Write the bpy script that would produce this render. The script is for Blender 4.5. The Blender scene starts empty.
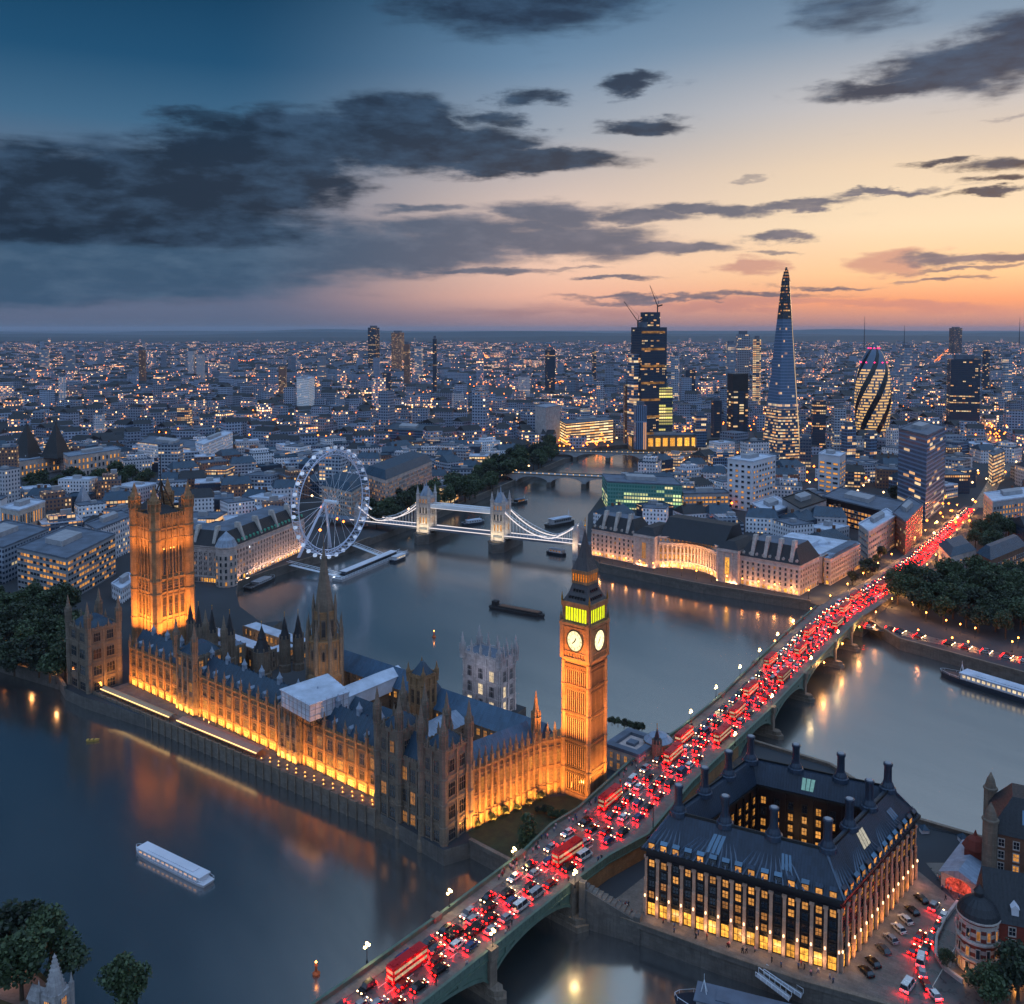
import bpy, math, random
import numpy as np
from mathutils import Matrix, Vector
SC = bpy.context.scene
COL = SC.collection
R = math.radians
rnd = random.Random(7)

# ------------------------------------------------------------------ camera
CAM_H, FPX, PITCH = 165.0, 900.0, R(3.0)
cam_data = bpy.data.cameras.new("camera")
cam_data.sensor_width = 36.0
cam_data.lens = FPX / 1024 * 36.0
cam_data.clip_start, cam_data.clip_end = 1.0, 90000.0
HORIZON_Y = 329.0
PP_Y = HORIZON_Y + FPX * math.tan(PITCH)
cam_data.shift_y = -(502.0 - PP_Y) / 1024.0
camera = bpy.data.objects.new("camera", cam_data)
camera.location = (0, 0, CAM_H)
camera.rotation_euler = (R(90) - PITCH, 0, 0)
COL.objects.link(camera)
SC.camera = camera

# ------------------------------------------------------------------ world
def lin(r, g, b):
    f = lambda c: (c / 255 / 12.92) if c / 255 <= 0.04045 else ((c / 255 + 0.055) / 1.055) ** 2.4
    return (f(r), f(g), f(b), 1.0)

class NT:
    """small helper to wire shader nodes"""
    def __init__(s, tree): s.t = tree; tree.nodes.clear()
    def n(s, kind, **kw):
        x = s.t.nodes.new(kind)
        for k, v in kw.items(): setattr(x, k, v)
        return x
    def set(s, node, i, v):
        if v is None: return
        if hasattr(v, 'is_output') or isinstance(v, bpy.types.NodeSocket): s.t.links.new(v, node.inputs[i])
        else: node.inputs[i].default_value = v
    def m(s, op, a, b=None, c=None, clamp=False):
        x = s.n('ShaderNodeMath', operation=op); x.use_clamp = clamp
        s.set(x, 0, a); s.set(x, 1, b); s.set(x, 2, c); return x.outputs[0]
    def vm(s, op, a, b=None):
        x = s.n('ShaderNodeVectorMath', operation=op)
        s.set(x, 0, a); s.set(x, 1, b)
        return x.outputs['Value'] if op in ('LENGTH', 'DOT_PRODUCT', 'DISTANCE') else x.outputs[0]
    def ramp(s, fac, stops, interp='LINEAR'):
        x = s.n('ShaderNodeValToRGB'); x.color_ramp.interpolation = interp
        e = x.color_ramp.elements
        while len(e) < len(stops): e.new(0.5)
        for q, (p, c) in zip(e, stops):
            q.position = p; q.color = c if len(c) == 4 else (*c, 1)
        s.set(x, 0, fac); return x.outputs[0]
    def mix(s, fac, a, b, blend='MIX'):
        x = s.n('ShaderNodeMix', data_type='RGBA', blend_type=blend)
        s.set(x, 0, fac); s.set(x, 6, a); s.set(x, 7, b); return x.outputs[2]
    def mr(s, v, a, b, c=0.0, d=1.0, smooth=False):
        x = s.n('ShaderNodeMapRange'); x.interpolation_type = 'SMOOTHSTEP' if smooth else 'LINEAR'
        for i, k in enumerate((v, a, b, c, d)): s.set(x, i, k)
        return x.outputs[0]
    def noise(s, vec, scale, detail=3.0, rough=0.5, dim='3D'):
        x = s.n('ShaderNodeTexNoise'); x.noise_dimensions = dim
        if vec is not None: s.t.links.new(vec, x.inputs['Vector'])
        x.inputs['Scale'].default_value = scale; x.inputs['Detail'].default_value = detail
        x.inputs['Roughness'].default_value = rough
        return x.outputs['Fac'], x.outputs['Color']
    def xyz(s, v):
        x = s.n('ShaderNodeSeparateXYZ'); s.set(x, 0, v); return x.outputs
    def comb(s, x_, y_, z_=0.0):
        x = s.n('ShaderNodeCombineXYZ'); s.set(x, 0, x_); s.set(x, 1, y_); s.set(x, 2, z_); return x.outputs[0]

SUN_AZ, SUN_EL = R(34), R(1.2)       # afterglow to the right of the view
world = bpy.data.worlds.new("World"); SC.world = world; world.use_nodes = True
def build_sky():
    t = NT(world.node_tree)
    out = t.n('ShaderNodeOutputWorld'); bg = t.n('ShaderNodeBackground')
    sky = t.n('ShaderNodeTexSky', sky_type='NISHITA', sun_disc=False)
    sky.sun_elevation = SUN_EL; sky.sun_rotation = SUN_AZ; sky.altitude = 100; sky.dust_density = 2.0
    co = t.n('ShaderNodeTexCoord').outputs['Generated']
    d = t.vm('NORMALIZE', co)
    dx, dy, dz = t.xyz(d)
    az = t.m('MULTIPLY', t.m('ARCTAN2', dx, dy), 180 / math.pi)
    el = t.m('MULTIPLY', t.m('ARCSINE', dz), 180 / math.pi)
    e = lambda deg: max(0.0, min(1.0, deg / 60.0))
    elf = t.m('DIVIDE', el, 60.0, clamp=True)
    left = t.ramp(elf, [(0, lin(84, 96, 120)), (e(1.2), lin(92, 104, 130)), (e(4), lin(74, 100, 130)), (e(9), lin(96, 114, 138)),
                        (e(12), lin(60, 100, 132)), (e(15.5), lin(24, 72, 106)), (e(20.5), lin(4, 50, 80)), (e(28), lin(8, 38, 62)), (e(44), lin(14, 44, 66)), (1, (.40, .66, 1.08, 1))])
    mid = t.ramp(elf, [(0, lin(140, 122, 134)), (e(0.8), lin(172, 138, 140)), (e(2), lin(236, 180, 158)), (e(4), lin(240, 198, 176)),
                       (e(8), lin(212, 190, 180)), (e(12), lin(150, 160, 174)), (e(16), lin(98, 128, 156)), (e(20.5), lin(58, 98, 130)), (e(24.5), lin(134, 158, 178)), (e(42), lin(160, 178, 194)), (1, (.42, .66, 1.05, 1))])
    right = t.ramp(elf, [(0, lin(158, 124, 124)), (e(0.7), lin(198, 144, 130)), (e(1.6), lin(240, 158, 118)), (e(3.2), lin(250, 200, 150)), (e(6), lin(246, 220, 184)),
                         (e(9.5), lin(232, 208, 180)), (e(13), lin(190, 186, 186)), (e(17), lin(120, 140, 160)), (e(21), lin(82, 112, 140)), (e(26), lin(146, 164, 182)), (e(42), lin(140, 160, 180)), (1, (.46, .66, 1.0, 1))])
    f1 = t.mr(az, -18, 5, smooth=True); f2 = t.mr(az, -2, 24, smooth=True); f3 = t.mr(az, 45, 110, smooth=True)
    base = t.mix(f3, t.mix(f2, t.mix(f1, left, mid), right), left)
    base = t.mix(t.mr(az, -60, -120), base, left)
    back = t.ramp(elf, [(0, (.22, .31, .44, 1)), (e(12), (.30, .43, .62, 1)), (e(30), (.38, .56, .84, 1)), (1, (.40, .66, 1.08, 1))])
    base = t.mix(t.mr(t.m('ABSOLUTE', az), 50, 95, smooth=True), base, back)   # unseen sky behind the viewer, brightened to light the facades
    # clouds: long soft banks at given bearings and heights, broken up by stretched noise
    p = t.comb(az, el)
    sp = t.comb(t.m('MULTIPLY', az, 0.26), el, 0.0)
    nz, nzc = t.noise(sp, 0.36, 6.0, 0.58)
    wv = t.vm('SUBTRACT', nzc, (0.5, 0.5, 0.5))
    wv2 = t.vm('SUBTRACT', t.noise(t.comb(t.m('MULTIPLY', az, 0.34), el, 4.0), 1.3, 5.0, 0.6)[1], (0.5, 0.5, 0.5))
    p = t.vm('ADD', t.vm('ADD', p, t.vm('MULTIPLY', wv, (9.0, 3.0, 0))), t.vm('MULTIPLY', wv2, (5.0, 1.0, 0)))
    def blob(px, py, rx, ry, k):
        a = math.degrees(math.atan((px - 512) / 900)); h = math.degrees(math.atan((329 - py) / 900 * math.cos(R(a))))
        q = t.vm('MULTIPLY', t.vm('SUBTRACT', p, (a, h, 0)), (900 / 57.3 / rx, 900 / 57.3 / ry, 0))
        return t.m('MULTIPLY', t.mr(t.vm('LENGTH', q), 1.25, 0.25, smooth=True), k)
    def field(blobs):
        acc = None
        for b in blobs:
            v = blob(*b); acc = v if acc is None else t.m('MAXIMUM', acc, v)
        return acc
    dark = field([(40, 186, 120, 44, 1.3), (150, 192, 140, 50, 1.35), (255, 172, 120, 58, 1.35), (300, 136, 100, 34, 1.25), (390, 128, 95, 34, 1.25), (430, 152, 125, 26, 1.25), (525, 167, 110, 15, 1.1), (205, 118, 60, 13, .75),
                  (200, 226, 140, 30, 1), (20, 225, 120, 26, 1), (520, 103, 44, 14, .85), (500, 126, 46, 13, .85), (640, 92, 56, 9, .9), (645, 126, 60, 11, .95), (530, 12, 140, 40, .9), (430, 8, 60, 20, .6),
                  (895, 88, 115, 15, 1), (975, 66, 100, 32, 1), (1010, 44, 80, 30, 1), (845, 15, 90, 34, .6), (915, 161, 34, 5, .85), (985, 165, 60, 9, .9), (985, 181, 44, 5, .8), (985, 196, 52, 5, .95)])
    grey = field([(450, 242, 130, 30, 1), (380, 256, 130, 32, 1), (545, 214, 90, 22, 1), (565, 240, 130, 24, 1), (660, 247, 80, 9, 1), (430, 209, 56, 9, .8), (705, 207, 80, 9, 1), (640, 216, 80, 10, .95), (795, 202, 80, 6, .95), (880, 193, 60, 4, .9),
                  (300, 250, 170, 44, 1), (130, 258, 330, 44, 1), (60, 280, 300, 26, .9), (780, 234, 50, 7, .95), (775, 251, 40, 3, .7), (490, 271, 90, 7, .9), (560, 268, 60, 3, .6),
                  (985, 260, 70, 7, 1), (620, 280, 56, 3, .8), (820, 287, 70, 3, .8), (940, 281, 50, 3, .7), (680, 297, 170, 4, .8), (965, 271, 80, 3, .7), (770, 176, 20, 3, .5), (990, 120, 30, 3, .4)])
    pink = field([(740, 268, 56, 14, .9), (900, 263, 70, 16, .9), (820, 304, 260, 9, .8), (560, 309, 180, 10, .6), (200, 300, 300, 10, .5)])
    fine = t.noise(t.comb(t.m('MULTIPLY', az, 0.30), el, 0.0), 0.85, 9.0, 0.64)[0]; streak = t.noise(t.comb(t.m('MULTIPLY', az, 0.10), el, 3.0), 1.6, 5.0, 0.55)[0]
    fine = t.m('ADD', t.m('MULTIPLY', fine, .45), t.m('MULTIPLY', streak, .55)); tone = t.noise(t.comb(t.m('MULTIPLY', az, 0.34), el, 7.0), .8, 8.0, .6)[0]
    def cover(f, lo=0.12, hi=0.92):
        g = t.m('ADD', f, t.m('MULTIPLY', t.m('SUBTRACT', fine, 0.5), 1.15))
        return t.mr(g, lo, hi, smooth=True)
    warm = t.mr(az, -14, 22, smooth=True); low = t.mr(el, 9, 2, smooth=True)
    cdark = t.mix(t.mr(az, -25, 28), lin(12, 34, 56), lin(34, 48, 70))
    cdark = t.mix(t.m('MULTIPLY', t.mr(tone, 0.44, 0.66), .8), cdark, lin(50, 76, 104))
    cgrey = t.mix(t.mr(az, -20, 6, smooth=True), lin(50, 80, 108), lin(86, 94, 114))
    cgrey = t.mix(t.m('MULTIPLY', t.mr(tone, 0.46, 0.68), 0.6), cgrey, t.mix(t.mr(az, -16, 10), lin(78, 104, 130), lin(132, 126, 138)))
    cpink = t.mix(warm, lin(112, 106, 124), lin(190, 134, 128))
    col = t.mix(t.m('MULTIPLY', cover(pink, .3, .9), 0.72), base, cpink)
    col = t.mix(t.m('MULTIPLY', cover(grey), 0.93), col, cgrey)
    col = t.mix(t.m('MULTIPLY', cover(dark, .12, .88), 0.94), col, cdark)
    col = t.mix(t.mr(el, -0.2, -1.0), col, lin(40, 54, 74))
    g_ = t.mr(el, 10, 18, 0.86, 1.0, smooth=True); col = t.mix(1.0, col, t.comb(g_, g_, g_), 'MULTIPLY')
    # the physical sky adds its own small share of dusk light
    add = t.mix(1.0, col, t.mix(1.0, sky.outputs[0], (0.006, 0.006, 0.006, 1), 'MULTIPLY'), 'ADD')
    t.set(bg, 0, add); bg.inputs[1].default_value = 1.0
    t.t.links.new(bg.outputs[0], out.inputs[0])
build_sky()

sun_data = bpy.data.lights.new("sun", 'SUN'); sun_data.energy = 0.12; sun_data.angle = R(6); sun_data.color = (1, .62, .38)
sun = bpy.data.objects.new("sun", sun_data); COL.objects.link(sun)
sun.rotation_euler = (R(90) - R(3.0), 0, math.pi - SUN_AZ)

SC.view_settings.view_transform = 'Standard'; SC.view_settings.look = 'None'
SC.view_settings.exposure = 0.28; SC.view_settings.gamma = 1.0; SC.view_settings.use_curve_mapping = False
cy = SC.cycles
cy.use_denoising = True; cy.max_bounces = 5; cy.diffuse_bounces = 2; cy.glossy_bounces = 3; cy.transmission_bounces = 2
cy.volume_bounces = 0; cy.transparent_max_bounces = 6; cy.sample_clamp_indirect = 2.0; cy.sample_clamp_direct = 20.0
cy.use_adaptive_sampling = True; cy.adaptive_threshold = 0.015; cy.use_light_tree = True
cy.caustics_reflective = False; cy.caustics_refractive = False

# ------------------------------------------------------------------ measuring: a pixel of the photograph on a horizontal plane -> metres
_c, _s = math.cos(PITCH), math.sin(PITCH)
def _ray(px, py):
    u, v = (px - 512) / FPX, -(py - PP_Y) / FPX
    return (u, _c + v * _s, -_s + v * _c)
def at(px, py, z=5.0):
    d = _ray(px, py); k = (z - CAM_H) / d[2]
    return Vector((k * d[0], k * d[1]))
def height_at(px, py, dist):
    d = _ray(px, py); return CAM_H + dist / d[1] * d[2]
def pix(x, y, z):
    zz = z - CAM_H; d = y * _c - zz * _s
    return (512 + FPX * x / d, PP_Y - FPX * (y * _s + zz * _c) / d)

# ------------------------------------------------------------------ mesh builder
class MB:
    def __init__(s): s.v = []; s.f = []; s.m = []; s.uv = []
    def poly(s, pts, mi=0, uv=None):
        i = len(s.v); s.v += [tuple(p) for p in pts]; s.f.append(tuple(range(i, i + len(pts)))); s.m.append(mi)
        if uv is None:
            p0, p1 = Vector(pts[0]), Vector(pts[1]); ax = (p1 - p0); l = ax.length or 1; ax = ax / l
            nrm = ax.cross(Vector(pts[-1]) - p0); nl = nrm.length
            ay = (nrm / nl).cross(ax) if nl > 1e-9 else Vector((0, 0, 1))
            uv = [((Vector(p) - p0).dot(ax), (Vector(p) - p0).dot(ay)) for p in pts]
        s.uv.append(uv)
    def quad(s, a, b, c, d, mi=0, uv=None): s.poly((a, b, c, d), mi, uv)
    def prism(s, pts, z0, z1, mi=0, top=None, bot=False, cap=True):
        """pts counter-clockwise from above"""
        n = len(pts); u = 0.0
        for i in range(n):
            a, b = pts[i], pts[(i + 1) % n]; l = math.hypot(b[0] - a[0], b[1] - a[1])
            s.poly(((a[0], a[1], z0), (b[0], b[1], z0), (b[0], b[1], z1), (a[0], a[1], z1)), mi, [(u, z0), (u + l, z0), (u + l, z1), (u, z1)])
            u += l
        if cap: s.poly([(p[0], p[1], z1) for p in pts], mi if top is None else top)
        if bot: s.poly([(p[0], p[1], z0) for p in reversed(pts)], mi)
    def box(s, x0, x1, y0, y1, z0, z1, mi=0, top=None, bot=False):
        s.prism(((x0, y0), (x1, y0), (x1, y1), (x0, y1)), z0, z1, mi, top, bot)
    def loft(s, rings, mi=0, cap0=False, cap1=True, close=True):
        """rings: lists of equal length of 3-d points"""
        for a, b in zip(rings, rings[1:]):
            n = len(a)
            for i in range(n if close else n - 1):
                j = (i + 1) % n; s.poly((a[i], a[j], b[j], b[i]), mi)
        if cap1: s.poly(rings[-1], mi)
        if cap0: s.poly(list(reversed(rings[0])), mi)
    def lathe(s, cx, cy_, prof, n=8, mi=0, rot=0.0, sx=1, sy=1):
        """prof: (radius, z) pairs upward; radius 0 closes to a point"""
        rings = []
        for r, z in prof:
            r = max(r, 0.001)
            rings.append([(cx + sx * r * math.cos(rot + 2 * math.pi * k / n), cy_ + sy * r * math.sin(rot + 2 * math.pi * k / n), z) for k in range(n)])
        s.loft(rings, mi, cap1=prof[-1][0] > 0.01)
    def tube(s, p0, p1, r, n=5, mi=0, r1=None):
        p0, p1 = Vector(p0), Vector(p1); d = (p1 - p0)
        if d.length < 1e-6: return
        d.normalize(); a = d.orthogonal().normalized(); b = d.cross(a); r1 = r if r1 is None else r1
        ring = lambda p, q: [tuple(p + a * q * math.cos(2 * math.pi * k / n) + b * q * math.sin(2 * math.pi * k / n)) for k in range(n)]
        s.loft([ring(p0, r), ring(p1, r1)], mi, cap0=True)
    def path(s, pts, r, n=5, mi=0):
        for a, b in zip(pts, pts[1:]): s.tube(a, b, r, n, mi)
    def bar(s, a, b, w, z0, z1, mi=0):
        """upright wall of thickness w between plan points a, b"""
        a, b = Vector(a[:2]), Vector(b[:2]); d = (b - a).normalized(); n_ = Vector((d.y, -d.x)) * w / 2
        s.prism((a + n_, b + n_, b - n_, a - n_), z0, z1, mi)
    def gable(s, x0, x1, y0, y1, z, h, axis='x', mi=0, end=None, hip=0.0):
        if axis == 'x':
            ym = (y0 + y1) / 2
            A, B, C_, D = (x0, y0, z), (x1, y0, z), (x1, y1, z), (x0, y1, z); E, F = (x0 + hip, ym, z + h), (x1 - hip, ym, z + h)
            s.quad(A, B, F, E, mi); s.quad(C_, D, E, F, mi); s.poly((D, A, E), mi if end is None else end); s.poly((B, C_, F), mi if end is None else end)
        else:
            xm = (x0 + x1) / 2
            A, B, C_, D = (x0, y0, z), (x1, y0, z), (x1, y1, z), (x0, y1, z); E, F = (xm, y0 + hip, z + h), (xm, y1 - hip, z + h)
            s.quad(B, C_, F, E, mi); s.quad(D, A, E, F, mi); s.poly((A, B, E), mi if end is None else end); s.poly((C_, D, F), mi if end is None else end)
    def slope_ring(s, base, top, z0, z1, mi=0, cap=True, topmi=None):
        n = len(base)
        for i in range(n):
            j = (i + 1) % n
            s.poly(((base[i][0], base[i][1], z0), (base[j][0], base[j][1], z0), (top[j][0], top[j][1], z1), (top[i][0], top[i][1], z1)), mi)
        if cap: s.poly([(p[0], p[1], z1) for p in top], mi if topmi is None else topmi)
    # pieces laid against a wall face
    def fbox(s, F, s0, s1, n0, n1, z0, z1, mi=0):
        s.prism([F.p(s0, n1), F.p(s1, n1), F.p(s1, n0), F.p(s0, n0)], z0, z1, mi, bot=True)

class Face:
    """a wall face from a to b, outward side on the right of the way from a to b"""
    def __init__(s, a, b):
        s.a = Vector(a[:2]); s.b = Vector(b[:2]); s.L = (s.b - s.a).length; s.d = (s.b - s.a) / s.L
        s.n = Vector((s.d.y, -s.d.x)); s.ang = math.atan2(s.d.y, s.d.x)
    def p(s, t, n=0.0): return s.a + s.d * t + s.n * n

def rect_faces(x0, x1, y0, y1):
    return [Face((x0, y0), (x1, y0)), Face((x1, y0), (x1, y1)), Face((x1, y1), (x0, y1)), Face((x0, y1), (x0, y0))]
def inset(pts, d):
    """inset a convex counter-clockwise polygon"""
    n = len(pts); out = []
    P_ = [Vector(p[:2]) for p in pts]
    for i in range(n):
        a, b, c = P_[i - 1], P_[i], P_[(i + 1) % n]
        d1, d2 = (b - a).normalized(), (c - b).normalized(); n1, n2 = Vector((-d1.y, d1.x)), Vector((-d2.y, d2.x))
        k = (n1 + n2); k = k / max(0.2, k.dot(n1)); out.append(b + k * d)
    return out

OFF = {}
USED = {}
def uniq(label, alts=()):
    """no two things share a label: later ones take the next wording"""
    if label not in USED: USED[label] = 1; return label
    for a in alts:
        if a not in USED: USED[a] = 1; return a
    return label
def tag(o, label=None, cat=None, group=None, kind=None):
    if label: o['label'] = label
    if cat: o['category'] = cat
    if group: o['group'] = group
    if kind: o['kind'] = kind
    return o
def thing(name, label, cat, loc=(0, 0, 0), rz=0.0, group=None, off=(0, 0, 0)):
    o = bpy.data.objects.new(name, None); COL.objects.link(o); o.empty_display_size = 1
    o.location = loc; o.rotation_euler = (0, 0, rz); OFF[o.name] = Vector(off)
    return tag(o, label, cat, group)
def fthing(name, label, cat, frame, base, group=None):
    """a thing built in a shared plan frame (origin, angle); its own origin is at base in that frame"""
    o, a = frame; c, s = math.cos(a), math.sin(a)
    return thing(name, label, cat, (o[0] + c * base[0] - s * base[1], o[1] + s * base[0] + c * base[1], base[2]), a, group, base)
def mesh_of(name, mb, mats, off=None, smooth=False):
    me = bpy.data.meshes.new(name)
    v = np.array(mb.v, dtype=np.float64)
    if off is not None and len(v): v = v - np.array(off)
    me.from_pydata(v.tolist(), [], mb.f)
    mats = mats if isinstance(mats, (list, tuple)) else [mats]
    for m in mats: me.materials.append(m)
    if len(mats) > 1: me.polygons.foreach_set('material_index', mb.m)
    ul = me.uv_layers.new(name='UVMap')
    ul.data.foreach_set('uv', [c for f in mb.uv for p in f for c in p])
    if smooth: me.polygons.foreach_set('use_smooth', [True] * len(mb.f))
    me.update(); return me
def part(name, mb, mats, parent=None, smooth=False, loc=None):
    off = OFF.get(parent.name) if parent is not None else None
    o = bpy.data.objects.new(name, mesh_of(name, mb, mats, off, smooth)); COL.objects.link(o)
    if parent is not None: o.parent = parent; OFF[o.name] = OFF.get(parent.name, Vector((0, 0, 0)))
    if loc is not None: o.location = loc
    return o
def place(name, me, parent, loc, rz=0.0, scale=None):
    """another object of an existing mesh"""
    o = bpy.data.objects.new(name, me); COL.objects.link(o)
    if parent is not None:
        o.parent = parent; loc = Vector(loc) - OFF.get(parent.name, Vector((0, 0, 0)))
    o.location = loc; o.rotation_euler = (0, 0, rz)
    if scale is not None: o.scale = scale
    return o
def structure(name, mb, mats, smooth=False):
    o = part(name, mb, mats, None, smooth); o['kind'] = 'structure'; return o
def dup(src, loc, rz, label=None, group=None):
    r = src.copy(); COL.objects.link(r); r.location = loc; r.rotation_euler = (0, 0, rz)
    if label: r['label'] = label
    if group: r['group'] = group
    for ch in list(src.children):
        k = ch.copy(); COL.objects.link(k); k.parent = r
        for g in list(ch.children):
            q = g.copy(); COL.objects.link(q); q.parent = k
    return r
# ------------------------------------------------------------------ materials
MATS = {}
def new_mat(name):
    m = bpy.data.materials.new(name); m.use_nodes = True; MATS[name] = m
    t = NT(m.node_tree); out = t.n('ShaderNodeOutputMaterial'); b = t.n('ShaderNodeBsdfPrincipled')
    t.t.links.new(b.outputs[0], out.inputs[0]); return m, t, b
def S(t, b, key, v): t.set(b, b.inputs.find(key), v)
def bump(t, b, h, strength=0.3, dist=0.2):
    k = t.n('ShaderNodeBump'); k.inputs['Strength'].default_value = strength; k.inputs['Distance'].default_value = dist
    t.t.links.new(h, k.inputs['Height']); t.t.links.new(k.outputs[0], b.inputs['Normal'])
def obj_co(t): return t.n('ShaderNodeTexCoord').outputs['Object']

def mat_stone(name, c, vary=0.35, course=0.6, rough=0.85, dirt=0.5):
    """masonry: courses, block to block tone, soot streaks"""
    m, t, b = new_mat(name); co = obj_co(t)
    n1 = t.noise(co, 0.22, 5, 0.62)[0]; n2 = t.noise(co, 2.6, 3, 0.6)[0]
    x, y, z = t.xyz(co)
    streak = t.noise(t.comb(t.m('MULTIPLY', x, 1.4), t.m('MULTIPLY', y, 1.4), t.m('MULTIPLY', z, 0.12)), 1.0, 4, 0.6)[0]
    uv = t.n('ShaderNodeUVMap').outputs[0]
    bk = t.n('ShaderNodeTexBrick'); t.t.links.new(uv, bk.inputs['Vector'])
    for k, v in (('Scale', 1.0), ('Mortar Size', 0.03), ('Brick Width', course * 2.1), ('Row Height', course), ('Bias', 0.0)): bk.inputs[k].default_value = v
    bk.inputs['Color1'].default_value = (.72, .72, .72, 1); bk.inputs['Color2'].default_value = (1.1, 1.1, 1.1, 1); bk.inputs['Mortar'].default_value = (.5, .5, .5, 1)
    c = lin(*c); dk = tuple(k * (1 - vary) for k in c[:3]) + (1,)
    col = t.mix(t.mr(n1, .35, .65), dk, c); col = t.mix(.7, col, t.mix(1, col, bk.outputs[0], 'MULTIPLY'))
    col = t.mix(t.m('MULTIPLY', t.mr(streak, .5, .72), dirt), col, tuple(k * .35 for k in c[:3]) + (1,))
    col = t.mix(t.m('MULTIPLY', t.mr(n2, .55, .8), .35), col, tuple(min(1, k * 1.25) for k in c[:3]) + (1,))
    S(t, b, 'Base Color', col); S(t, b, 'Roughness', rough)
    bump(t, b, t.m('ADD', n2, bk.outputs['Fac']), .4, .12); return m
def mat_roof(name, c, rough=0.45, rib=0.9, vary=0.4, metal=0.0):
    """slate or lead: ribs down the slope, patchy weathering"""
    m, t, b = new_mat(name); co = obj_co(t); uv = t.n('ShaderNodeUVMap').outputs[0]
    u, v, _ = t.xyz(uv)
    n1 = t.noise(co, 0.16, 5, 0.65)[0]; n2 = t.noise(uv, 1.7, 3, .6)[0]
    r = t.m('FRACT', t.m('DIVIDE', u, rib)); rr = t.mr(t.m('ABSOLUTE', t.m('SUBTRACT', r, .5)), .36, .47)
    rows = t.m('FRACT', t.m('DIVIDE', v, 0.7))
    cell = t.n('ShaderNodeTexWhiteNoise', noise_dimensions='2D'); t.t.links.new(t.comb(t.m('FLOOR', t.m('DIVIDE', u, rib)), t.m('FLOOR', t.m('DIVIDE', v, 2.1))), cell.inputs['Vector'])
    c = lin(*c); dk = tuple(k * (1 - vary) for k in c[:3]) + (1,); lt = tuple(min(1, k * 1.5) for k in c[:3]) + (1,)
    col = t.mix(t.mr(n1, .35, .68), dk, c); col = t.mix(t.m('MULTIPLY', cell.outputs[0], .45), col, lt)
    col = t.mix(t.m('MULTIPLY', rr, .5), col, dk)
    S(t, b, 'Base Color', col); S(t, b, 'Roughness', t.mr(n2, .3, .7, rough - .1, rough + .2)); S(t, b, 'Metallic', metal)
    bump(t, b, t.m('ADD', rr, t.m('MULTIPLY', rows, .3)), .5, .1); return m
def mat_plain(name, c, rough=0.6, metal=0.0, vary=0.25, scale=0.8, spec=0.5):
    m, t, b = new_mat(name); co = obj_co(t)
    n1 = t.noise(co, scale, 4, 0.6)[0]; c = lin(*c)
    S(t, b, 'Base Color', t.mix(t.mr(n1, .3, .7), tuple(k * (1 - vary) for k in c[:3]) + (1,), tuple(min(1, k * (1 + vary * .5)) for k in c[:3]) + (1,)))
    S(t, b, 'Roughness', t.mr(n1, .3, .7, max(.03, rough - .08), min(1, rough + .08))); S(t, b, 'Metallic', metal); S(t, b, 'Specular IOR Level', spec); return m
def mat_glow(name, c, strength, vary=0.0, sample=False, scale=1.5, base=(30, 28, 26)):
    """something that gives off light; vary breaks it up as curtains, shelves and people do behind a lit pane"""
    m, t, b = new_mat(name); S(t, b, 'Base Color', lin(*base)); S(t, b, 'Roughness', .25)
    c = lin(*c); S(t, b, 'Emission Color', c)
    if vary:
        tc = t.n('ShaderNodeTexCoord'); oi = t.n('ShaderNodeObjectInfo')
        v = t.vm('ADD', tc.outputs['Object'], t.comb(t.m('MULTIPLY', oi.outputs['Random'], 57.0), t.m('MULTIPLY', oi.outputs['Random'], 31.0), 0.0))
        n = t.noise(v, scale, 3, .6)[0]
        k = t.m('MULTIPLY', t.mr(n, .36, .66, 1 - vary, 1.0), t.mr(oi.outputs['Random'], 0, 1, .65, 1.25))
        S(t, b, 'Emission Strength', t.m('MULTIPLY', k, strength))
    else: S(t, b, 'Emission Strength', strength)
    m.cycles.emission_sampling = 'AUTO' if sample else 'NONE'; return m
def mat_glass(name, c=(22, 30, 40), rough=0.08):
    m, t, b = new_mat(name); oi = t.n('ShaderNodeObjectInfo')
    c = lin(*c); S(t, b, 'Base Color', t.mix(oi.outputs['Random'], c, tuple(k * 1.8 for k in c[:3]) + (1,))); S(t, b, 'Roughness', rough); S(t, b, 'Specular IOR Level', .8); return m
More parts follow.
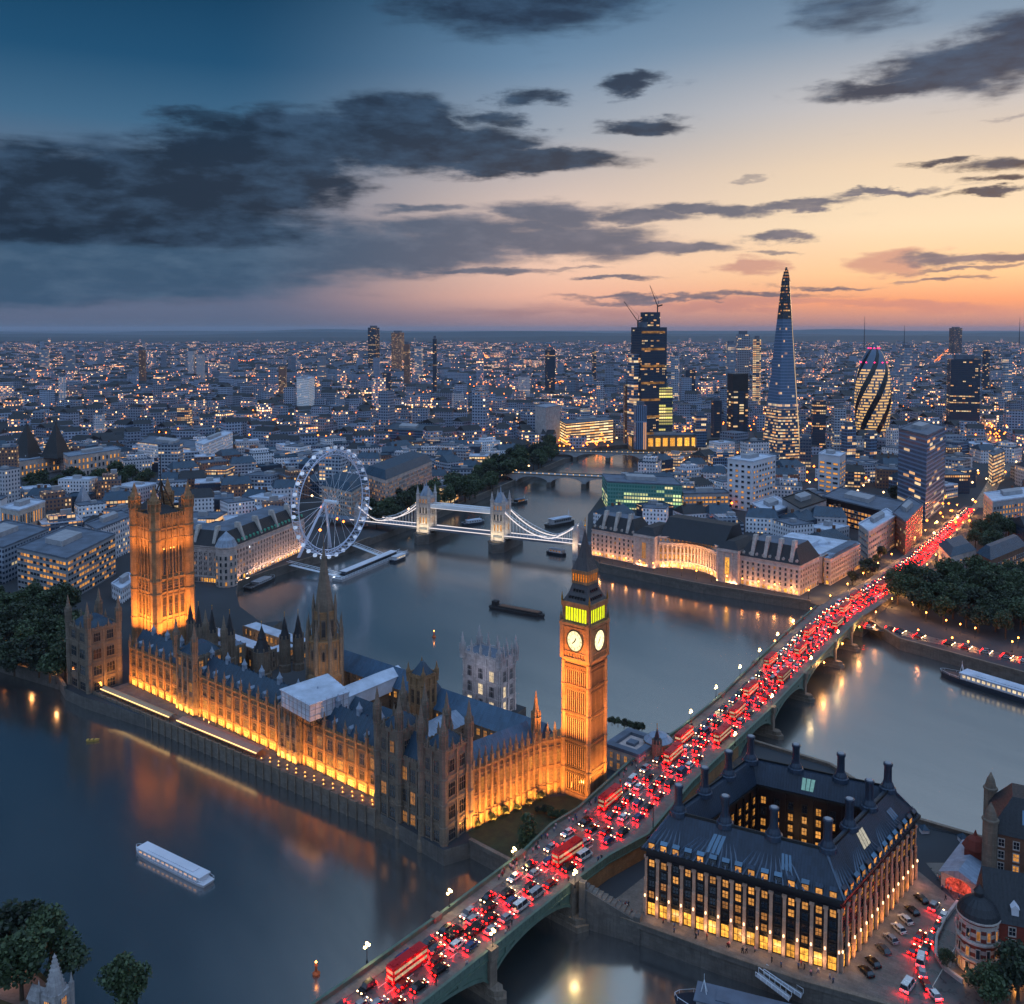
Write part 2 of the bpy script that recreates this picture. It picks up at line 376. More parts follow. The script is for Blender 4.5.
def mat_facade(name, wall, wx=3.2, wz=3.4, fw=0.6, fh=0.55, lit=0.25, strength=2.0, glass=(48, 62, 84), warm=(255, 170, 84), cool=(255, 226, 170), run=1, band=0.0, attr=False, vary=.3, rough=.75):
    """storeys of windows on a far wall, some of them lit; UVs are metres along the wall and up it"""
    m, t, b = new_mat(name); uv = t.n('ShaderNodeUVMap', uv_map='UVMap').outputs[0]; u, v, _ = t.xyz(uv)
    if attr: r1, r2, _ = t.xyz(t.n('ShaderNodeUVMap', uv_map='rnd').outputs[0])
    else:
        oi = t.n('ShaderNodeObjectInfo'); r1 = oi.outputs['Random']; r2 = t.m('FRACT', t.m('MULTIPLY', r1, 17.31))
    cu, cv = t.m('DIVIDE', u, wx), t.m('DIVIDE', v, wz); fu, fv = t.m('FRACT', cu), t.m('FRACT', cv); iu, iv = t.m('FLOOR', cu), t.m('FLOOR', cv)
    inw = t.m('MULTIPLY', t.m('LESS_THAN', t.m('ABSOLUTE', t.m('SUBTRACT', fu, .5)), fw / 2), t.m('LESS_THAN', t.m('ABSOLUTE', t.m('SUBTRACT', fv, .5)), fh / 2))
    def wn(x, y, z):
        k = t.n('ShaderNodeTexWhiteNoise', noise_dimensions='3D'); t.t.links.new(t.comb(x, y, z), k.inputs['Vector']); return k.outputs['Value'], k.outputs['Color']
    w1, wc = wn(t.m('FLOOR', t.m('DIVIDE', iu, run)) if run > 1 else iu, iv, t.m('MULTIPLY', r1, 977.0))
    wf, _ = wn(0.0, iv, t.m('MULTIPLY', r1, 433.0))
    p = t.m('MULTIPLY', t.mr(r2, 0, 1, .25, 1.75), lit)
    if band: p = t.m('ADD', p, t.m('MULTIPLY', t.m('LESS_THAN', wf, band), .75))
    on = t.m('MULTIPLY', t.m('LESS_THAN', w1, p), inw)
    cr, cg, cb = t.xyz(wc)
    w = lin(*wall); lo = tuple(k * (1 - vary) for k in w[:3]) + (1,); hi = tuple(min(1, k * (1 + vary)) for k in w[:3]) + (1,)
    n1 = t.noise(obj_co(t), .3, 3, .6)[0]
    if attr: p = t.m('MULTIPLY', p, t.mr(t.noise(obj_co(t), .0042, 5, .62)[0], .46, .66, .02, 3.6)); on = t.m('MULTIPLY', t.m('LESS_THAN', w1, p), inw)
    wallc = t.mix(t.m('MULTIPLY', t.m('ADD', r2, n1), .5), lo, hi)
    S(t, b, 'Base Color', t.mix(inw, wallc, lin(*glass))); S(t, b, 'Roughness', t.mr(inw, 0, 1, rough, .15))
    S(t, b, 'Emission Color', t.mix(cg, lin(*warm), lin(*cool)))
    S(t, b, 'Emission Strength', t.m('MULTIPLY', on, t.mr(cb, 0, 1, strength * .35, strength * 1.5)))
    bump(t, b, t.m('SUBTRACT', 1.0, inw), .6, .25)
    m.cycles.emission_sampling = 'NONE'; return m

STONE = mat_stone('palace_stone', (164, 126, 90), vary=.45, dirt=.65); STONE_DK = mat_stone('weathered_stone', (132, 116, 102), dirt=.6)
SOOT = mat_stone('sooty_stone', (84, 60, 42), dirt=.5); STONE_PALE = mat_stone('pale_stone', (196, 186, 180), dirt=.35); STONE_GREY = mat_stone('abbey_stone', (190, 184, 186), dirt=.6, course=.9)
STONE_PINK = mat_stone('portland_stone', (206, 186, 180), dirt=.25, course=.8); GRANITE = mat_stone('granite_wall', (104, 98, 94), course=.9, dirt=.6)
BRICK = mat_stone('red_brick', (128, 56, 44), course=.3, dirt=.25); BRICK_BR = mat_stone('brown_brick', (120, 84, 66), course=.35, dirt=.3)
SLATE = mat_roof('slate_roof', (36, 62, 82)); SLATE_DK = mat_roof('dark_slate_roof', (24, 27, 35), rough=.55); LEAD = mat_roof('lead_roof', (128, 140, 158), rough=.5, rib=1.4)
IRON_ROOF = mat_roof('cast_iron_roof', (78, 94, 114), rough=.4, rib=1.1); BRONZE_ROOF = mat_roof('bronze_roof', (36, 50, 68), rough=.36, rib=.8, metal=.2)
ROOF_FELT = mat_plain('flat_roof_felt', (92, 102, 118), .8, vary=.4, scale=.12); ROOF_PALE = mat_plain('pale_roof', (184, 192, 208), .7, vary=.3, scale=.15)
SHEET = mat_stone('white_sheeting', (212, 212, 224), vary=.2, course=2.2, rough=.6, dirt=.2); CONCRETE = mat_plain('concrete', (150, 150, 156), .85, vary=.25, scale=.2)
WHITE_PANEL = mat_plain('white_panel', (205, 205, 215), .6, vary=.12, scale=.1)
IRON = mat_plain('dark_iron', (30, 34, 38), .45, .4); STEEL_WHITE = mat_plain('white_steel', (215, 222, 232), .4, .1, .1); GREEN_IRON = mat_plain('green_painted_iron', (82, 104, 92), .5, .1, .3, .6)
GILT = mat_plain('gilded_metal', (200, 150, 60), .35, .8); DARKGLASS = mat_glass('dark_glass'); SKYGLASS = mat_glass('rooflight_glass', (52, 84, 108), .1)
BRONZE_WALL = mat_plain('bronze_bay', (34, 28, 34), .4, .5, .3); PIER_STONE = mat_stone('sandstone_pier', (196, 160, 140), dirt=.3, course=1.1)
LIT = mat_glow('lit_window', (255, 172, 80), .85, .6); LIT_DIM = mat_glow('dim_lit_window', (255, 170, 90), .45, .6); LIT_BRIGHT = mat_glow('bright_lit_window', (255, 174, 66), 1.7, .7, scale=.9)
TERR = mat_glow('terrace_window_glow', (255, 186, 74), 3.4, .55, scale=.8); LIT_COOL = mat_glow('cool_lit_window', (255, 226, 180), 1.1, .5)
BELFRY = mat_glow('belfry_glow', (226, 238, 24), 1.5, .3, scale=.8); LANTERN = mat_glow('lantern_glow', (255, 140, 30), .8, .6); DIAL = mat_glow('dial_glow', (255, 236, 176), 1.5, .2, scale=.5)
LAMP = mat_glow('lamp_globe', (255, 214, 130), 18, sample=True); LAMP_FAR = mat_glow('far_lamp', (255, 150, 60), 14); LAMP_RED = mat_glow('red_beacon', (255, 50, 40), 10)
TAIL = mat_glow('tail_light', (255, 6, 5), 260, sample=True); HEAD = mat_glow('headlight', (255, 200, 140), 20, sample=True)
GREENLIT = mat_glow('green_glow', (120, 255, 190), .5, .5); WHITELINE = mat_glow('white_glow', (248, 236, 236), .95)
WARMSTRIP = mat_glow('warm_light_strip', (255, 206, 130), 2.0); PINKLIT = mat_glow('warm_white_string', (255, 205, 150), 3.0)
def mat_asphalt():
    m, t, b = new_mat('asphalt'); co = obj_co(t); n = t.noise(co, .35, 5, .65)[0]; n2 = t.noise(co, 6, 3, .6)[0]
    S(t, b, 'Base Color', t.mix(t.mr(n, .35, .65), (.055, .052, .052, 1), (.10, .095, .092, 1))); S(t, b, 'Roughness', t.mr(n, .35, .65, .22, .42)); bump(t, b, n2, .25, .05); return m
ASPHALT = mat_asphalt(); PAVING = mat_stone('paving', (122, 112, 104), course=.9, dirt=.3); PAINT = mat_plain('road_paint', (200, 196, 186), .6, vary=.3, scale=3); EARTH = mat_plain('city_ground', (52, 56, 62), .9, vary=.5, scale=.02)
def mat_grass(name, a, b_):
    m, t, b = new_mat(name); co = obj_co(t); n = t.noise(co, .5, 4, .6)[0]
    S(t, b, 'Base Color', t.mix(t.mr(n, .3, .7), lin(*a), lin(*b_))); S(t, b, 'Roughness', .9); return m
GRASS = mat_grass('lawn', (28, 38, 22), (52, 62, 34))
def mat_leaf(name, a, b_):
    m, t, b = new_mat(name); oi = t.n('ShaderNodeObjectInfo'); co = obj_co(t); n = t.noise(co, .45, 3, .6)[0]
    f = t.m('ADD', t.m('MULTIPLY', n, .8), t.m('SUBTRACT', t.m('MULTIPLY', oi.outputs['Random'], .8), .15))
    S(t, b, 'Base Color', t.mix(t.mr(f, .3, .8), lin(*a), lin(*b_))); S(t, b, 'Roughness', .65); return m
LEAF = mat_leaf('leaves', (20, 30, 20), (48, 64, 38)); LEAF2 = mat_leaf('painted_lit_leaves', (36, 50, 30), (66, 82, 50)); BARK = mat_plain('bark', (70, 58, 46), .9)  # the paler leaves paint light from above onto the crown tops
def mat_water():
    m, t, b = new_mat('river_water'); co = obj_co(t); x, y, z = t.xyz(co)
    a = t.comb(t.m('ADD', t.m('MULTIPLY', x, .8), t.m('MULTIPLY', y, .6)), t.m('MULTIPLY', t.m('SUBTRACT', t.m('MULTIPLY', y, .8), t.m('MULTIPLY', x, .6)), .3), 0.0)
    n = t.noise(a, .06, 3, .5)[0]; n2 = t.noise(co, .9, 3, .6)[0]; big = t.noise(a, .012, 4, .55)[0]
    S(t, b, 'Base Color', t.mix(t.mr(big, .3, .7), (.026, .030, .034, 1), (.044, .048, .052, 1))); S(t, b, 'IOR', 4.3)
    S(t, b, 'Roughness', t.mr(big, .35, .65, .15, .24)); S(t, b, 'Specular IOR Level', .62)
    bump(t, b, t.m('ADD', n, t.m('MULTIPLY', n2, .06)), .13, 1.0); return m
WATER = mat_water()
def car_paint(name, c, rough=.25): return mat_plain(name, c, rough, .3, .05)
PAINTS = [car_paint('black_paint', (16, 16, 18)), car_paint('silver_paint', (150, 152, 158)), car_paint('white_paint', (214, 214, 214)), car_paint('red_paint', (150, 24, 24)), car_paint('blue_paint', (40, 62, 110)), car_paint('grey_paint', (74, 78, 84))]
PAINT_NAMES = ['black', 'silver', 'white', 'red', 'blue', 'grey']
BUSRED = car_paint('bus_red', (190, 20, 34), .3); RUBBER = mat_plain('tyre_rubber', (18, 18, 18), .8)

# ------------------------------------------------------------------ windows
WIN_CACHE = {}
def window_mesh(w, h, pane, frame, style):
    key = (round(w, 2), round(h, 2), pane.name, frame.name, style)
    if key in WIN_CACHE: return WIN_CACHE[key]
    mb = MB(); build_window(mb, lambda x, y, z: (x, y, z), w, h, style)
    WIN_CACHE[key] = mesh_of('window', mb, [pane, frame]); return WIN_CACHE[key]
def build_window(mb, T, w, h, style, m0=0, m1=1):
    def bx(x0, x1, y0, y1, z0, z1, mi):
        p = [T(x, y, z) for z in (z0, z1) for x, y in ((x0, y0), (x1, y0), (x1, y1), (x0, y1))]
        for q in ((0, 1, 5, 4), (1, 2, 6, 5), (2, 3, 7, 6), (3, 0, 4, 7), (4, 5, 6, 7), (3, 2, 1, 0)): mb.quad(*[p[i] for i in q], mi)
    t_ = min(.14, w * .1)
    mb.quad(T(-w / 2, -.05, 0), T(w / 2, -.05, 0), T(w / 2, -.05, h), T(-w / 2, -.05, h), m0)
    bx(-w / 2 - t_, -w / 2 + t_ * .4, -.22, .0, -t_, h + t_, m1); bx(w / 2 - t_ * .4, w / 2 + t_, -.22, .0, -t_, h + t_, m1)
    bx(-w / 2 - t_, w / 2 + t_, -.3, .0, -t_ * 2, 0, m1); bx(-w / 2 - t_, w / 2 + t_, -.24, .0, h, h + t_ * 1.6, m1)
    if style == 'cross': bx(-t_ * .35, t_ * .35, -.14, -.04, 0, h, m1); bx(-w / 2, w / 2, -.13, -.03, h * .5 - t_ * .35, h * .5 + t_ * .35, m1)
    elif style == 'gothic':
        for k in (-1, 1): bx(k * w / 6 - t_ * .4, k * w / 6 + t_ * .4, -.16, -.04, 0, h, m1)
        bx(-w / 2, w / 2, -.15, -.03, h * .55, h * .55 + t_, m1)
        for k in (-1, 0, 1):   # pointed heads of the lights
            c = k * w / 3
            mb.poly((T(c - w / 6, -.12, h), T(c - w / 6, -.12, h * .86), T(c, -.12, h)), m1); mb.poly((T(c, -.12, h), T(c + w / 6, -.12, h * .86), T(c + w / 6, -.12, h)), m1)
    elif style == 'bars':
        k = max(2, int(w / 1.2))
        for i in range(1, k): bx(-w / 2 + w * i / k - .05, -w / 2 + w * i / k + .05, -.12, -.04, 0, h, m1)
def add_windows(parent, items, frame, style='cross', cap=100, name='window', frame_rz=None, far=False):
    """items: (x, y, z, ang, w, h, pane) in the parent's plan frame; the largest seen become parts of their own, the rest one part"""
    M = parent.matrix_basis; o = OFF.get(parent.name, Vector((0, 0, 0)))
    root = parent
    while root.parent is not None: root = root.parent
    M = Matrix.Translation(root.location) @ Matrix.Rotation(root.rotation_euler.z, 4, 'Z'); rz = root.rotation_euler.z
    sc = []
    for it in items:
        p = M @ (Vector(it[:3]) - o); a = it[3] + rz; n = Vector((math.sin(a), -math.cos(a)))
        d = Vector((-p.x, -p.y)); facing = n.dot(d.normalized()); px, py = pix(p.x, p.y, p.z) if p.y > 5 else (-999, -999)
        vis = facing > .05 and -40 < px < 1064 and py < 1040
        sc.append((it[4] * it[5] * max(facing, 0) / max(d.length, 50) ** 2 if vis else -1, it))
    sc.sort(key=lambda q: -q[0]); rest = MB(); panes = []
    for i, (s_, (x, y, z, a, w, h, pane)) in enumerate(sc):
        if i < cap and s_ > 0:
            place(name, window_mesh(w, h, pane, frame, style), parent, (x, y, z), a)
        else:
            if pane not in panes: panes.append(pane)
            c, s = math.cos(a), math.sin(a)
            build_window(rest, lambda X, Y, Z: (x + c * X - s * Y, y + s * X + c * Y, z + Z), w, h, 'plain' if s_ <= 0 else style, panes.index(pane), 20)
    if rest.f:
        rest.m = [len(panes) if k == 20 else k for k in rest.m]
        tag(part(name, rest, panes + [frame], parent), kind='stuff')
def grid_windows(F, z0, rows, n, w, h, dz, pane, margin=1.5, out=None, skip=None, nn=0.0):
    out = [] if out is None else out
    st = (F.L - 2 * margin) / n
    for r in range(rows):
        for i in range(n):
            if skip and skip(r, i): continue
            q = F.p(margin + st * (i + .5), nn); out.append((q.x, q.y, z0 + dz * r, F.ang, w, h, pane(r, i) if callable(pane) else pane))
    return out
def pick(*pairs):
    """weighted pick of a pane"""
    k = rnd.random() * sum(p for _, p in pairs)
    for m, p in pairs:
        k -= p
        if k <= 0: return m
    return pairs[-1][0]
def pinnacle_mesh(w, h, mat):
    mb = MB(); mb.box(-w / 2, w / 2, -w / 2, w / 2, 0, h * .42, 0)
    mb.box(-w * .62, w * .62, -w * .62, w * .62, h * .4, h * .46, 0); mb.lathe(0, 0, [(w * .6, h * .46), (w * .3, h * .72), (w * .34, h * .73), (.02, h)], 4, 0, math.pi / 4)
    return mesh_of('pinnacle', mb, mat)
def turret_mesh(r, h, cap, mat, capmat=None, n=8):
    """octagonal corner turret with strings, open top stage and crocketed cap"""
    mb = MB()
    mb.lathe(0, 0, [(r, 0), (r, h * .45), (r * 1.18, h * .46), (r * 1.18, h * .5), (r * .98, h * .51), (r * .98, h * .93), (r * 1.22, h * .95), (r * 1.22, h)], n, 0, math.pi / 8)
    for k in range(n):
        a = math.pi / 8 + 2 * math.pi * k / n; mb.box(r * math.cos(a) - .12 * r, r * math.cos(a) + .12 * r, r * math.sin(a) - .12 * r, r * math.sin(a) + .12 * r, h * .5, h + cap * .18, 0)
    mb.lathe(0, 0, [(r * 1.0, h), (r * .8, h + cap * .2), (r * .42, h + cap * .5), (r * .5, h + cap * .52), (.03, h + cap)], n, 1 if capmat else 0, math.pi / 8)
    return mesh_of('corner_turret', mb, [mat, capmat] if capmat else mat)
def area_light(loc, target, power, sx, sy, color, spread=R(150)):
    d = bpy.data.lights.new('floodlight', 'AREA'); d.shape = 'RECTANGLE'; d.size, d.size_y = sx, sy; d.energy = power; d.color = color; d.spread = spread
    o = bpy.data.objects.new('floodlight', d); COL.objects.link(o); o.location = loc
    o.rotation_euler = (Vector(target) - Vector(loc)).to_track_quat('-Z', 'Y').to_euler(); return o
def point_light(loc, power, color, r=.4):
    d = bpy.data.lights.new('street_light', 'POINT'); d.energy = power; d.color = color; d.shadow_soft_size = r
    o = bpy.data.objects.new('street_light', d); COL.objects.link(o); o.location = loc; return o
AMBER = (1.0, .37, .06); WARM = (1.0, .62, .30)
# ------------------------------------------------------------------ land, water, hills
A_ = lambda *p: [at(x, y, 0) for x, y in p]
_po = at(444, 861, 0); _pa = math.atan2(-.6195, .785); _pw = lambda x, y: Vector((_po.x + math.cos(_pa) * x - math.sin(_pa) * y, _po.y + math.sin(_pa) * x + math.cos(_pa) * y))
front = A_((0, 672), (60, 690)) + [Vector((-199.0, 393.0)), Vector((-186.5, 384.0))] + A_((200, 746), (302, 792), (377, 826), (444, 866), (470, 858), (520, 885), (575, 908), (600, 930), (640, 945), (720, 975), (800, 1003)) + [Vector((130, 186)), Vector((300, 110))]
back_spit = A_((1024, 872), (985, 857), (915, 836), (830, 780), (735, 750), (650, 744)) + [_pw(*q) for q in ((40, 112), (10, 97), (9, 66), (-40, 66), (-42, 97), (-68, 97), (-70, 70), (-120, 70), (-128, 92), (-158, 92), (-159, 86), (-208, 86), (-216, 104))]
left_bank = A_((262, 632), (240, 615), (236, 600), (238, 590), (290, 572), (330, 560), (370, 545), (430, 522), (500, 492), (565, 463), (600, 450))
right_bank = A_((1024, 685), (900, 650), (868, 630), (810, 611), (700, 593), (600, 572), (586, 556), (588, 520), (604, 498), (630, 482), (690, 463))
FAR = 85000
LAND_L = [Vector((-60000, 47000)), Vector((-8000, 6520))] + front + [Vector((420, 150))] + back_spit + left_bank + [Vector((400, 1352)), Vector((60000, 1500)), Vector((60000, FAR)), Vector((-60000, FAR))]
LAND_R = [Vector((60000, -20000)), Vector((60000, 1490))] + [Vector((392, 1345))] + list(reversed(right_bank)) + [Vector((1500, -90)), Vector((6000, -2000))]
bl_bank = [Vector((-400, 380)), Vector((-160, 250)), Vector((-134, 229)), Vector((-112, 213)), Vector((-97, 200)), Vector((-84, 180)), Vector((-70, 120)), Vector((-400, 60))]
bl_bank = list(reversed(bl_bank))
def land(name, pts, z=5.0, mat=EARTH, skirt=-3.0):
    mb = MB(); area = sum(a.x * b.y - b.x * a.y for a, b in zip(pts, pts[1:] + pts[:1]))
    pts = pts if area > 0 else list(reversed(pts))
    mb.poly([(p.x, p.y, z) for p in pts], 0, [(p.x, p.y) for p in pts])
    n = len(pts); u = 0
    for i in range(n):
        a, b = pts[i], pts[(i + 1) % n]; l = (b - a).length
        mb.quad((a.x, a.y, skirt), (b.x, b.y, skirt), (b.x, b.y, z), (a.x, a.y, z), 1, [(u, 0), (u + l, 0), (u + l, z - skirt), (u, z - skirt)]); u += l
    return structure(name, mb, [mat, GRANITE])
land('ground', LAND_L); land('ground', LAND_R); land('riverbank', bl_bank, 4.0, GRASS)
w = MB(); w.quad((-60000, -3000, 0), (60000, -3000, 0), (60000, 50000, 0), (-60000, 50000, 0), 0, [(0, 0), (1, 0), (1, 1), (0, 1)]); structure('water', w, WATER)
def in_poly(p, poly):
    c = False; n = len(poly); x, y = p; j = n - 1
    for i in range(n):
        a, b = poly[i], poly[j]
        if (a[1] > y) != (b[1] > y) and x < (b[0] - a[0]) * (y - a[1]) / (b[1] - a[1]) + a[0]: c = not c
        j = i
    return c
def quay(name, pts, label, z=5.0, h=1.1, w_=.9, mat=GRANITE):
    """parapet wall along a quay"""
    c = pts[len(pts) // 2]; t = thing(name, label, 'wall', (c.x, c.y, z), 0, None, (c.x, c.y, z)); mb = MB(); cap = MB()
    for a, b in zip(pts, pts[1:]): mb.bar(a, b, w_, z - .3, z + h, 0); cap.bar(a, b, w_ * 1.45, z + h, z + h + .22, 0)
    part('wall', mb, mat, t); part('coping', cap, STONE_DK, t); return t
quay('embankment_wall', front[:3], 'low grey river wall below the dark trees left of the palace')
quay('embankment_wall', front[11:18], 'stone quay wall along the river foot of the courtyard office block')
quay('embankment_wall', front[8:11], 'short dark garden wall on the water between palace tower and bridge')
quay('embankment_wall', back_spit[0:5], 'grey quay wall behind the courtyard office block')
quay('embankment_wall', left_bank[3:7], 'stone river wall under the terrace with green dormers by the big wheel')
quay('embankment_wall', left_bank[7:10], 'pale embankment wall under the row of riverside trees')
quay('embankment_wall', right_bank[3:6], 'dark river wall in front of the crescent columned hall')
quay('embankment_wall', right_bank[0:3], 'river wall with jetty on the right beyond the bridge')
hb = MB()
for k, (y0, h0) in enumerate(((15000, 55), (21000, 110), (30000, 150))):
    xs = np.linspace(-26000, 26000, 90)
    hs = [h0 * (0.62 + .3 * math.sin(x / 2700 + k * 2) + .18 * math.sin(x / 900 + k)) for x in xs]
    for i in range(len(xs) - 1):
        x0, x1 = xs[i], xs[i + 1]; a, b = max(6, hs[i]), max(6, hs[i + 1])
        hb.quad((x0, y0 - 1800, 5.02), (x1, y0 - 1800, 5.02), (x1, y0, b), (x0, y0, a)); hb.quad((x0, y0, a), (x1, y0, b), (x1, y0 + 2500, 5.02), (x0, y0 + 2500, 5.02))
structure('hills', hb, mat_plain('wooded_hills', (44, 56, 62), .95, vary=.5, scale=.002), smooth=True)

# ------------------------------------------------------------------ the road bridge
STN = [(-52, 160, 18.4, 11), (-20.7, 196.5, 18.5, 11), (-5.2, 214.8, 18.8, 11), (17.2, 242, 19.6, 11), (28, 254, 23, 11), (41, 265, 25, 11), (61, 297, 24, 11), (82.5, 326, 21.5, 11), (105.3, 357, 21.5, 11),
       (130, 393, 22.6, 11), (157.8, 433, 24, 11), (188, 475, 25, 11), (214, 508, 25, 9), (240, 542, 24.5, 6.4), (293, 617, 20, 5.3), (350, 700, 15, 5.3), (419, 800, 12, 5.3)]
STN = [(x, y, w_, z) for x, y, w_, z in STN]
def stn_dir(i):
    a = Vector(STN[max(0, i - 1)][:2]); b = Vector(STN[min(len(STN) - 1, i + 1)][:2]); return (b - a).normalized()
BR_R = [Vector(s[:2]) for s in STN]
BR_L = [Vector(s[:2]) + Vector((-stn_dir(i).y, stn_dir(i).x)) * s[2] for i, s in enumerate(STN)]
CUM = [0.0]
for i in range(1, len(STN)): CUM.append(CUM[-1] + ((BR_R[i] + BR_L[i]) / 2 - (BR_R[i - 1] + BR_L[i - 1]) / 2).length)
def road_at(s, f):
    """point at distance s along the road, f from left kerb (0) to right (1), its height and heading"""
    s = max(0, min(CUM[-1] - .01, s)); i = max(k for k in range(len(CUM) - 1) if CUM[k] <= s); q = (s - CUM[i]) / (CUM[i + 1] - CUM[i])
    l = BR_L[i].lerp(BR_L[i + 1], q); r = BR_R[i].lerp(BR_R[i + 1], q); d = stn_dir(i).lerp(stn_dir(i + 1), q)
    z = STN[i][3] + (STN[i + 1][3] - STN[i][3]) * q; p = l.lerp(r, f); w_ = (r - l).length; return Vector((p.x, p.y, z)), math.atan2(d.y, d.x), w_
NB = 12      # stations that belong to the bridge
deck = MB(); pave = MB(); road = MB()
for i in range(len(STN) - 1):
    for (f0, f1, mb, dz) in ((0, .17, pave, .14), (.17, .83, deck if i < NB - 1 else road, 0), (.83, 1, pave, .14)):
        q = [BR_L[i].lerp(BR_R[i], f0), BR_L[i].lerp(BR_R[i], f1), BR_L[i + 1].lerp(BR_R[i + 1], f1), BR_L[i + 1].lerp(BR_R[i + 1], f0)]; z0, z1 = STN[i][3] + dz, STN[i + 1][3] + dz
        v = [(q[0].x, q[0].y, z0), (q[1].x, q[1].y, z0), (q[2].x, q[2].y, z1), (q[3].x, q[3].y, z1)]
        mb.quad(*v, 0)
        if dz:   # kerb
            a, b = (1, 2) if f0 == 0 else (0, 3); mb.quad(v[a], v[b], (v[b][0], v[b][1], v[b][2] - dz), (v[a][0], v[a][1], v[a][2] - dz), 0)
structure('road', road, ASPHALT)
bridge = thing('road_bridge', 'long stone and green iron arched bridge packed with evening traffic', 'bridge', (40, 255, 0), 0, None, (40, 255, 0))
part('roadway', deck, ASPHALT, bridge); part('pavement', pave, PAVING, bridge)
marks = MB()
for f, dash in ((.34, 6), (.5, 6), (.66, 6)):
    s = 4.0
    while s < CUM[-1] - 8:
        a, b = road_at(s, f)[0], road_at(s + 2.6, f)[0]; d = (b - a); n = Vector((-d.y, d.x, 0)).normalized() * .09
        up = Vector((0, 0, .012)); marks.quad(a - n + up, b - n + up, b + n + up, a + n + up); s += dash
structure('lane_markings', marks, PAINT)
for side, pts, sg in (('L', BR_L, 1), ('R', BR_R, -1)):
    pm = MB(); pc = MB()
    for i in range(NB - 1):
        if side == 'L' and 5 <= i <= 6: z1 = 1.25
        a, b = pts[i], pts[i + 1]; pm.bar(a, b, .5, STN[i][3] - .9, STN[i][3] + 1.15, 0); pc.bar(a, b, .8, STN[i][3] + 1.15, STN[i][3] + 1.35, 0); pc.bar(a, b, .9, STN[i][3] - 1.2, STN[i][3] - .85, 0)
        L = (b - a).length; F = Face(a, b) if side == 'R' else Face(b, a); k = int(L / 1.6)
        for j in range(k): pm.fbox(F, L * (j + .35) / k, L * (j + .65) / k, .2, .34, STN[i][3] - .1, STN[i][3] + 1.0)
    part('parapet', pm, GREEN_IRON, bridge); part('coping', pc, GREEN_IRON, bridge)
def arch_span(ra, rb, la, lb, z_sp, z_cr):
    mb = MB(); n = 20; zd = 10.0
    zc = lambda q: z_sp + (z_cr - z_sp) * math.sqrt(max(0, 1 - (2 * q - 1) ** 2))
    for k in range(n):
        q0, q1 = k / n, (k + 1) / n
        for (a, b, sg) in ((ra, rb, 1), (la, lb, -1)):
            F = Face(a, b) if sg > 0 else Face(b, a)
            p0, p1 = a.lerp(b, q0), a.lerp(b, q1)
            mb.quad((p0.x, p0.y, zc(q0)), (p1.x, p1.y, zc(q1)), (p1.x, p1.y, zd), (p0.x, p0.y, zd), 0)
            nn = F.n * .35   # raised arch rib
            a0, a1 = p0 + nn, p1 + nn
            mb.quad((a0.x, a0.y, zc(q0) - .05), (a1.x, a1.y, zc(q1) - .05), (a1.x, a1.y, min(zd, zc(q1) + .8)), (a0.x, a0.y, min(zd, zc(q0) + .8)), 1)
            mb.quad((a0.x, a0.y, min(zd, zc(q0) + .8)), (a1.x, a1.y, min(zd, zc(q1) + .8)), (p1.x, p1.y, min(zd, zc(q1) + .8)), (p0.x, p0.y, min(zd, zc(q0) + .8)), 1)
            if k in (3, 5, 14, 16) : # spandrel ribs
                mb.bar(p0 + F.n * .16, p1 + F.n * .16, .3, zc(q0) + .6, zd, 1)
        for f0, f1 in zip((0, .25, .5, .75), (.25, .5, .75, 1)):
            c = [ra.lerp(rb, q0).lerp(la.lerp(lb, q0), f0), ra.lerp(rb, q1).lerp(la.lerp(lb, q1), f0), ra.lerp(rb, q1).lerp(la.lerp(lb, q1), f1), ra.lerp(rb, q0).lerp(la.lerp(lb, q0), f1)]
            mb.quad((c[0].x, c[0].y, zc(q0)), (c[1].x, c[1].y, zc(q1)), (c[2].x, c[2].y, zc(q1)), (c[3].x, c[3].y, zc(q0)), 1)
    part('arch', mb, [GREEN_IRON, GREEN_IRON], bridge)
def pier(r, l, d, wide=2.6, mat=STONE_DK):
    mb = MB(); n = (l - r).normalized(); dd = d.normalized(); h = wide / 2
    for z0, z1, e, k in ((-2, 1.6, 3.4, 1.5), (1.6, 3.0, 2.4, 1.25), (3.0, 9.8, .9, 1.0), (9.8, 12.6, 1.2, 1.12)):
        e0, e1 = r - n * e, l + n * e
        pts = [e0 - dd * h * k, e0 + dd * h * k, e1 + dd * h * k, e1 - dd * h * k]
        if z1 < 4: pts = [e0 - n * 1.6, e0 + dd * h * k, e1 + dd * h * k, e1 + n * 1.6, e1 - dd * h * k, e0 - dd * h * k]
        if z0 < 9: mb.prism(pts, z0, z1)
        else:
            for c in (r - n * .3, l + n * .3): mb.prism([c - n * 1.1 - dd * h, c - n * 1.1 + dd * h, c + n * .7 + dd * h, c + n * .7 - dd * h][::-1] if False else [c - n * 1.1 - dd * h, c - n * 1.1 + dd * h, c + n * .7 + dd * h, c + n * .7 - dd * h], z0, z1)
    part('pier', mb, mat, bridge)
def mid(i, j, q): return BR_R[i].lerp(BR_R[j], q), BR_L[i].lerp(BR_L[j], q)
span_pts = [(BR_R[0], BR_L[0]), mid(1, 1, 0) if False else (BR_R[2], BR_L[2]), (BR_R[3], BR_L[3])]
arch_span(BR_R[0].lerp(BR_R[1], .25), BR_R[2], BR_L[0].lerp(BR_L[1], .25), BR_L[2], 2.6, 9.2)
arch_span(BR_R[2], BR_R[3], BR_L[2], BR_L[3], 2.6, 9.2)
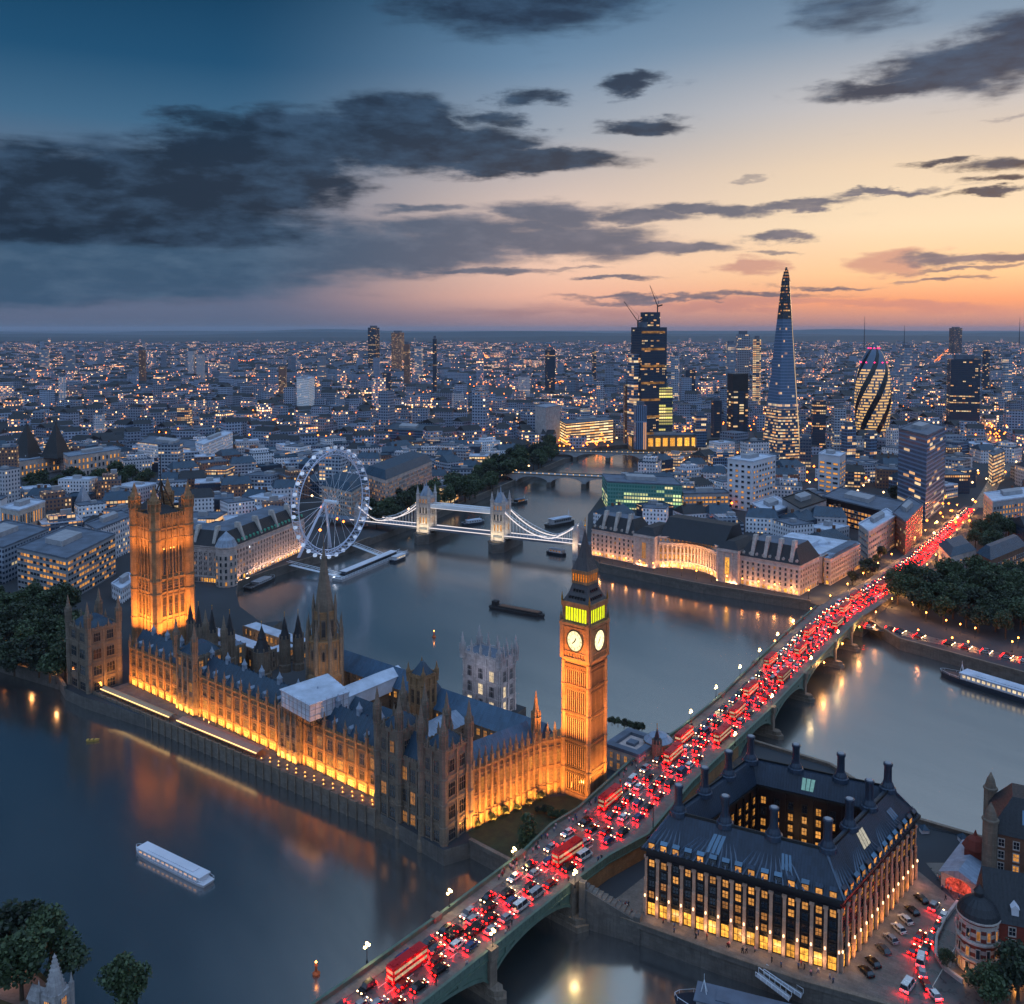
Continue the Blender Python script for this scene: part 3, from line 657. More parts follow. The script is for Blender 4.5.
far_p = [(BR_R[7].lerp(BR_R[8], .1), BR_L[7].lerp(BR_L[8], .1)), (BR_R[8], BR_L[8]), (BR_R[9].lerp(BR_R[10], .0), BR_L[9]), (BR_R[10], BR_L[10]), (BR_R[10].lerp(BR_R[11], .55), BR_L[10].lerp(BR_L[11], .55)), (BR_R[11], BR_L[11])]
for a, b in zip(far_p, far_p[1:]): arch_span(a[0], b[0], a[1], b[1], 2.6, 9.3)
for r, l in [(BR_R[2], BR_L[2])] + far_p[1:-1]: pier(r, l, stn_dir(2) if r is BR_R[2] else stn_dir(9))
# abutments: solid masonry where the bridge meets the land
ab = MB()
ab.prism([BR_R[3], BR_R[4], BR_R[5], BR_R[6], BR_R[7].lerp(BR_R[8], .1), BR_L[7].lerp(BR_L[8], .1), BR_L[6], BR_L[5], BR_L[4], BR_L[3]], -2, 9.9, 0)
part('abutment', ab, mat_stone('ochre_retaining_brick', (150, 112, 74), course=.4, dirt=.5), bridge)
ab = MB(); ab.prism([BR_R[11], BR_R[12], BR_R[13], BR_L[13], BR_L[12], BR_L[11]], -2, 6.2, 0); part('abutment', ab, GRANITE, bridge)
pier(BR_R[3], BR_L[3], stn_dir(3), 4.0)
# ------------------------------------------------------------------ the palace on the river (plan frame: x along the river front, y inland)
PO, PA = at(444, 861, 0), math.atan2(-.6195, .785)
PF = (PO, PA)
def pw(x, y, z=0.0):
    c, s = math.cos(PA), math.sin(PA); return Vector((PO.x + c * x - s * y, PO.y + s * x + c * y, z))
def pinv(v):
    c, s = math.cos(PA), math.sin(PA); d = Vector((v.x - PO.x, v.y - PO.y)); return Vector((c * d.x + s * d.y, -s * d.x + c * d.y))
PINN = pinnacle_mesh(.95, 6.2, STONE_DK); PINN_S = pinnacle_mesh(.7, 4.0, STONE_DK); TURRET = turret_mesh(1.3, 9.6, 7.2, STONE_DK)
TURRET_L = turret_mesh(1.2, 6.5, 5.5, STONE_DK)
def gothic_wall(mb, F, z0, z1, nb, strings, wins=None, levels=(), ww=.5, pane=None, pins=None, proj=.55, bw=.85, ribs=True, margin=0.0, pinm=None):
    """buttressed, panelled wall in bays"""
    L = F.L - 2 * margin; st = L / nb
    for k in range(nb + 1):
        s = margin + st * k
        mb.fbox(F, s - bw / 2, s + bw / 2, 0, proj, z0, z1 + .6); mb.fbox(F, s - bw * .62, s + bw * .62, 0, proj * 1.5, z0, z0 + (z1 - z0) * .3)
        if pins is not None: q = F.p(s, proj * .45); pins.append((q.x, q.y, z1 + .4))
    for z in strings: mb.fbox(F, 0, F.L, 0, .34, z, z + .45)
    mb.fbox(F, 0, F.L, 0, .45, z1 - .4, z1 + .15)
    for k in range(nb):
        s = margin + st * k
        for q in (.2, .5, .8): mb.fbox(F, s + st * (q - .09), s + st * (q + .09), 0, .3, z1 + .15, z1 + 1.0)
        mb.fbox(F, s + .3, s + st - .3, -.05, .12, z1, z1 + .55)
        if ribs:
            for q in (.16, .84): mb.fbox(F, s + st * q - .11, s + st * q + .11, 0, .2, z0, z1)
            for zz in strings: mb.fbox(F, s + .4, s + st - .4, 0, .12, zz - 1.0, zz - .25)
        for (zb, h, wf) in levels:
            q = F.p(s + st / 2, .05); wins.append((q.x, q.y, zb, F.ang, st * wf, h, pane(k, zb) if callable(pane) else pane))
def pins_to(parent, pins, mesh, cap=100):
    for (x, y, z) in pins[:cap]: place('pinnacle', mesh, parent, (x, y, z))

# --- long river range
rr = fthing('palace_range', 'long golden lit Gothic range along the river terrace with a slate roof', 'palace', PF, (-112, 6, 4))
X0, X1, Y0, Y1, ZP = -196.5, -30.0, 6.2, 18.0, 22.0
mb = MB(); mb.box(X0, X1, Y0, Y1, 3, ZP); pins = []; wins = []
def rpane(k, zb):
    if zb < 6: return TERR
    return pick((DARKGLASS, .62), (LIT_DIM, .28), (LIT, .1))
F = Face((X0, Y0), (X1, Y0))
gothic_wall(mb, F, 4, ZP, 30, (8.6, 13.6, 19.6), wins, ((5.5, 2.8, .8), (9.6, 3.4, .46), (14.9, 3.9, .46)), pane=rpane, pins=pins)
Fb = Face((X1, Y1), (X0, Y1)); gothic_wall(mb, Fb, 4, ZP, 24, (12,), [], (), ribs=False)
part('wall', mb, STONE, rr); pins_to(rr, pins, PINN)
add_windows(rr, wins, STONE_DK, 'gothic', 100)
mb = MB(); mb.gable(X0 + .3, X1 - .3, Y0 + .9, Y1 - .5, ZP + .2, 6.6, 'x', 0)
for x in np.arange(X0 + 3, X1 - 2, 2.75): mb.box(x - .12, x + .12, 12.0, 12.6, ZP + 6.6, ZP + 7.4)
part('roof', mb, SLATE, rr)
for k, x in enumerate(np.arange(X0 + 9, X1 - 6, 11.3)):
    vm = MB(); vm.box(x - .8, x + .8, 11.6, 13.0, ZP + 5.6, ZP + 8.4); vm.lathe(x, 12.3, [(1.25, ZP + 8.4), (.5, ZP + 9.6), (.03, ZP + 11)], 4, 0, math.pi / 4); part('roof_vent', vm, LEAD, rr)
for k, x in enumerate(np.arange(X0 + 5, X1 - 6, 8.2)):
    vm = MB(); vm.box(x - .6, x + .6, 7.6, 9.4, ZP + .6, ZP + 2.6); vm.gable(x - .8, x + .8, 7.4, 9.6, ZP + 2.6, .9, 'y'); part('dormer', vm, LEAD, rr)
# two towers in the middle of the river front
for (xa, xb, lab) in ((-156.5, -143.0, 'roofed middle tower of the river front with four dark corner turrets'), (-88.0, -76.5, 'middle tower of the river front half hidden under white sheeting')):
    t = fthing('palace_tower', lab, 'tower', PF, ((xa + xb) / 2, 5, 4)); mb = MB(); wins = []; pins = []
    zt = 29.5 if xa < -100 else 24.6
    mb.box(xa, xb, 4.6, 18.6, 3, zt)
    for Fq in rect_faces(xa, xb, 4.6, 18.6):
        gothic_wall(mb, Fq, 4, zt, 3, (8.6, 13.6, 19.6, 24.0), wins, ((4.7, 3.2, .6), (9.6, 3.4, .5), (14.9, 3.9, .5)) + (((24.6, 3.4, .5),) if zt > 26 else ()), pane=rpane, pins=[], margin=.8)
    part('wall', mb, STONE_DK, t); add_windows(t, wins, STONE_DK, 'gothic', 60)
    for x in (xa, xb):
        for y in ((4.6, 18.6) if zt > 26 else ()): place('corner_turret', TURRET if zt > 26 else TURRET_L, t, (x, y, zt - 2))
    mb = MB(); mb.slope_ring([(xa + .8, 5.4), (xb - .8, 5.4), (xb - .8, 17.8), (xa + .8, 17.8)], [(xa + 4, 9), (xb - 4, 9), (xb - 4, 14), (xa + 4, 14)], zt + .2, zt + (4.0 if zt > 26 else 1)); part('roof', mb, SLATE, t)
# white sheeted box over the second tower
t = fthing('sheeted_scaffold', 'white sheeted scaffold box standing over the palace roof', 'scaffold', PF, (-75, 11, 22)); mb = MB(); c = [(-84.5, 3.5), (-65.5, 1.2), (-63.5, 17.5), (-82.5, 23.5)]
mb.prism(c, 25.6, 31.6, 0, 1, bot=True); mb.prism(inset(c, -.5), 31.6, 32.0, 1); part('sheeting', mb, [SHEET, ROOF_PALE], t)
mb = MB(); ce_ = inset(c, -.12)
for a, b in zip(ce_, ce_[1:] + ce_[:1]):
    for q in np.linspace(0, 1, 8)[:-1]: p = a.lerp(b, q); mb.tube((p.x, p.y, 25.4), (p.x, p.y, 32.3), .09, 4)
    for z in (27.4, 29.6): mb.tube((a.x, a.y, z), (b.x, b.y, z), .08, 4)
part('frame', mb, CONCRETE, t); mb = MB(); ci = inset(c, .3)
for a, b in zip(ci, ci[1:] + ci[:1]):
    for q in (0, .25, .5, .75): p = a.lerp(b, q); mb.tube((p.x, p.y, 21.5), (p.x, p.y, 25.6), .12, 4)
    mb.tube((a.x, a.y, 23.6), (b.x, b.y, 23.6), .1, 4)
part('scaffold_poles', mb, IRON, t)
t = fthing('sheeted_walkway', 'long pale sheeted roof running inland from the white scaffold box', 'roof', PF, (-84, 40, 15)); mb = MB()
mb.box(-88, -79, 22, 62, 16, 21.5); mb.gable(-88.4, -78.6, 21.5, 62.5, 21.5, 2.2, 'y', 0, 0); part('sheeting', mb, ROOF_PALE, t)
mb = MB(); mb.box(-86, -81, 23, 61, 4, 15.98); part('wall', mb, STONE_DK, t)

# --- corner pavilions
def pavilion(lab, base, blocks, link, zpl, rpane2, roofm=SLATE):
    t = fthing('corner_pavilion', lab, 'tower', PF, base); mb = MB(); wins = []
    lv = ((5.4, 3.6, .62), (12.2, 4.2, .62), (19.4, 4.4, .62), (27.2, 3.9, .5))
    for (xa, xb, ya, yb, zt) in blocks:
        mb.box(xa, xb, ya, yb, -2, zt); mb.prism(inset([(xa, ya), (xb, ya), (xb, yb), (xa, yb)], -.9), -2, 2.2); mb.prism(inset([(xa, ya), (xb, ya), (xb, yb), (xa, yb)], -.5), 2.2, 4.0)
        for Fq in rect_faces(xa, xb, ya, yb):
            gothic_wall(mb, Fq, 4, zt, 2, (10.4, 17.6, 25.6), wins, lv, pane=rpane2, margin=1.1, proj=.4, bw=.7)
        for x in (xa, xb):
            for y in (ya, yb):
                mb.lathe(x, y, [(1.7, -2), (1.55, 3), (1.2, 4), (1.2, zt - 3)], 8, 0, math.pi / 8); place('corner_turret', TURRET, t, (x, y, zt - 3.4))
                for z in (10.4, 17.6, 25.6): mb.lathe(x, y, [(1.2, z), (1.45, z + .1), (1.45, z + .5), (1.2, z + .6)], 8, 0, math.pi / 8)
        rb = MB(); i1 = [(xa + 1, ya + 1), (xb - 1, ya + 1), (xb - 1, yb - 1), (xa + 1, yb - 1)]; i2 = inset(i1, 2.9); rb.slope_ring(i1, i2, zt + .2, zt + 3.4, 0); part('roof', rb, roofm, t)
        for p in i2: place('pinnacle', PINN_S, t, (p[0], p[1], zt + 3.2))
        for s in (.33, .66): place('pinnacle', PINN_S, t, (xa + (xb - xa) * s, ya - .2, zt)); place('pinnacle', PINN_S, t, (xb + .2, ya + (yb - ya) * s, zt))
    if link:
        xa, xb, ya, yb, zt = link; mb.box(xa, xb, ya, yb, -2, zt); mb.box(xa, xb, ya - .7, ya, -2, 3.6)
        gothic_wall(mb, Face((xa, ya), (xb, ya)), 4, zt, 3, (10.4, 17.6), wins, lv[:3], pane=rpane2, proj=.4, bw=.6)
        rb = MB(); rb.gable(xa, xb, ya + .8, yb, zt + .2, 6.5, 'x'); part('roof', rb, roofm, t)
    part('wall', mb, STONE_DK, t); add_windows(t, wins, STONE_DK, 'gothic', 90); return t
def npane(k, zb): return pick((DARKGLASS, .93), (LIT_DIM, .07))
pavilion('twin turreted stone pavilion rising from the water at the palace corner nearest the bridge', (-15, 6, 0), [(-9.6, 0, 0, 12, 34.2), (-30.6, -20.4, 1, 13, 34.2)], (-20.4, -9.6, 1.8, 12.2, 26.4), 0, npane)
pavilion('turreted stone pavilion at the far end of the lit river front beside dark trees', (-210, -3, 0), [(-219.0, -201.6, -10.6, 3.5, 32.6)], None, 0, npane)

# --- terrace with awnings
mb = MB(); tp = [(-199, -9.6), (-30, -.2), (-30, 6.2), (-199, 6.2)]; mb.prism(tp, -2, 5.3)
t = fthing('river_terrace', 'narrow stone terrace between the lit palace front and the river', 'terrace', PF, (-115, 0, 0)); part('paving', mb, PAVING, t)
mb = MB(); mb.bar((-199, -9.4), (-30.5, -.1), .6, 4.2, 6.0)
for k in range(40): q = Vector((-199, -9.4)).lerp(Vector((-30.5, -.1)), k / 39); mb.box(q.x - .35, q.x + .35, q.y - .6, q.y + .4, -2, 6.3)
part('parapet', mb, STONE_DK, t)
ty = lambda x: -9.6 + 9.4 * (x + 199) / 169
def awning(x0, x1, w_, col, lab):
    t = fthing('terrace_awning', lab, 'awning', PF, ((x0 + x1) / 2, ty(x0) + 3, 4.2)); mb = MB(); n = max(3, int((x1 - x0) / 4))
    for i in range(n):
        a, b = x0 + (x1 - x0) * i / n, x0 + (x1 - x0) * (i + 1) / n; ya, yb = ty(a) + 1.2, ty(b) + 1.2
        mb.quad((a, ya, 7.6), (b, yb, 7.6), (b, yb + w_ / 2, 8.5), (a, ya + w_ / 2, 8.5)); mb.quad((a, ya + w_ / 2, 8.5), (b, yb + w_ / 2, 8.5), (b, yb + w_, 7.6), (a, ya + w_, 7.6))
        mb.quad((a, ya, 7.0), (b, yb, 7.0), (b, yb, 7.6), (a, ya, 7.6)); mb.quad((a, ya + w_, 7.0), (b, yb + w_, 7.0), (b, yb + w_, 7.6), (a, ya + w_, 7.6))
    part('canopy', mb, col, t); mb = MB()
    for i in range(n + 1):
        a = x0 + (x1 - x0) * i / n; mb.tube((a, ty(a) + 1.3, 5.3), (a, ty(a) + 1.3, 7.6), .08, 4)
    part('posts', mb, IRON, t); mb = MB()
    mb.tube((x0, ty(x0) + 1.1, 7.75), (x1, ty(x1) + 1.1, 7.75), .2, 4); part('lamp_string', mb, WARMSTRIP, t)
CANVAS_W = mat_plain('pale_canvas', (170, 140, 112), .8, vary=.12, scale=.6); CANVAS_P = mat_plain('pink_canvas', (176, 126, 108), .8, vary=.15, scale=.6)
awning(-196, -146, 3.6, CANVAS_W, 'narrow pale awning with a bright light strip at the far end of the terrace')
awning(-141, -92, 5.4, CANVAS_P, 'long pinkish awning roof in the middle of the river terrace')
TBL = MB(); TBL.lathe(0, 0, [(.08, 0), (.08, .7)], 5); TBL.lathe(0, 0, [(.7, .7), (.7, .76)], 8); TBL.lathe(0, 0, [(.1, .76), (.12, 1.1), (.01, 1.12)], 6, 1)
TBLM = mesh_of('terrace_table', TBL, [CANVAS_W, mat_glow('table_lamp', (255, 170, 70), 6)])
for k in range(26):
    x = -90 + k * 2.35; y = ty(x) + 1.8 + (k % 2) * 2.0; q = pw(x, y, 5.31); o = place('terrace_table', TBLM, None, q)
    tag(o, 'small round table with a lit lamp on the open terrace', 'table', 'lamp lit tables on the open terrace')
# floodlights along the terrace, below the sills
for k in range(22):
    x = -192 + k * 7.5
    area_light(pw(x, 3.0, 5.9), pw(x, 7.0, 15), 2000, 6.5, .6, AMBER)
area_light(pw(-197.0, -3, 5.9), pw(-202, -3, 16), 1700, 1, 7, AMBER)

# --- north range between the pavilion and the clock tower
NA, NBp = pinv(at(466, 834, 4)), pinv(at(539, 800, 4))
Fn = Face(NA, NBp)
nr = fthing('palace_wing', 'brightly floodlit orange wing between the corner pavilion and the clock tower', 'palace', PF, (NA.x - 6, (NA.y + NBp.y) / 2, 3)); mb = MB(); pins = []; wins = []
d12 = -Fn.n * 12
foot = [NA, NBp, NBp + d12, NA + d12]; mb.prism(foot, 2, 24)
gothic_wall(mb, Fn, 3, 24, 12, (8.2, 15.0, 21.6), wins, ((4.0, 3.2, .55), (9.6, 4.2, .5), (16.2, 4.4, .5)), pane=lambda k, zb: LIT_BRIGHT if zb < 5 else pick((LIT_DIM, .5), (LIT, .25), (DARKGLASS, .25)), pins=pins)
part('wall', mb, STONE, nr); pins_to(nr, pins, PINN); add_windows(nr, wins, STONE, 'gothic', 60)
mb = MB(); fi = [tuple(NA + Fn.n * -1.0), tuple(NBp + Fn.n * -1.0), tuple(NBp + d12 * .98), tuple(NA + d12 * .98)]; mA, mB_ = (Vector(fi[0]) + Vector(fi[3])) / 2, (Vector(fi[1]) + Vector(fi[2])) / 2
P3 = lambda p, z: (p[0], p[1], z)
mb.quad(P3(fi[0], 24.2), P3(fi[1], 24.2), P3(mB_, 29.6), P3(mA, 29.6)); mb.quad(P3(fi[2], 24.2), P3(fi[3], 24.2), P3(mA, 29.6), P3(mB_, 29.6)); mb.poly((P3(fi[1], 24.2), P3(fi[2], 24.2), P3(mB_, 29.6))); mb.poly((P3(fi[3], 24.2), P3(fi[0], 24.2), P3(mA, 29.6)))
part('roof', mb, mat_roof('blue_slate_roof', (58, 88, 114), rough=.4), nr)
q = Fn.p(Fn.L - .2, -1.4); place('corner_turret', turret_mesh(1.5, 10, 9, STONE), nr, (q.x, q.y, 23))
BBX, BBY, BBW = 15.9, 54.2, 11.6
lk = fthing('palace_link', 'short floodlit link wall joining the orange wing to the clock tower', 'palace', PF, (8, 50, 3)); mb = MB(); wins = []; pins = []
La, Lb = NBp + Vector((.1, .25)), Vector((BBX - BBW / 2 - .1, BBY - BBW / 2 + .8)); Fl = Face(La, Lb); mb.prism([La, Lb, Lb + Vector((0, 8)), La + Vector((-1, 12))], 2, 24.2)
gothic_wall(mb, Fl, 3, 24.2, 3, (8.2, 15.0, 21.6), wins, ((4.2, 3, .5), (9.6, 4.2, .5), (16.2, 4.4, .5)), pane=lambda k, zb: pick((LIT_DIM, .6), (LIT, .4)), pins=pins)
part('wall', mb, STONE, lk); pins_to(lk, pins, PINN); add_windows(lk, wins, STONE, 'gothic', 20)
for k in range(6):
    q = Fn.p(2.5 + k * Fn.L / 6.2, 3.6); u = Fn.p(2.5 + k * Fn.L / 6.2, -.6); area_light(pw(q.x, q.y, 5.8), pw(u.x, u.y, 16), 2800, 5, .6, AMBER)
q = Fl.p(Fl.L / 2, 3.0); area_light(pw(q.x, q.y, 5.8), pw(Fl.p(4).x, Fl.p(4).y + .6, 16), 900, 4, .6, AMBER)

# --- ranges round the inner courts
def court_range(lab, x0, x1, y0, y1, ze, h, axis='x', roofm=SLATE, lit=.5, nwin=0):
    t = fthing('court_range', lab, 'palace', PF, ((x0 + x1) / 2, (y0 + y1) / 2, 4)); mb = MB(); mb.box(x0, x1, y0, y1, 3, ze); wins = []
    for Fq in rect_faces(x0, x1, y0, y1):
        n = max(3, int(Fq.L / 3.6))
        for k in range(0, n + 1, 1): mb.fbox(Fq, Fq.L * k / n - .3 if k else 0, min(Fq.L, Fq.L * k / n + .3), 0, .35, 4, ze + .3)
        grid_windows(Fq, ze - 3.6, 1, n, 1.7, 2.6, 0, lambda r, i: pick((LIT, lit), (LIT_DIM, .2), (DARKGLASS, 1 - lit)), out=wins, nn=.05)
        grid_windows(Fq, ze - 8.4, 1, n, 1.7, 3.0, 0, lambda r, i: pick((LIT, lit * .5), (DARKGLASS, .7)), out=wins, nn=.05)
    part('wall', mb, STONE_DK, t); add_windows(t, wins, STONE_DK, 'gothic', 40)
    mb = MB()
    if h > 0: mb.gable(x0 - .3, x1 + .3, y0 - .3, y1 + .3, ze + .1, h, axis, 0, 0)
    else: mb.box(x0 + .4, x1 - .4, y0 + .4, y1 - .4, ze - .2, ze + .25)
    part('roof', mb, roofm, t); return t
BLUE = MATS['blue_slate_roof']
court_range('long blue slate hall roof with a row of lit clerestory windows before the clock tower', -52, -1.5, 50, 60.5, 17.5, 6.5, 'x', BLUE, .75)
court_range('blue slate range continuing left behind the crocketed lantern spire', -116, -60, 55, 65, 17.5, 6.5, 'x', BLUE, .6)
court_range('low grey lead roofed range across the court behind the corner pavilion', -46, -34, 18.5, 50, 17, 3.2, 'y', LEAD, .35)
court_range('slate cross range with a flat lead ridge left of the white walkway', -112, -99, 18.5, 40, 17, 4.0, 'y', SLATE, .3)
court_range('narrow dark range along the middle court right of the white walkway', -78, -47, 30, 38, 17, 4.0, 'x', SLATE, .4)
court_range('flat grey roofed range crossing the far court left of the dark twin turrets', -182, -170, 18.5, 48, 18, 0, 'y', ROOF_FELT, .25)
court_range('stepped stone range with pale roof at the foot of the square tower', -214, -160, 50.5, 58, 15, 0, 'x', ROOF_PALE, .5)
court_range('pale flat roofed range on the waterfront beyond the square tower', -206, -162, 72, 80, 12.5, 0, 'x', ROOF_PALE, .7)
court_range('short pale block closing the lit yard beyond the square tower', -170.0, -162, 58.5, 71.5, 12.0, 0, 'y', ROOF_PALE, .8)
for x, y, z in ((-180, 64, 9), (-190, 66, 9), (-95, 52, 9), (-60, 44, 9), (-20, 30, 9), (-5, 44, 14)): point_light(pw(x, y, z), 900, WARM, .8)

def turret_tower(lab, x, y, r, zb, zt, zs, roofm, mat=STONE_DK):
    """octagonal stone turret with a dark spire"""
    t = fthing('roof_turret', lab, 'turret', PF, (x, y, zb)); mb = MB(); mb.lathe(x, y, [(r * 1.25, zb), (r * 1.25, zb + 3), (r, zb + 3.4), (r, zt), (r * 1.15, zt + .1), (r * 1.15, zt + .7)], 8, 0, math.pi / 8)
    for k in range(8): a = math.pi / 8 + k * math.pi / 4; mb.box(x + r * math.cos(a) - .22, x + r * math.cos(a) + .22, y + r * math.sin(a) - .22, y + r * math.sin(a) + .22, zb + 3, zt + 2.2)
    part('wall', mb, mat, t); mb = MB(); mb.lathe(x, y, [(r * 1.1, zt + .7), (r * .95, zt + 1.6), (r * .5, zt + (zs - zt) * .5), (r * .56, zt + (zs - zt) * .53), (.04, zs)], 8, 0, math.pi / 8); part('spire', mb, roofm, t)
    mb = MB(); mb.tube((x, y, zs - .3), (x, y, zs + 1.6), .1, 4); mb.lathe(x, y, [(.02, zs + 1.4), (.25, zs + 1.7), (.02, zs + 2.0)], 6); part('finial', mb, GILT, t)
turret_tower('squat dark octagonal ventilation turret with slate spire, nearer of two groups', -134, 31, 3.4, 15, 27, 38.5, SLATE_DK)
turret_tower('slim dark spired turret left of the crocketed lantern spire', -134, 43, 2.2, 15, 29, 39.5, SLATE_DK)
turret_tower('slim dark spired turret touching its twin left of the crocketed lantern spire', -131, 48, 2.2, 15, 29, 40, SLATE_DK)
turret_tower('thin dark spire at the foot of the floodlit square tower', -193, 34, 1.8, 15, 26, 36, SLATE_DK)
turret_tower('dark pointed turret right of the thin spire by the floodlit square tower', -183, 32, 1.9, 15, 27, 37.5, SLATE_DK)
turret_tower('dark pointed turret above the far courtyard near the river front tower', -166, 28, 2.1, 15, 29, 40, SLATE_DK)
turret_tower('dark turret with blunt spire above the river front beside the middle tower', -160, 33, 2.0, 15, 28, 38, SLATE_DK)
turret_tower('dark chimney like turret just right of the clock tower', 30, 80, 1.5, 5, 16, 22, SLATE_DK)

# --- crocketed central spire
t = fthing('lantern_spire', 'tall brown crocketed octagonal lantern tower with needle spire over the palace', 'spire', PF, (-109, 44.5, 10)); mb = MB(); cx, cy_ = -109, 44.5
mb.lathe(cx, cy_, [(8.2, 8), (8.2, 20), (7.4, 21), (7.0, 34), (7.3, 34.2), (7.3, 35)], 8, 0, math.pi / 8)
mb.lathe(cx, cy_, [(5.4, 34), (4.6, 46), (4.9, 46.2), (4.9, 47)], 8, 0, math.pi / 8)
part('lantern', mb, STONE, t)
mb = MB()
for k in range(8):
    a = math.pi / 8 + k * math.pi / 4; c, s = math.cos(a), math.sin(a)
    mb.lathe(cx + 7.4 * c, cy_ + 7.4 * s, [(1.0, 8), (.85, 36), (1.0, 36.2), (.5, 40), (.03, 45)], 6)
    mb.lathe(cx + 4.9 * c, cy_ + 4.9 * s, [(.55, 34), (.5, 48), (.6, 48.2), (.02, 54)], 6)
    mb.tube((cx + 7.2 * c, cy_ + 7.2 * s, 37), (cx + 4.8 * c, cy_ + 4.8 * s, 43), .3, 4)
    a2 = a + math.pi / 8; c2, s2 = math.cos(a2), math.sin(a2)
    for q in (-.9, .9): mb.tube((cx + 6.9 * c2 - q * s2, cy_ + 6.9 * s2 + q * c2, 12), (cx + 6.6 * c2 - q * s2, cy_ + 6.6 * s2 + q * c2, 34), .22, 4)
    for zz in np.arange(49, 70, 2.2): rr_ = 3.9 * (1 - (zz - 47) / 29); mb.lathe(cx + rr_ * c, cy_ + rr_ * s, [(.02, zz), (.28, zz + .4), (.02, zz + .9)], 4)
part('buttresses', mb, STONE_DK, t)
mb = MB(); mb.lathe(cx, cy_, [(4.2, 47), (3.3, 53), (1.9, 62), (.8, 70), (.15, 76)], 8, 0, math.pi / 8); mb.tube((cx, cy_, 75), (cx, cy_, 79), .15, 5); part('spire', mb, STONE_DK, t)
wins = []
for k in range(8):
    a = k * math.pi / 4; F_ang = a + math.pi / 2
    wins.append((cx + 6.62 * math.cos(a), cy_ + 6.62 * math.sin(a), 22, F_ang, 2.2, 9.5, DARKGLASS)); wins.append((cx + 4.78 * math.cos(a), cy_ + 4.78 * math.sin(a), 36, F_ang, 1.5, 7.5, DARKGLASS))
add_windows(t, wins, STONE_DK, 'gothic', 16)
area_light(pw(-104, 30, 20), pw(-108, 43, 34), 600, 3, .6, WARM); area_light(pw(-92, 40, 22), pw(-106, 44, 34), 500, 3, .6, WARM)

# --- small square tower by the hall roof, and the pale tower behind
def square_tower(name, lab, x0, x1, y0, y1, zb, zt, mat, strings, levels, nb, turret, panef, style='gothic', roofm=None, cat='tower'):
    t = fthing(name, lab, cat, PF, ((x0 + x1) / 2, (y0 + y1) / 2, zb)); mb = MB(); wins = []; mb.box(x0, x1, y0, y1, zb - 2, zt)
    for Fq in rect_faces(x0, x1, y0, y1): gothic_wall(mb, Fq, zb, zt, max(1, round(nb * Fq.L / (x1 - x0))), strings, wins, levels, pane=panef, margin=1.0, proj=.45, bw=.7)
    part('wall', mb, mat, t); add_windows(t, wins, mat, style, 60)
    for x in (x0, x1):
        for y in (y0, y1): place('corner_turret', turret, t, (x, y, zt - 2.5))
    mb = MB()
    if roofm: mb.slope_ring([(x0 + .6, y0 + .6), (x1 - .6, y0 + .6), (x1 - .6, y1 - .6), (x0 + .6, y1 - .6)], inset([(x0, y0), (x1, y0), (x1, y1), (x0, y1)], (x1 - x0) * .42), zt + .2, zt + 5)
    else: mb.box(x0 + .5, x1 - .5, y0 + .5, y1 - .5, zt - .5, zt + .1)
    part('roof', mb, roofm or ROOF_FELT, t); return t
square_tower('palace_tower', 'small square stone tower with pyramid roof behind the twin pavilion', -59.5, -51.5, 44.5, 52, 10, 31, STONE, (19, 27), ((20.5, 5.5, .55),), 2, turret_mesh(.8, 4, 3.6, STONE), lambda k, z: DARKGLASS, roofm=SLATE)
gt = square_tower('abbey_tower', 'pale grey floodlit square tower with many pinnacles alone by the water behind the palace', -64.5, -44.5, 82, 93, 5, 28.5, STONE_GREY, (11.5, 18, 24.5), ((5.6, 5, .4), (12.4, 4.6, .4), (18.9, 4.6, .4)), 3, turret_mesh(1.25, 5, 6, STONE_GREY), lambda k, z: pick((LIT_COOL, .25), (DARKGLASS, .75)))
for k in range(1, 4):
    for x, y in ((-64.5 + 5 * k, 82), (-64.5 + 5 * k, 93), (-44.5, 82 + 2.75 * k)): place('pinnacle', pinnacle_mesh(.9, 6.5, STONE_GREY) if k == 1 and y == 82 else gt.children[-1].data if gt.children[-1].name.startswith('pinnacle') else pinnacle_mesh(.9, 6.5, STONE_GREY), gt, (x, y, 28.7))
area_light(pw(-52, 70, 22), pw(-54, 82, 22), 330, 8, .5, (.95, .88, 1)); area_light(pw(-34, 87, 6), pw(-44, 87, 18), 300, 5, .5, (.95, .88, 1))

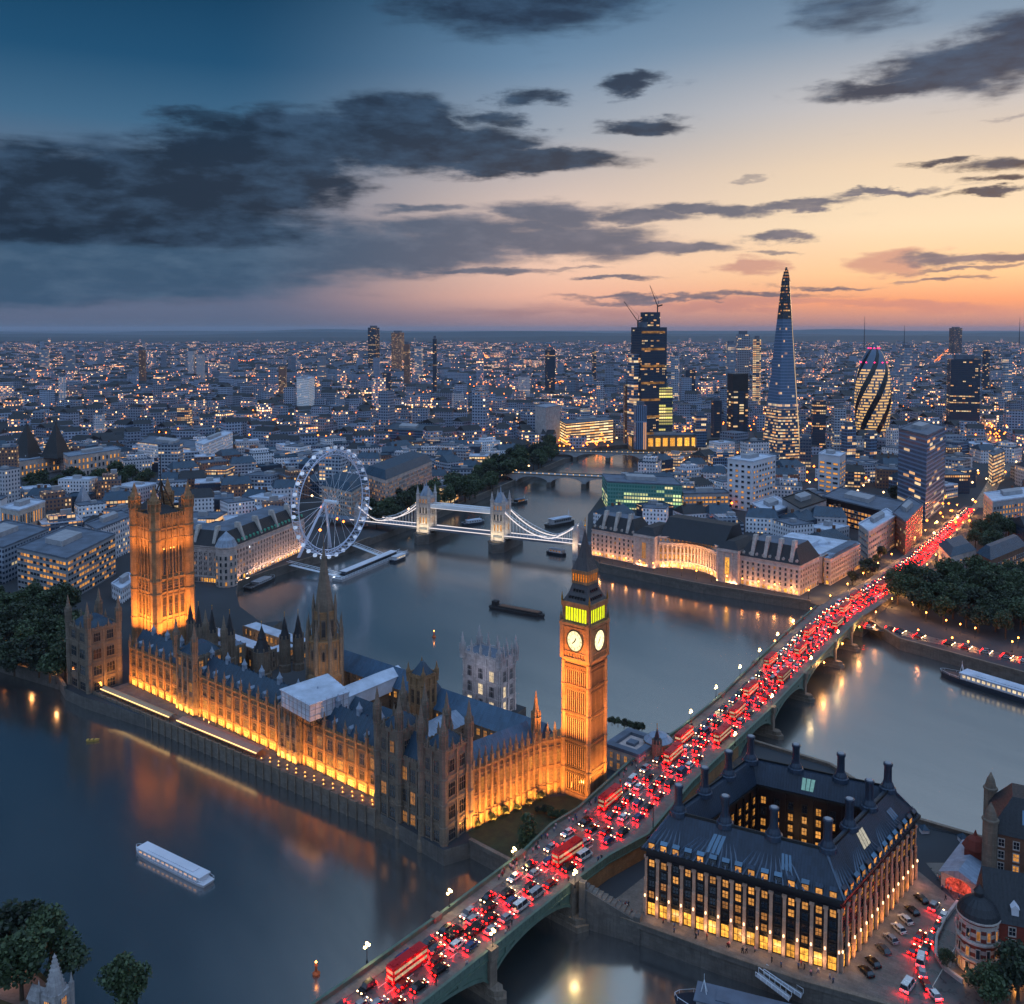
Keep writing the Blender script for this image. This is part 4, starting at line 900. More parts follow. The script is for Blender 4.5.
# --- great square tower, floodlit
VX0, VX1, VY0, VY1 = -235.5, -217.5, 31, 49
vt = fthing('square_tower', 'huge square amber floodlit stone tower with four turrets at the far palace end', 'tower', PF, (-226.5, 40, 5)); mb = MB(); wins = []
mb.box(VX0, VX1, VY0, VY1, 3, 73)
for Fq in rect_faces(VX0, VX1, VY0, VY1):
    for z in (22, 36, 42.5, 62, 67.5): mb.fbox(Fq, 0, Fq.L, 0, .5, z, z + .7)
    for k in range(5): s = 2.6 + (Fq.L - 5.2) * k / 4; mb.fbox(Fq, s - .35, s + .35, 0, .5, 5, 73)
    for k in range(4):
        q = Fq.p(2.6 + (Fq.L - 5.2) * (k + .5) / 4, .06)
        wins.append((q.x, q.y, 24.5, Fq.ang, 1.9, 10, DARKGLASS)); wins.append((q.x, q.y, 38, Fq.ang, 2.0, 2.6, DARKGLASS))
        mb.fbox(Fq, 2.6 + (Fq.L - 5.2) * (k + .2) / 4, 2.6 + (Fq.L - 5.2) * (k + .8) / 4, 0, .3, 63, 66.6)
        for j in (.25, .5, .75): s = 2.6 + (Fq.L - 5.2) * (k + j) / 4; mb.fbox(Fq, s - .16, s + .16, -.1, .3, 68.4, 72)
    for k in range(3):
        q = Fq.p(3.6 + (Fq.L - 7.2) * (k + .5) / 3, .06); wins.append((q.x, q.y, 45, Fq.ang, 2.7, 14.0, DARKGLASS))
    for k in range(10): s = 2.6 + (Fq.L - 5.2) * (k + .5) / 10; mb.fbox(Fq, s - .45, s + .45, -.5, .2, 73, 75.0)
part('wall', mb, STONE, vt); add_windows(vt, wins, STONE, 'gothic', 60)
VTM = turret_mesh(2.6, 8, 8.5, STONE)
for x in (VX0, VX1):
    for y in (VY0, VY1):
        m2 = MB(); m2.lathe(x, y, [(2.9, 3), (2.6, 22), (2.5, 76)], 8, 0, math.pi / 8)
        for z in (22, 36, 42.5, 62, 67.5): m2.lathe(x, y, [(2.5, z), (2.9, z + .1), (2.9, z + .6), (2.5, z + .7)], 8, 0, math.pi / 8)
        part('turret_shaft', m2, STONE, vt); place('corner_turret', VTM, vt, (x, y, 73))
mb = MB(); mb.slope_ring([(VX0 + 1, VY0 + 1), (VX1 - 1, VY0 + 1), (VX1 - 1, VY1 - 1), (VX0 + 1, VY1 - 1)], [(-229, 37.5), (-224, 37.5), (-224, 42.5), (-229, 42.5)], 73.1, 77.5); part('roof', mb, SLATE_DK, vt)
mb = MB()
for x, y in ((-231, 35.5), (-222, 35.5), (-222, 44.5), (-231, 44.5)): mb.tube((x, y, 75), (-226.5, 40, 90), .38, 5)
for z, r in ((80, 3.1), (84, 1.9)): mb.path([(-226.5 - r, 40 - r, z), (-226.5 + r, 40 - r, z), (-226.5 + r, 40 + r, z), (-226.5 - r, 40 + r, z), (-226.5 - r, 40 - r, z)], .2, 4)
mb.tube((-226.5, 40, 78), (-226.5, 40, 103), .22, 5); part('flag_frame', mb, IRON, vt)
for (x, y, tx, ty_) in ((-229, 22, -229, 30), (-222, 22, -222, 30), (-209, 35, -216.5, 35), (-209, 45, -216.5, 45)):
    area_light(pw(x, y, 17), pw(tx, ty_, 40), 9500, 4, .8, AMBER)
for (x, y) in ((-226, 33), (-219, 40)): area_light(pw(x, y, 76), pw(x, y - .1, 90), 900, 4, 4, AMBER)
for (x, y, tx, ty_) in ((-226.5, 24, -226.5, 30), (-210.5, 40, -216.5, 40)): area_light(pw(x, y, 56), pw(tx, ty_, 70), 3200, 12, .5, AMBER)

# --- the clock tower
ct = fthing('clock_tower', 'tall slim clock tower glowing orange with white dials and a yellow green belfry', 'clock tower', PF, (BBX, BBY, 3)); h = BBW / 2
mb = MB(); mb.box(BBX - h, BBX + h, BBY - h, BBY + h, 2, 52); mb.box(BBX - h - .5, BBX + h + .5, BBY - h - .5, BBY + h + .5, 2, 6.5); slits = []; bands = MB()
for Fq in rect_faces(BBX - h, BBX + h, BBY - h, BBY + h):
    for z in (14.5, 24.5, 34.0, 43.5, 50.5): bands.fbox(Fq, -.3, Fq.L + .3, 0, .55, z, z + .75); bands.fbox(Fq, 0, Fq.L, 0, .4, z - 1.4, z - .8)
    for k in range(10):
        s = 1.6 + (Fq.L - 3.2) * k / 9; mb.fbox(Fq, s - .16, s + .16, 0, .36, 6, 50.5)
    for z0, zt in ((7.5, 13), (15.8, 23), (25.6, 32.5), (35, 42), (44.6, 49.2)):
        for k in range(9): s = 1.6 + (Fq.L - 3.2) * (k + .5) / 9; q = Fq.p(s, .1); slits.append((q.x, q.y, z0, Fq.ang, .46, zt - z0, DARKGLASS))
for sx in (-1, 1):
    for sy in (-1, 1):
        mb.lathe(BBX + sx * h, BBY + sy * h, [(1.25, 2), (1.05, 8), (1.0, 52)], 8, 0, math.pi / 8)
        for z in (14.5, 24.5, 34.0, 43.5): mb.lathe(BBX + sx * h, BBY + sy * h, [(1.0, z), (1.3, z + .1), (1.3, z + .55), (1.0, z + .65)], 8, 0, math.pi / 8)
part('shaft', mb, STONE, ct); part('string_courses', bands, SOOT, ct); add_windows(ct, slits, SOOT, 'plain', 100, 'slit_window')
H2 = 6.7; mb = MB()
mb.slope_ring(rect_pts := [(BBX - h, BBY - h), (BBX + h, BBY - h), (BBX + h, BBY + h), (BBX - h, BBY + h)], inset(rect_pts, -(H2 - h)), 51.2, 53, 0, cap=False); mb.box(BBX - H2, BBX + H2, BBY - H2, BBY + H2, 53, 65.2)
for Fq in rect_faces(BBX - H2, BBX + H2, BBY - H2, BBY + H2):
    mb.fbox(Fq, -.3, Fq.L + .3, 0, .45, 53, 53.7); mb.fbox(Fq, -.4, Fq.L + .4, 0, .6, 64.6, 65.5); mb.fbox(Fq, 1.6, Fq.L - 1.6, 0, .3, 63.6, 64.1)
    for k in range(9): s = 1.6 + (Fq.L - 3.2) * k / 8; mb.fbox(Fq, s - .14, s + .14, 0, .3, 53.7, 55.3)
    for s in (.75, Fq.L - .75): mb.fbox(Fq, s - .8, s + .8, 0, .5, 53, 66)
    mb.fbox(Fq, 1.5, Fq.L - 1.5, 0, .25, 55.2, 55.7)
part('clock_stage', mb, STONE, ct)
for Fq in rect_faces(BBX - H2, BBX + H2, BBY - H2, BBY + H2):
    ctr = Fq.p(Fq.L / 2, .12); cz = 59.6; dv = Vector((Fq.d.x, Fq.d.y, 0)); nv = Vector((Fq.n.x, Fq.n.y, 0)); up = Vector((0, 0, 1)); C0 = Vector((ctr.x, ctr.y, cz))
    fm = MB(); n = 28; pts = [C0 + nv * .05 + (dv * math.cos(2 * math.pi * k / n) + up * math.sin(2 * math.pi * k / n)) * 3.45 for k in range(n)]; fm.poly(pts, 0)
    face = part('clock_face', fm, DIAL, ct)
    rm = MB()
    def ring(r0, r1, dn):
        for k in range(n):
            a, b = 2 * math.pi * k / n, 2 * math.pi * (k + 1) / n; D = lambda q: dv * math.cos(q) + up * math.sin(q)
            rm.quad(C0 + nv * dn + D(a) * r0, C0 + nv * dn + D(a) * r1, C0 + nv * dn + D(b) * r1, C0 + nv * dn + D(b) * r0)
    ring(3.4, 3.9, .18); ring(2.35, 2.45, .075); ring(3.2, 3.26, .075)
    for k in range(12):
        a = 2 * math.pi * k / 12; D = dv * math.cos(a) + up * math.sin(a); T_ = dv * -math.sin(a) + up * math.cos(a)
        for off in ((-.12, .12) if k % 3 else (-.22, 0, .22)): rm.quad(C0 + nv * .08 + D * 2.5 + T_ * (off - .05), C0 + nv * .08 + D * 3.15 + T_ * (off - .05), C0 + nv * .08 + D * 3.15 + T_ * (off + .05), C0 + nv * .08 + D * 2.5 + T_ * (off + .05))
    part('numeral_ring', rm, IRON, face)
    hm = MB()
    for ang, l, w_ in ((R(90 - 30 * 7.6), 1.9, .2), (R(90 - 30 * 1.0), 1.5, .22)):     # as in the photo: one hand low left, one up to the right
        D = dv * math.cos(ang) + up * math.sin(ang); T_ = dv * -math.sin(ang) + up * math.cos(ang)
        hm.poly((C0 + nv * .14 - D * .5 - T_ * w_, C0 + nv * .14 + D * l * .7 - T_ * w_, C0 + nv * .14 + D * l, C0 + nv * .14 + D * l * .7 + T_ * w_, C0 + nv * .14 - D * .5 + T_ * w_))
    part('clock_hands', hm, IRON, face)
HB = 6.2; mb = MB(); mb.box(BBX - HB + .25, BBX + HB - .25, BBY - HB + .25, BBY + HB - .25, 65.4, 72); part('belfry_glow', mb, BELFRY, ct)
mb = MB()
for Fq in rect_faces(BBX - HB, BBX + HB, BBY - HB, BBY + HB):
    mb.fbox(Fq, 0, Fq.L, -.24, .1, 65.4, 66.1); mb.fbox(Fq, -.3, Fq.L + .3, -.8, .6, 70.9, 72.6)
    for k in range(9): s = 1.2 + (Fq.L - 2.4) * k / 8; mb.fbox(Fq, s - .13, s + .13, -.24, .06, 66, 71)
    mb.fbox(Fq, 0, 1.2, -.7, .2, 65.4, 72); mb.fbox(Fq, Fq.L - 1.2, Fq.L, -.7, .2, 65.4, 72)
part('belfry', mb, STONE, ct)
for sx in (-1, 1):
    for sy in (-1, 1): place('pinnacle', PINN_S, ct, (BBX + sx * 6.7, BBY + sy * 6.7, 65.4)); place('pinnacle', pinnacle_mesh(.5, 3.4, GILT), ct, (BBX + sx * 6.4, BBY + sy * 6.4, 72.4))
sq = lambda r: [(BBX - r, BBY - r), (BBX + r, BBY - r), (BBX + r, BBY + r), (BBX - r, BBY + r)]
mb = MB(); mb.slope_ring(sq(6.1), sq(4.5), 72.6, 75.4, 0, cap=False); mb.slope_ring(sq(4.5), sq(3.4), 75.4, 78.6, 0)
part('lower_roof', mb, mat_roof('clock_tower_roof', (66, 62, 66), rough=.4), ct); mb = MB(); mb.slope_ring(sq(3.7), sq(2.1), 83.2, 87.2, 0, cap=False); mb.slope_ring(sq(2.1), sq(.9), 87.2, 92.2, 0, cap=False); mb.slope_ring(sq(.9), sq(.12), 92.2, 96.8, 0)
part('spire_roof', mb, MATS['clock_tower_roof'], ct)
for Fq in rect_faces(BBX - 5.0, BBX + 5.0, BBY - 5.0, BBY + 5.0)[:2]:
    for (z, n, rr2) in ((73.6, 6, 0.35), (75.9, 4, -.85)):
        for k in range(n):
            dm = MB(); s = 5.0 + (k - (n - 1) / 2) * 1.35; dm.fbox(Fq, s - .38, s + .38, rr2 - .9, rr2 + .35, z, z + .9); part('dormer', dm, IRON, ct)
mb = MB(); mb.box(BBX - 3.4, BBX + 3.4, BBY - 3.4, BBY + 3.4, 78.6, 82.4); part('lantern_glow', mb, LANTERN, ct)
mb = MB()
for Fq in rect_faces(BBX - 3.6, BBX + 3.6, BBY - 3.6, BBY + 3.6):
    mb.fbox(Fq, 0, Fq.L, -.6, .25, 78.5, 79.3); mb.fbox(Fq, 0, Fq.L, -.6, .3, 82.0, 83.2)
    for k in range(7): s = Fq.L * k / 6; mb.fbox(Fq, max(0, s - .24), min(Fq.L, s + .24), -.19, .1, 79, 82.2)
part('lantern', mb, STONE, ct)
mb = MB(); mb.tube((BBX, BBY, 96.4), (BBX, BBY, 101), .12, 5); mb.lathe(BBX, BBY, [(.02, 97.5), (.45, 98.1), (.02, 98.7)], 8); mb.tube((BBX - .7, BBY, 99.8), (BBX + .7, BBY, 99.8), .09, 4); part('finial', mb, GILT, ct); ct.scale = (.87, .87, 1)
for (x, y, tx, ty_, p) in ((BBX - 3, BBY - 14, BBX - 2, BBY - h, 3600), (BBX + 3, BBY - 14, BBX + 2, BBY - h, 3600), (BBX + 8.6, BBY - 2.5, BBX + h - 1, BBY - 2, 2200), (BBX + 8.6, BBY + 2.5, BBX + h - 1, BBY + 2, 2200)):
    area_light(pw(x, y, 5.9 if x < BBX + 5 else 11.5), pw(tx, ty_, 26 if x < BBX + 5 else 20), p, 2, .8, AMBER)
for (x, y, tx, ty_, p) in ((BBX, BBY - 13, BBX, BBY - h, 13000), (BBX + 15, BBY, BBX + h, BBY, 3600)): area_light(pw(x, y, 26 if p > 3000 else 14), pw(tx, ty_, 50), p, 2, 1, (1, .36, .07))
area_light(pw(BBX - 9, BBY - 30, 31), pw(BBX, BBY - h, 47), 9000, 3, 2, (1, .30, .05), R(50)); area_light(pw(BBX + 26, BBY - 4, 22), pw(BBX + h, BBY, 44), 1500, 3, 2, (1, .36, .07), R(60))
# gardens below the floodlit wing
gm = MB(); g0 = [tuple(pinv(v)) for v in A_((470, 852), (520, 878), (560, 846), (600, 805))]; gm.poly([(g0[0][0], g0[0][1], 5.02)] + [(p[0], p[1], 5.02) for p in g0[1:]] + [(BBX - 4, BBY - 7, 5.02), (NBp.x + 1, NBp.y + .3, 5.02), (NA.x + .6, NA.y, 5.02)])
o = part('lawn', gm, GRASS); o.location = (PO.x, PO.y, 0); o.rotation_euler = (0, 0, PA); o['kind'] = 'structure'
# ------------------------------------------------------------------ courtyard office block with chimney stacks
QF = [Vector((36.7, 238.9)), Vector((81.5, 216.2)), Vector((117.3, 254.6)), Vector((72.5, 277.3))]
ob = thing('office_block', 'square courtyard office block with steep dark roof, round chimneys and lit windows', 'office', (76, 246, 5), 0, None, (76, 246, 5))
EZ, RZ_ = 23.6, 32.6
mb = MB(); body = MB(); wins = []; piers = MB(); dorm = []
r1, r2, r3 = inset(QF, 4.7), inset(QF, 6.0), inset(QF, 8.8)
n4 = range(4)
for i in n4:
    a, b = QF[i], QF[(i + 1) % 4]; l = (b - a).length
    body.quad(P3(a, 4.5), P3(b, 4.5), P3(b, EZ), P3(a, EZ), 0, [(0, 0), (l, 0), (l, 19), (0, 19)])
    a, b = r3[i], r3[(i + 1) % 4]; l = (b - a).length
    body.quad(P3(b, 4.5), P3(a, 4.5), P3(a, 27), P3(b, 27), 0, [(0, 0), (l, 0), (l, 22), (0, 22)])
for i in n4:
    F = Face(QF[i], QF[(i + 1) % 4]); n = 15 if i % 2 == 0 else 14; st = F.L / n
    for k in range(n + 1):
        s = st * k; s0, s1 = max(0, s - .42), min(F.L, s + .42)
        for z0, z1, pr in ((5, 10, .95), (10, 15, .7), (15, 20.5, .45)): piers.fbox(F, s0, s1, 0, pr, z0, z1)
        piers.fbox(F, max(0, s - .6), min(F.L, s + .6), 0, .75, 20.5, 21.2)
    if i < 2:
        for k in range(n + 1): q = F.p(st * k, .84); lm_ = MB(); lm_.lathe(q.x, q.y, [(.05, 10.1), (.22, 10.3), (.22, 10.8), (.05, 11)], 6); part('pier_lamp', lm_, PINKLIT, ob)
    for z in (9.2, 12.4, 15.3, 18.2, 21.2): body.fbox(F, 0, F.L, 0, .2, z - .25, z + .15)
    for k in range(n):
        q = F.p(st * (k + .5), .08)
        wins.append((q.x, q.y, 5.2, F.ang, st * .62, 3.4, LIT_BRIGHT))
        for r_, z in enumerate((9.9, 12.9, 15.8, 18.7)):
            pv = ((DARKGLASS, .9), (LIT_DIM, .1)) if r_ == 0 else ((DARKGLASS, .6), (LIT_DIM, .4)) if r_ == 1 else ((LIT, .6), (LIT_DIM, .15), (DARKGLASS, .25)) if r_ == 2 else ((LIT, .85), (DARKGLASS, .15))
            wins.append((q.x, q.y, z, F.ang, st * .46, 1.9, pick(*pv)))
        dorm.append((q, F, st))
    Fi = Face(r3[(i + 1) % 4], r3[i]); ni = 8
    for k in range(ni):
        q = Fi.p(Fi.L * (k + .5) / ni, .06)
        for z in (8, 11.4, 14.8, 18.2, 21.6): wins.append((q.x, q.y, z, Fi.ang, 1.5, 2.1, pick((LIT, .85), (DARKGLASS, .15))))
        body.fbox(Fi, Fi.L * k / ni, Fi.L * k / ni + .5, 0, .4, 5, 26)
part('wall', body, BRONZE_WALL, ob); part('pilasters', piers, PIER_STONE, ob); add_windows(ob, wins, IRON, 'cross', 100)
rf = MB(); ev = inset(QF, -.9); rf.slope_ring(ev, r1, EZ, RZ_, 0, cap=False); 
for i in n4:
    j = (i + 1) % 4
    rf.quad(P3(r1[i], RZ_), P3(r1[j], RZ_), P3(r2[j], RZ_), P3(r2[i], RZ_), 0); rf.quad(P3(r2[i], RZ_), P3(r2[j], RZ_), P3(r3[j], 26.4), P3(r3[i], 26.4), 0)
    rf.bar(r1[i], r1[j], .35, RZ_ - .2, RZ_ + .6, 1); rf.bar(ev[i], ev[j], .4, EZ - .5, EZ + .25, 1); rf.bar(r3[i], r3[j], .5, 26.0, 26.8, 1)
roof = part('roof', rf, [BRONZE_ROOF, IRON], ob)
for q, F, st in dorm:
    dm = MB(); Fd = F; s = (q - F.a).dot(F.d); m_ = .29 * st
    dm.fbox(F, s - m_, s + m_, -2.2, .6, EZ + .15, EZ + 2.0, 0); a, b = F.p(s - m_ * .8, .63), F.p(s + m_ * .8, .63)
    dm.quad(P3(a, EZ + .4), P3(b, EZ + .4), P3(b, EZ + 1.75), P3(a, EZ + 1.75), 1); a2, b2 = F.p(s - m_, -.9), F.p(s + m_, -.9)
    dm.quad(P3(F.p(s - m_, .66), EZ + 2.04), P3(F.p(s + m_, .66), EZ + 2.04), P3(F.p(s + m_, -.2), EZ + 2.75), P3(F.p(s - m_, -.2), EZ + 2.75), 2)
    part('dormer', dm, [IRON, LIT if rnd.random() < .75 else DARKGLASS, SKYGLASS if rnd.random() < .7 else BRONZE_ROOF], ob)
f_, s_ = (QF[1] - QF[0]), (QF[3] - QF[0])
# tall chimneys, each with the fan of ducts that feeds it over the roof
CHM = MB(); CHM.lathe(0, 0, [(2.5, -.8), (2.3, .3), (1.9, .5), (1.75, 1.0), (1.25, 2.0), (1.2, 2.3), (1.12, 2.7), (1.05, 6.6), (1.3, 6.7), (1.3, 7.4), (1.0, 7.5)], 12, 0); CHM.lathe(0, 0, [(.98, 7.3), (.9, 7.6)], 10, 1)
CHMM = mesh_of('chimney', CHM, [BRONZE_ROOF, CONCRETE], smooth=False)
for i in n4:
    F = Face(r1[i], r1[(i + 1) % 4]); Fe = Face(ev[i], ev[(i + 1) % 4])
    for k in range(4):
        q = (k + .08) / 3.16; p = F.p(F.L * q, -.8)
        if k < 3 or i == 9: place('chimney', CHMM, ob, (p.x, p.y, RZ_ + .2), 0)
        if k == 3: continue
        duct = MB()
        for j in range(-5, 6):
            t_ = max(.01, min(.99, q + j * .033)); e = Fe.p(Fe.L * t_, .1); duct.tube((p.x + F.d.x * j * .3, p.y + F.d.y * j * .3, RZ_ + .2), (e.x, e.y, EZ + .25), .26, 4)
        part('duct_fan', duct, IRON_ROOF, roof)
def roof_pane(F, Fe, q, t0, t1, w_, m, z0=EZ, z1=RZ_):
    mb = MB(); n = Vector((F.n.x, F.n.y, .55)).normalized() * .12
    for k in range(3):
        s0, s1 = q - w_ / 2 + w_ * k / 3 + .1, q - w_ / 2 + w_ * (k + 1) / 3 - .1
        P = lambda s, t: Fe.p(s * Fe.L / F.L, 0).lerp(F.p(s, 0), t)
        mb.quad(*[Vector((*P(s, t), z0 + (z1 - z0) * t)) + n for s, t in ((s0, t0), (s1, t0), (s1, t1), (s0, t1))])
    part('rooflight', mb, m, roof)
F0, E0 = Face(r1[0], r1[1]), Face(ev[0], ev[1]); roof_pane(F0, E0, 14, .3, .75, 3.2, SKYGLASS); roof_pane(F0, E0, 30, .35, .7, 2.4, SKYGLASS)
F1, E1 = Face(r1[1], r1[2]), Face(ev[1], ev[2]); roof_pane(F1, E1, 17, .45, .85, 4.0, mat_glow('lit_rooflight', (255, 246, 220), .6, .4)); roof_pane(F1, E1, 34, .4, .7, 3, SKYGLASS)
G2, H2_ = Face(r2[2], r2[3]), Face(r3[2], r3[3])
roof_pane(Face(r2[3], r2[2]), Face(r3[3], r3[2]), 17, .25, .75, 4, mat_glow('pale_green_rooflight', (150, 220, 220), .5, .3), 26.4, RZ_)
for k in range(9):
    q = F0.p(F0.L * (k + .5) / 9, 7.2); e = F0.p(F0.L * (k + .5) / 9, 5.6)
    if k % 2 == 0: area_light((q.x, q.y, 5.5), (e.x, e.y, 9.5), 160, 3, .5, WARM)
for k in range(9):
    q = F1.p(F1.L * (k + .5) / 9, 7.0); e = F1.p(F1.L * (k + .5) / 9, 5.4)
    if k % 2 == 0: area_light((q.x, q.y, 5.5), (e.x, e.y, 9.5), 220, 3, .5, AMBER)
point_light((77, 247, 9), 900, WARM, 1)
for F_, n_ in ((Face(QF[0], QF[1]), 7), (Face(QF[1], QF[2]), 6)):
    for k in range(n_): q = F_.p(F_.L * (k + .5) / n_, 2.6); point_light((q.x, q.y, 7.6), 190, (1, .52, .2), .3)
gw = A_((957, 922), (944, 940), (936, 958), (935, 976), (944, 990), (962, 1004)); t = thing('garden_wall', 'low curved garden wall round the bushes below the brick turret', 'wall', (gw[2].x, gw[2].y, 5), 0, None, (gw[2].x, gw[2].y, 5)); mb = MB(); cp_ = MB()
for a, b in zip(gw, gw[1:]): mb.bar(a, b, .45, 4.9, 6.1); cp_.bar(a, b, .7, 6.1, 6.3)
part('wall', mb, STONE_PINK, t); part('coping', cp_, STONE_PALE, t)
# paving round the block, road beside it
mb = MB(); pv = A_((604, 932), (640, 944), (720, 974), (800, 1002)); pv = [Vector((25.5, 241)), Vector((35, 234)), Vector((53, 223)), Vector((70.6, 213.5)), Vector((92, 203)), Vector((100, 216)), Vector((124, 244)), Vector((119, 262)), Vector((74, 285)), Vector((45, 262))]
mb.poly([P3(p, 5.06) for p in pv]); structure('pavement', mb, PAVING)
mb = MB(); rp = [Vector((92.2, 203)), Vector((118, 186)), Vector((128, 205)), Vector((128, 232)), Vector((138, 262)), Vector((124.2, 262)), Vector((124.2, 244)), Vector((100.2, 216))]; mb.poly([P3(p, 5.09) for p in rp]); structure('road', mb, ASPHALT)
mb = MB(); a, b = Vector((98.5, 212)), Vector((125, 240)); mb.bar(a + Vector((2.6, -2.4)), b + Vector((1.6, -1.6)), .16, 5.095, 5.11); structure('parking_line', mb, PAINT)
# river steps beside the bridge
t = thing('river_steps', 'stone river steps with sloping wall between the bridge and the courtyard office block', 'steps', (26, 242, 0), 0, None, (26, 242, 0)); mb = MB()
sa, sb = Vector((18.8, 240.2)), Vector((33.5, 233.4)); Fs = Face(sa, sb)
for k in range(12): mb.fbox(Fs, k * Fs.L / 12, Fs.L, -5, 0 - .0, -1, 10.5 - k * .45) if False else mb.fbox(Fs, k * Fs.L / 12, (k + 1) * Fs.L / 12, -4.5, -.6, -1, 10.4 - k * .42)
part('treads', mb, PAVING, t); mb = MB()
mb.quad(P3(Fs.p(0, 0), -2), P3(Fs.p(Fs.L, 0), -2), P3(Fs.p(Fs.L, 0), 6.2), P3(Fs.p(0, 0), 11.6)); mb.quad(P3(Fs.p(0, -.6), 11.6), P3(Fs.p(0, 0), 11.6), P3(Fs.p(Fs.L, 0), 6.2), P3(Fs.p(Fs.L, -.6), 6.2))
mb.fbox(Fs, -.3, 1.5, -1.4, .3, -2, 13.0); mb.fbox(Fs, Fs.L - .9, Fs.L + .9, -1.4, .3, -2, 7.6); part('side_wall', mb, GRANITE, t)

# ------------------------------------------------------------------ red brick mansion at the right edge
TB_ = at(977, 966, 5)
t = thing('brick_turret_house', 'red and cream banded brick house with round domed corner turret beside the street', 'house', (TB_.x, TB_.y, 5), R(-20), None, (0, 0, 5))
mb = MB(); mb.box(1.5, 34, -1.5, 13, 5, 18.5); part('wall', mb, BRICK, t); mb = MB(); mb.gable(1.2, 34.5, -2.0, 13.4, 18.5, 9.5, 'x', 0, 0); mb.box(14, 16, 4, 7.2, 22, 31, 0); part('roof', mb, SLATE_DK, t)
wins = []; F = Face((4.5, -1.5), (34, -1.5)); grid_windows(F, 6.4, 4, 7, 1.5, 2.0, 3.1, lambda r, i: pick((LIT_DIM, .25), (DARKGLASS, .75)), .8, wins, nn=.05); grid_windows(Face((1.5, 13), (1.5, 4)), 9, 3, 2, 1.3, 1.9, 3.1, DARKGLASS, .8, wins, nn=.05); add_windows(t, wins, STONE_PALE, 'cross', 40)
for k in range(4):
    x = 8 + 6 * k; dm = MB(); dm.box(x - .8, x + .8, -.6, 2, 20.2, 22.0, 0); dm.gable(x - 1, x + 1, -.8, 3, 22, 1.0, 'y', 0, 0); part('dormer', dm, WHITE_PANEL, t)
mb = MB()
for z in range(5, 19, 1): mb.lathe(0, 0, [(4.7, z), (4.7, z + 1)], 18, (z % 2) if z > 7 else 1)
for z in (8.5, 13, 18.4): mb.lathe(0, 0, [(4.7, z), (5.1, z + .15), (5.1, z + .6), (4.7, z + .75)], 18, 1)
tr = part('turret', mb, [BRICK, STONE_PALE], t); mb = MB(); mb.lathe(0, 0, [(5.0, 19), (4.6, 20.2), (3.6, 21.6), (2.0, 22.8), (1.1, 23.3), (1.1, 24.4), (1.3, 24.5), (.05, 26.4)], 18); part('dome', mb, SLATE_DK, tr)
tw = [(4.72 * math.cos(a), 4.72 * math.sin(a), z, a + math.pi / 2, .9, 2.4, pick((LIT_DIM, .3), (DARKGLASS, .7))) for z in (5.8, 9.8, 14.5) for a in np.linspace(R(150), R(320), 7)]
add_windows(tr, tw, STONE_PALE, 'plain', 21)
point_light((TB_.x - 6, TB_.y - 4, 6.5), 350, AMBER); point_light((TB_.x + 6, TB_.y - 7, 6.5), 350, AMBER)
b0 = at(1012, 880, 5)
t = thing('gabled_mansion', 'dark stone mansion with glazed roof and turrets by the water at the right edge', 'house', (b0.x, b0.y, 5), R(-28), None, (0, 0, 5))
mb = MB(); mb.box(-6, 26, -6, 14, 5, 21); part('wall', mb, BRICK_BR, t); wins = []
for Fq in rect_faces(-6, 26, -6, 14): grid_windows(Fq, 7, 4, max(3, int(Fq.L / 4)), 1.5, 2.1, 3.5, lambda r, i: pick((LIT, .4), (DARKGLASS, .6)), 1, wins, nn=.05)
add_windows(t, wins, STONE_PALE, 'cross', 60); mb = MB(); i1 = [(-6.5, -6.5), (26.5, -6.5), (26.5, 14.5), (-6.5, 14.5)]; mb.slope_ring(i1, inset(i1, 6), 21, 30); part('roof', mb, SLATE_DK, t)
mb = MB(); mb.quad((2, -4.5, 24.2), (9, -4.5, 24.2), (9, -2.4, 27.5), (2, -2.4, 27.5)); part('rooflight', mb, SKYGLASS, t)
for x, y, r, z in ((-6, -6, 2.0, 24), (-6, 14, 1.8, 24)):
    mb = MB(); mb.lathe(x, y, [(r, 5), (r, z), (r * 1.15, z + .2), (r * 1.15, z + .8), (r * .9, z + 1), (r * .6, z + 3.4), (.05, z + 5.6)], 10); part('turret', mb, STONE_DK, t)
mb = MB(); mb.lathe(6, 4, [(1.8, 29), (1.8, 33), (2.1, 33.2), (2.1, 33.8), (.05, 36)], 8); part('cupola', mb, STONE_DK, t)
mb = MB(); mb.box(-12.5, -7, -4, 1.5, 5, 13); mb.lathe(-9.7, -1.2, [(3.6, 13), (2.2, 15.4), (.6, 16.4), (.1, 18)], 8); part('annex', mb, BRICK, t)
fp = at(986, 848, 5); t = thing('flagpole', 'tall thin flagpole with limp dark flag by the water', 'flagpole', (fp.x, fp.y, 5), 0, None, (0, 0, 5)); mb = MB(); mb.tube((0, 0, 5), (0, 0, 27), .16, 5, r1=.08); part('pole', mb, IRON, t)
mb = MB(); pts = [(0, 0), (.35, .3), (.2, .6), (.5, .9)]
for (x0, y0), (x1, y1) in zip(pts, pts[1:]): mb.quad((x0 + .1, y0, 22.5), (x1 + .1, y1, 22.2), (x1 + .1, y1, 26), (x0 + .1, y0, 26.2))
part('flag', mb, car_paint('flag_cloth', (60, 50, 60), .9), t)
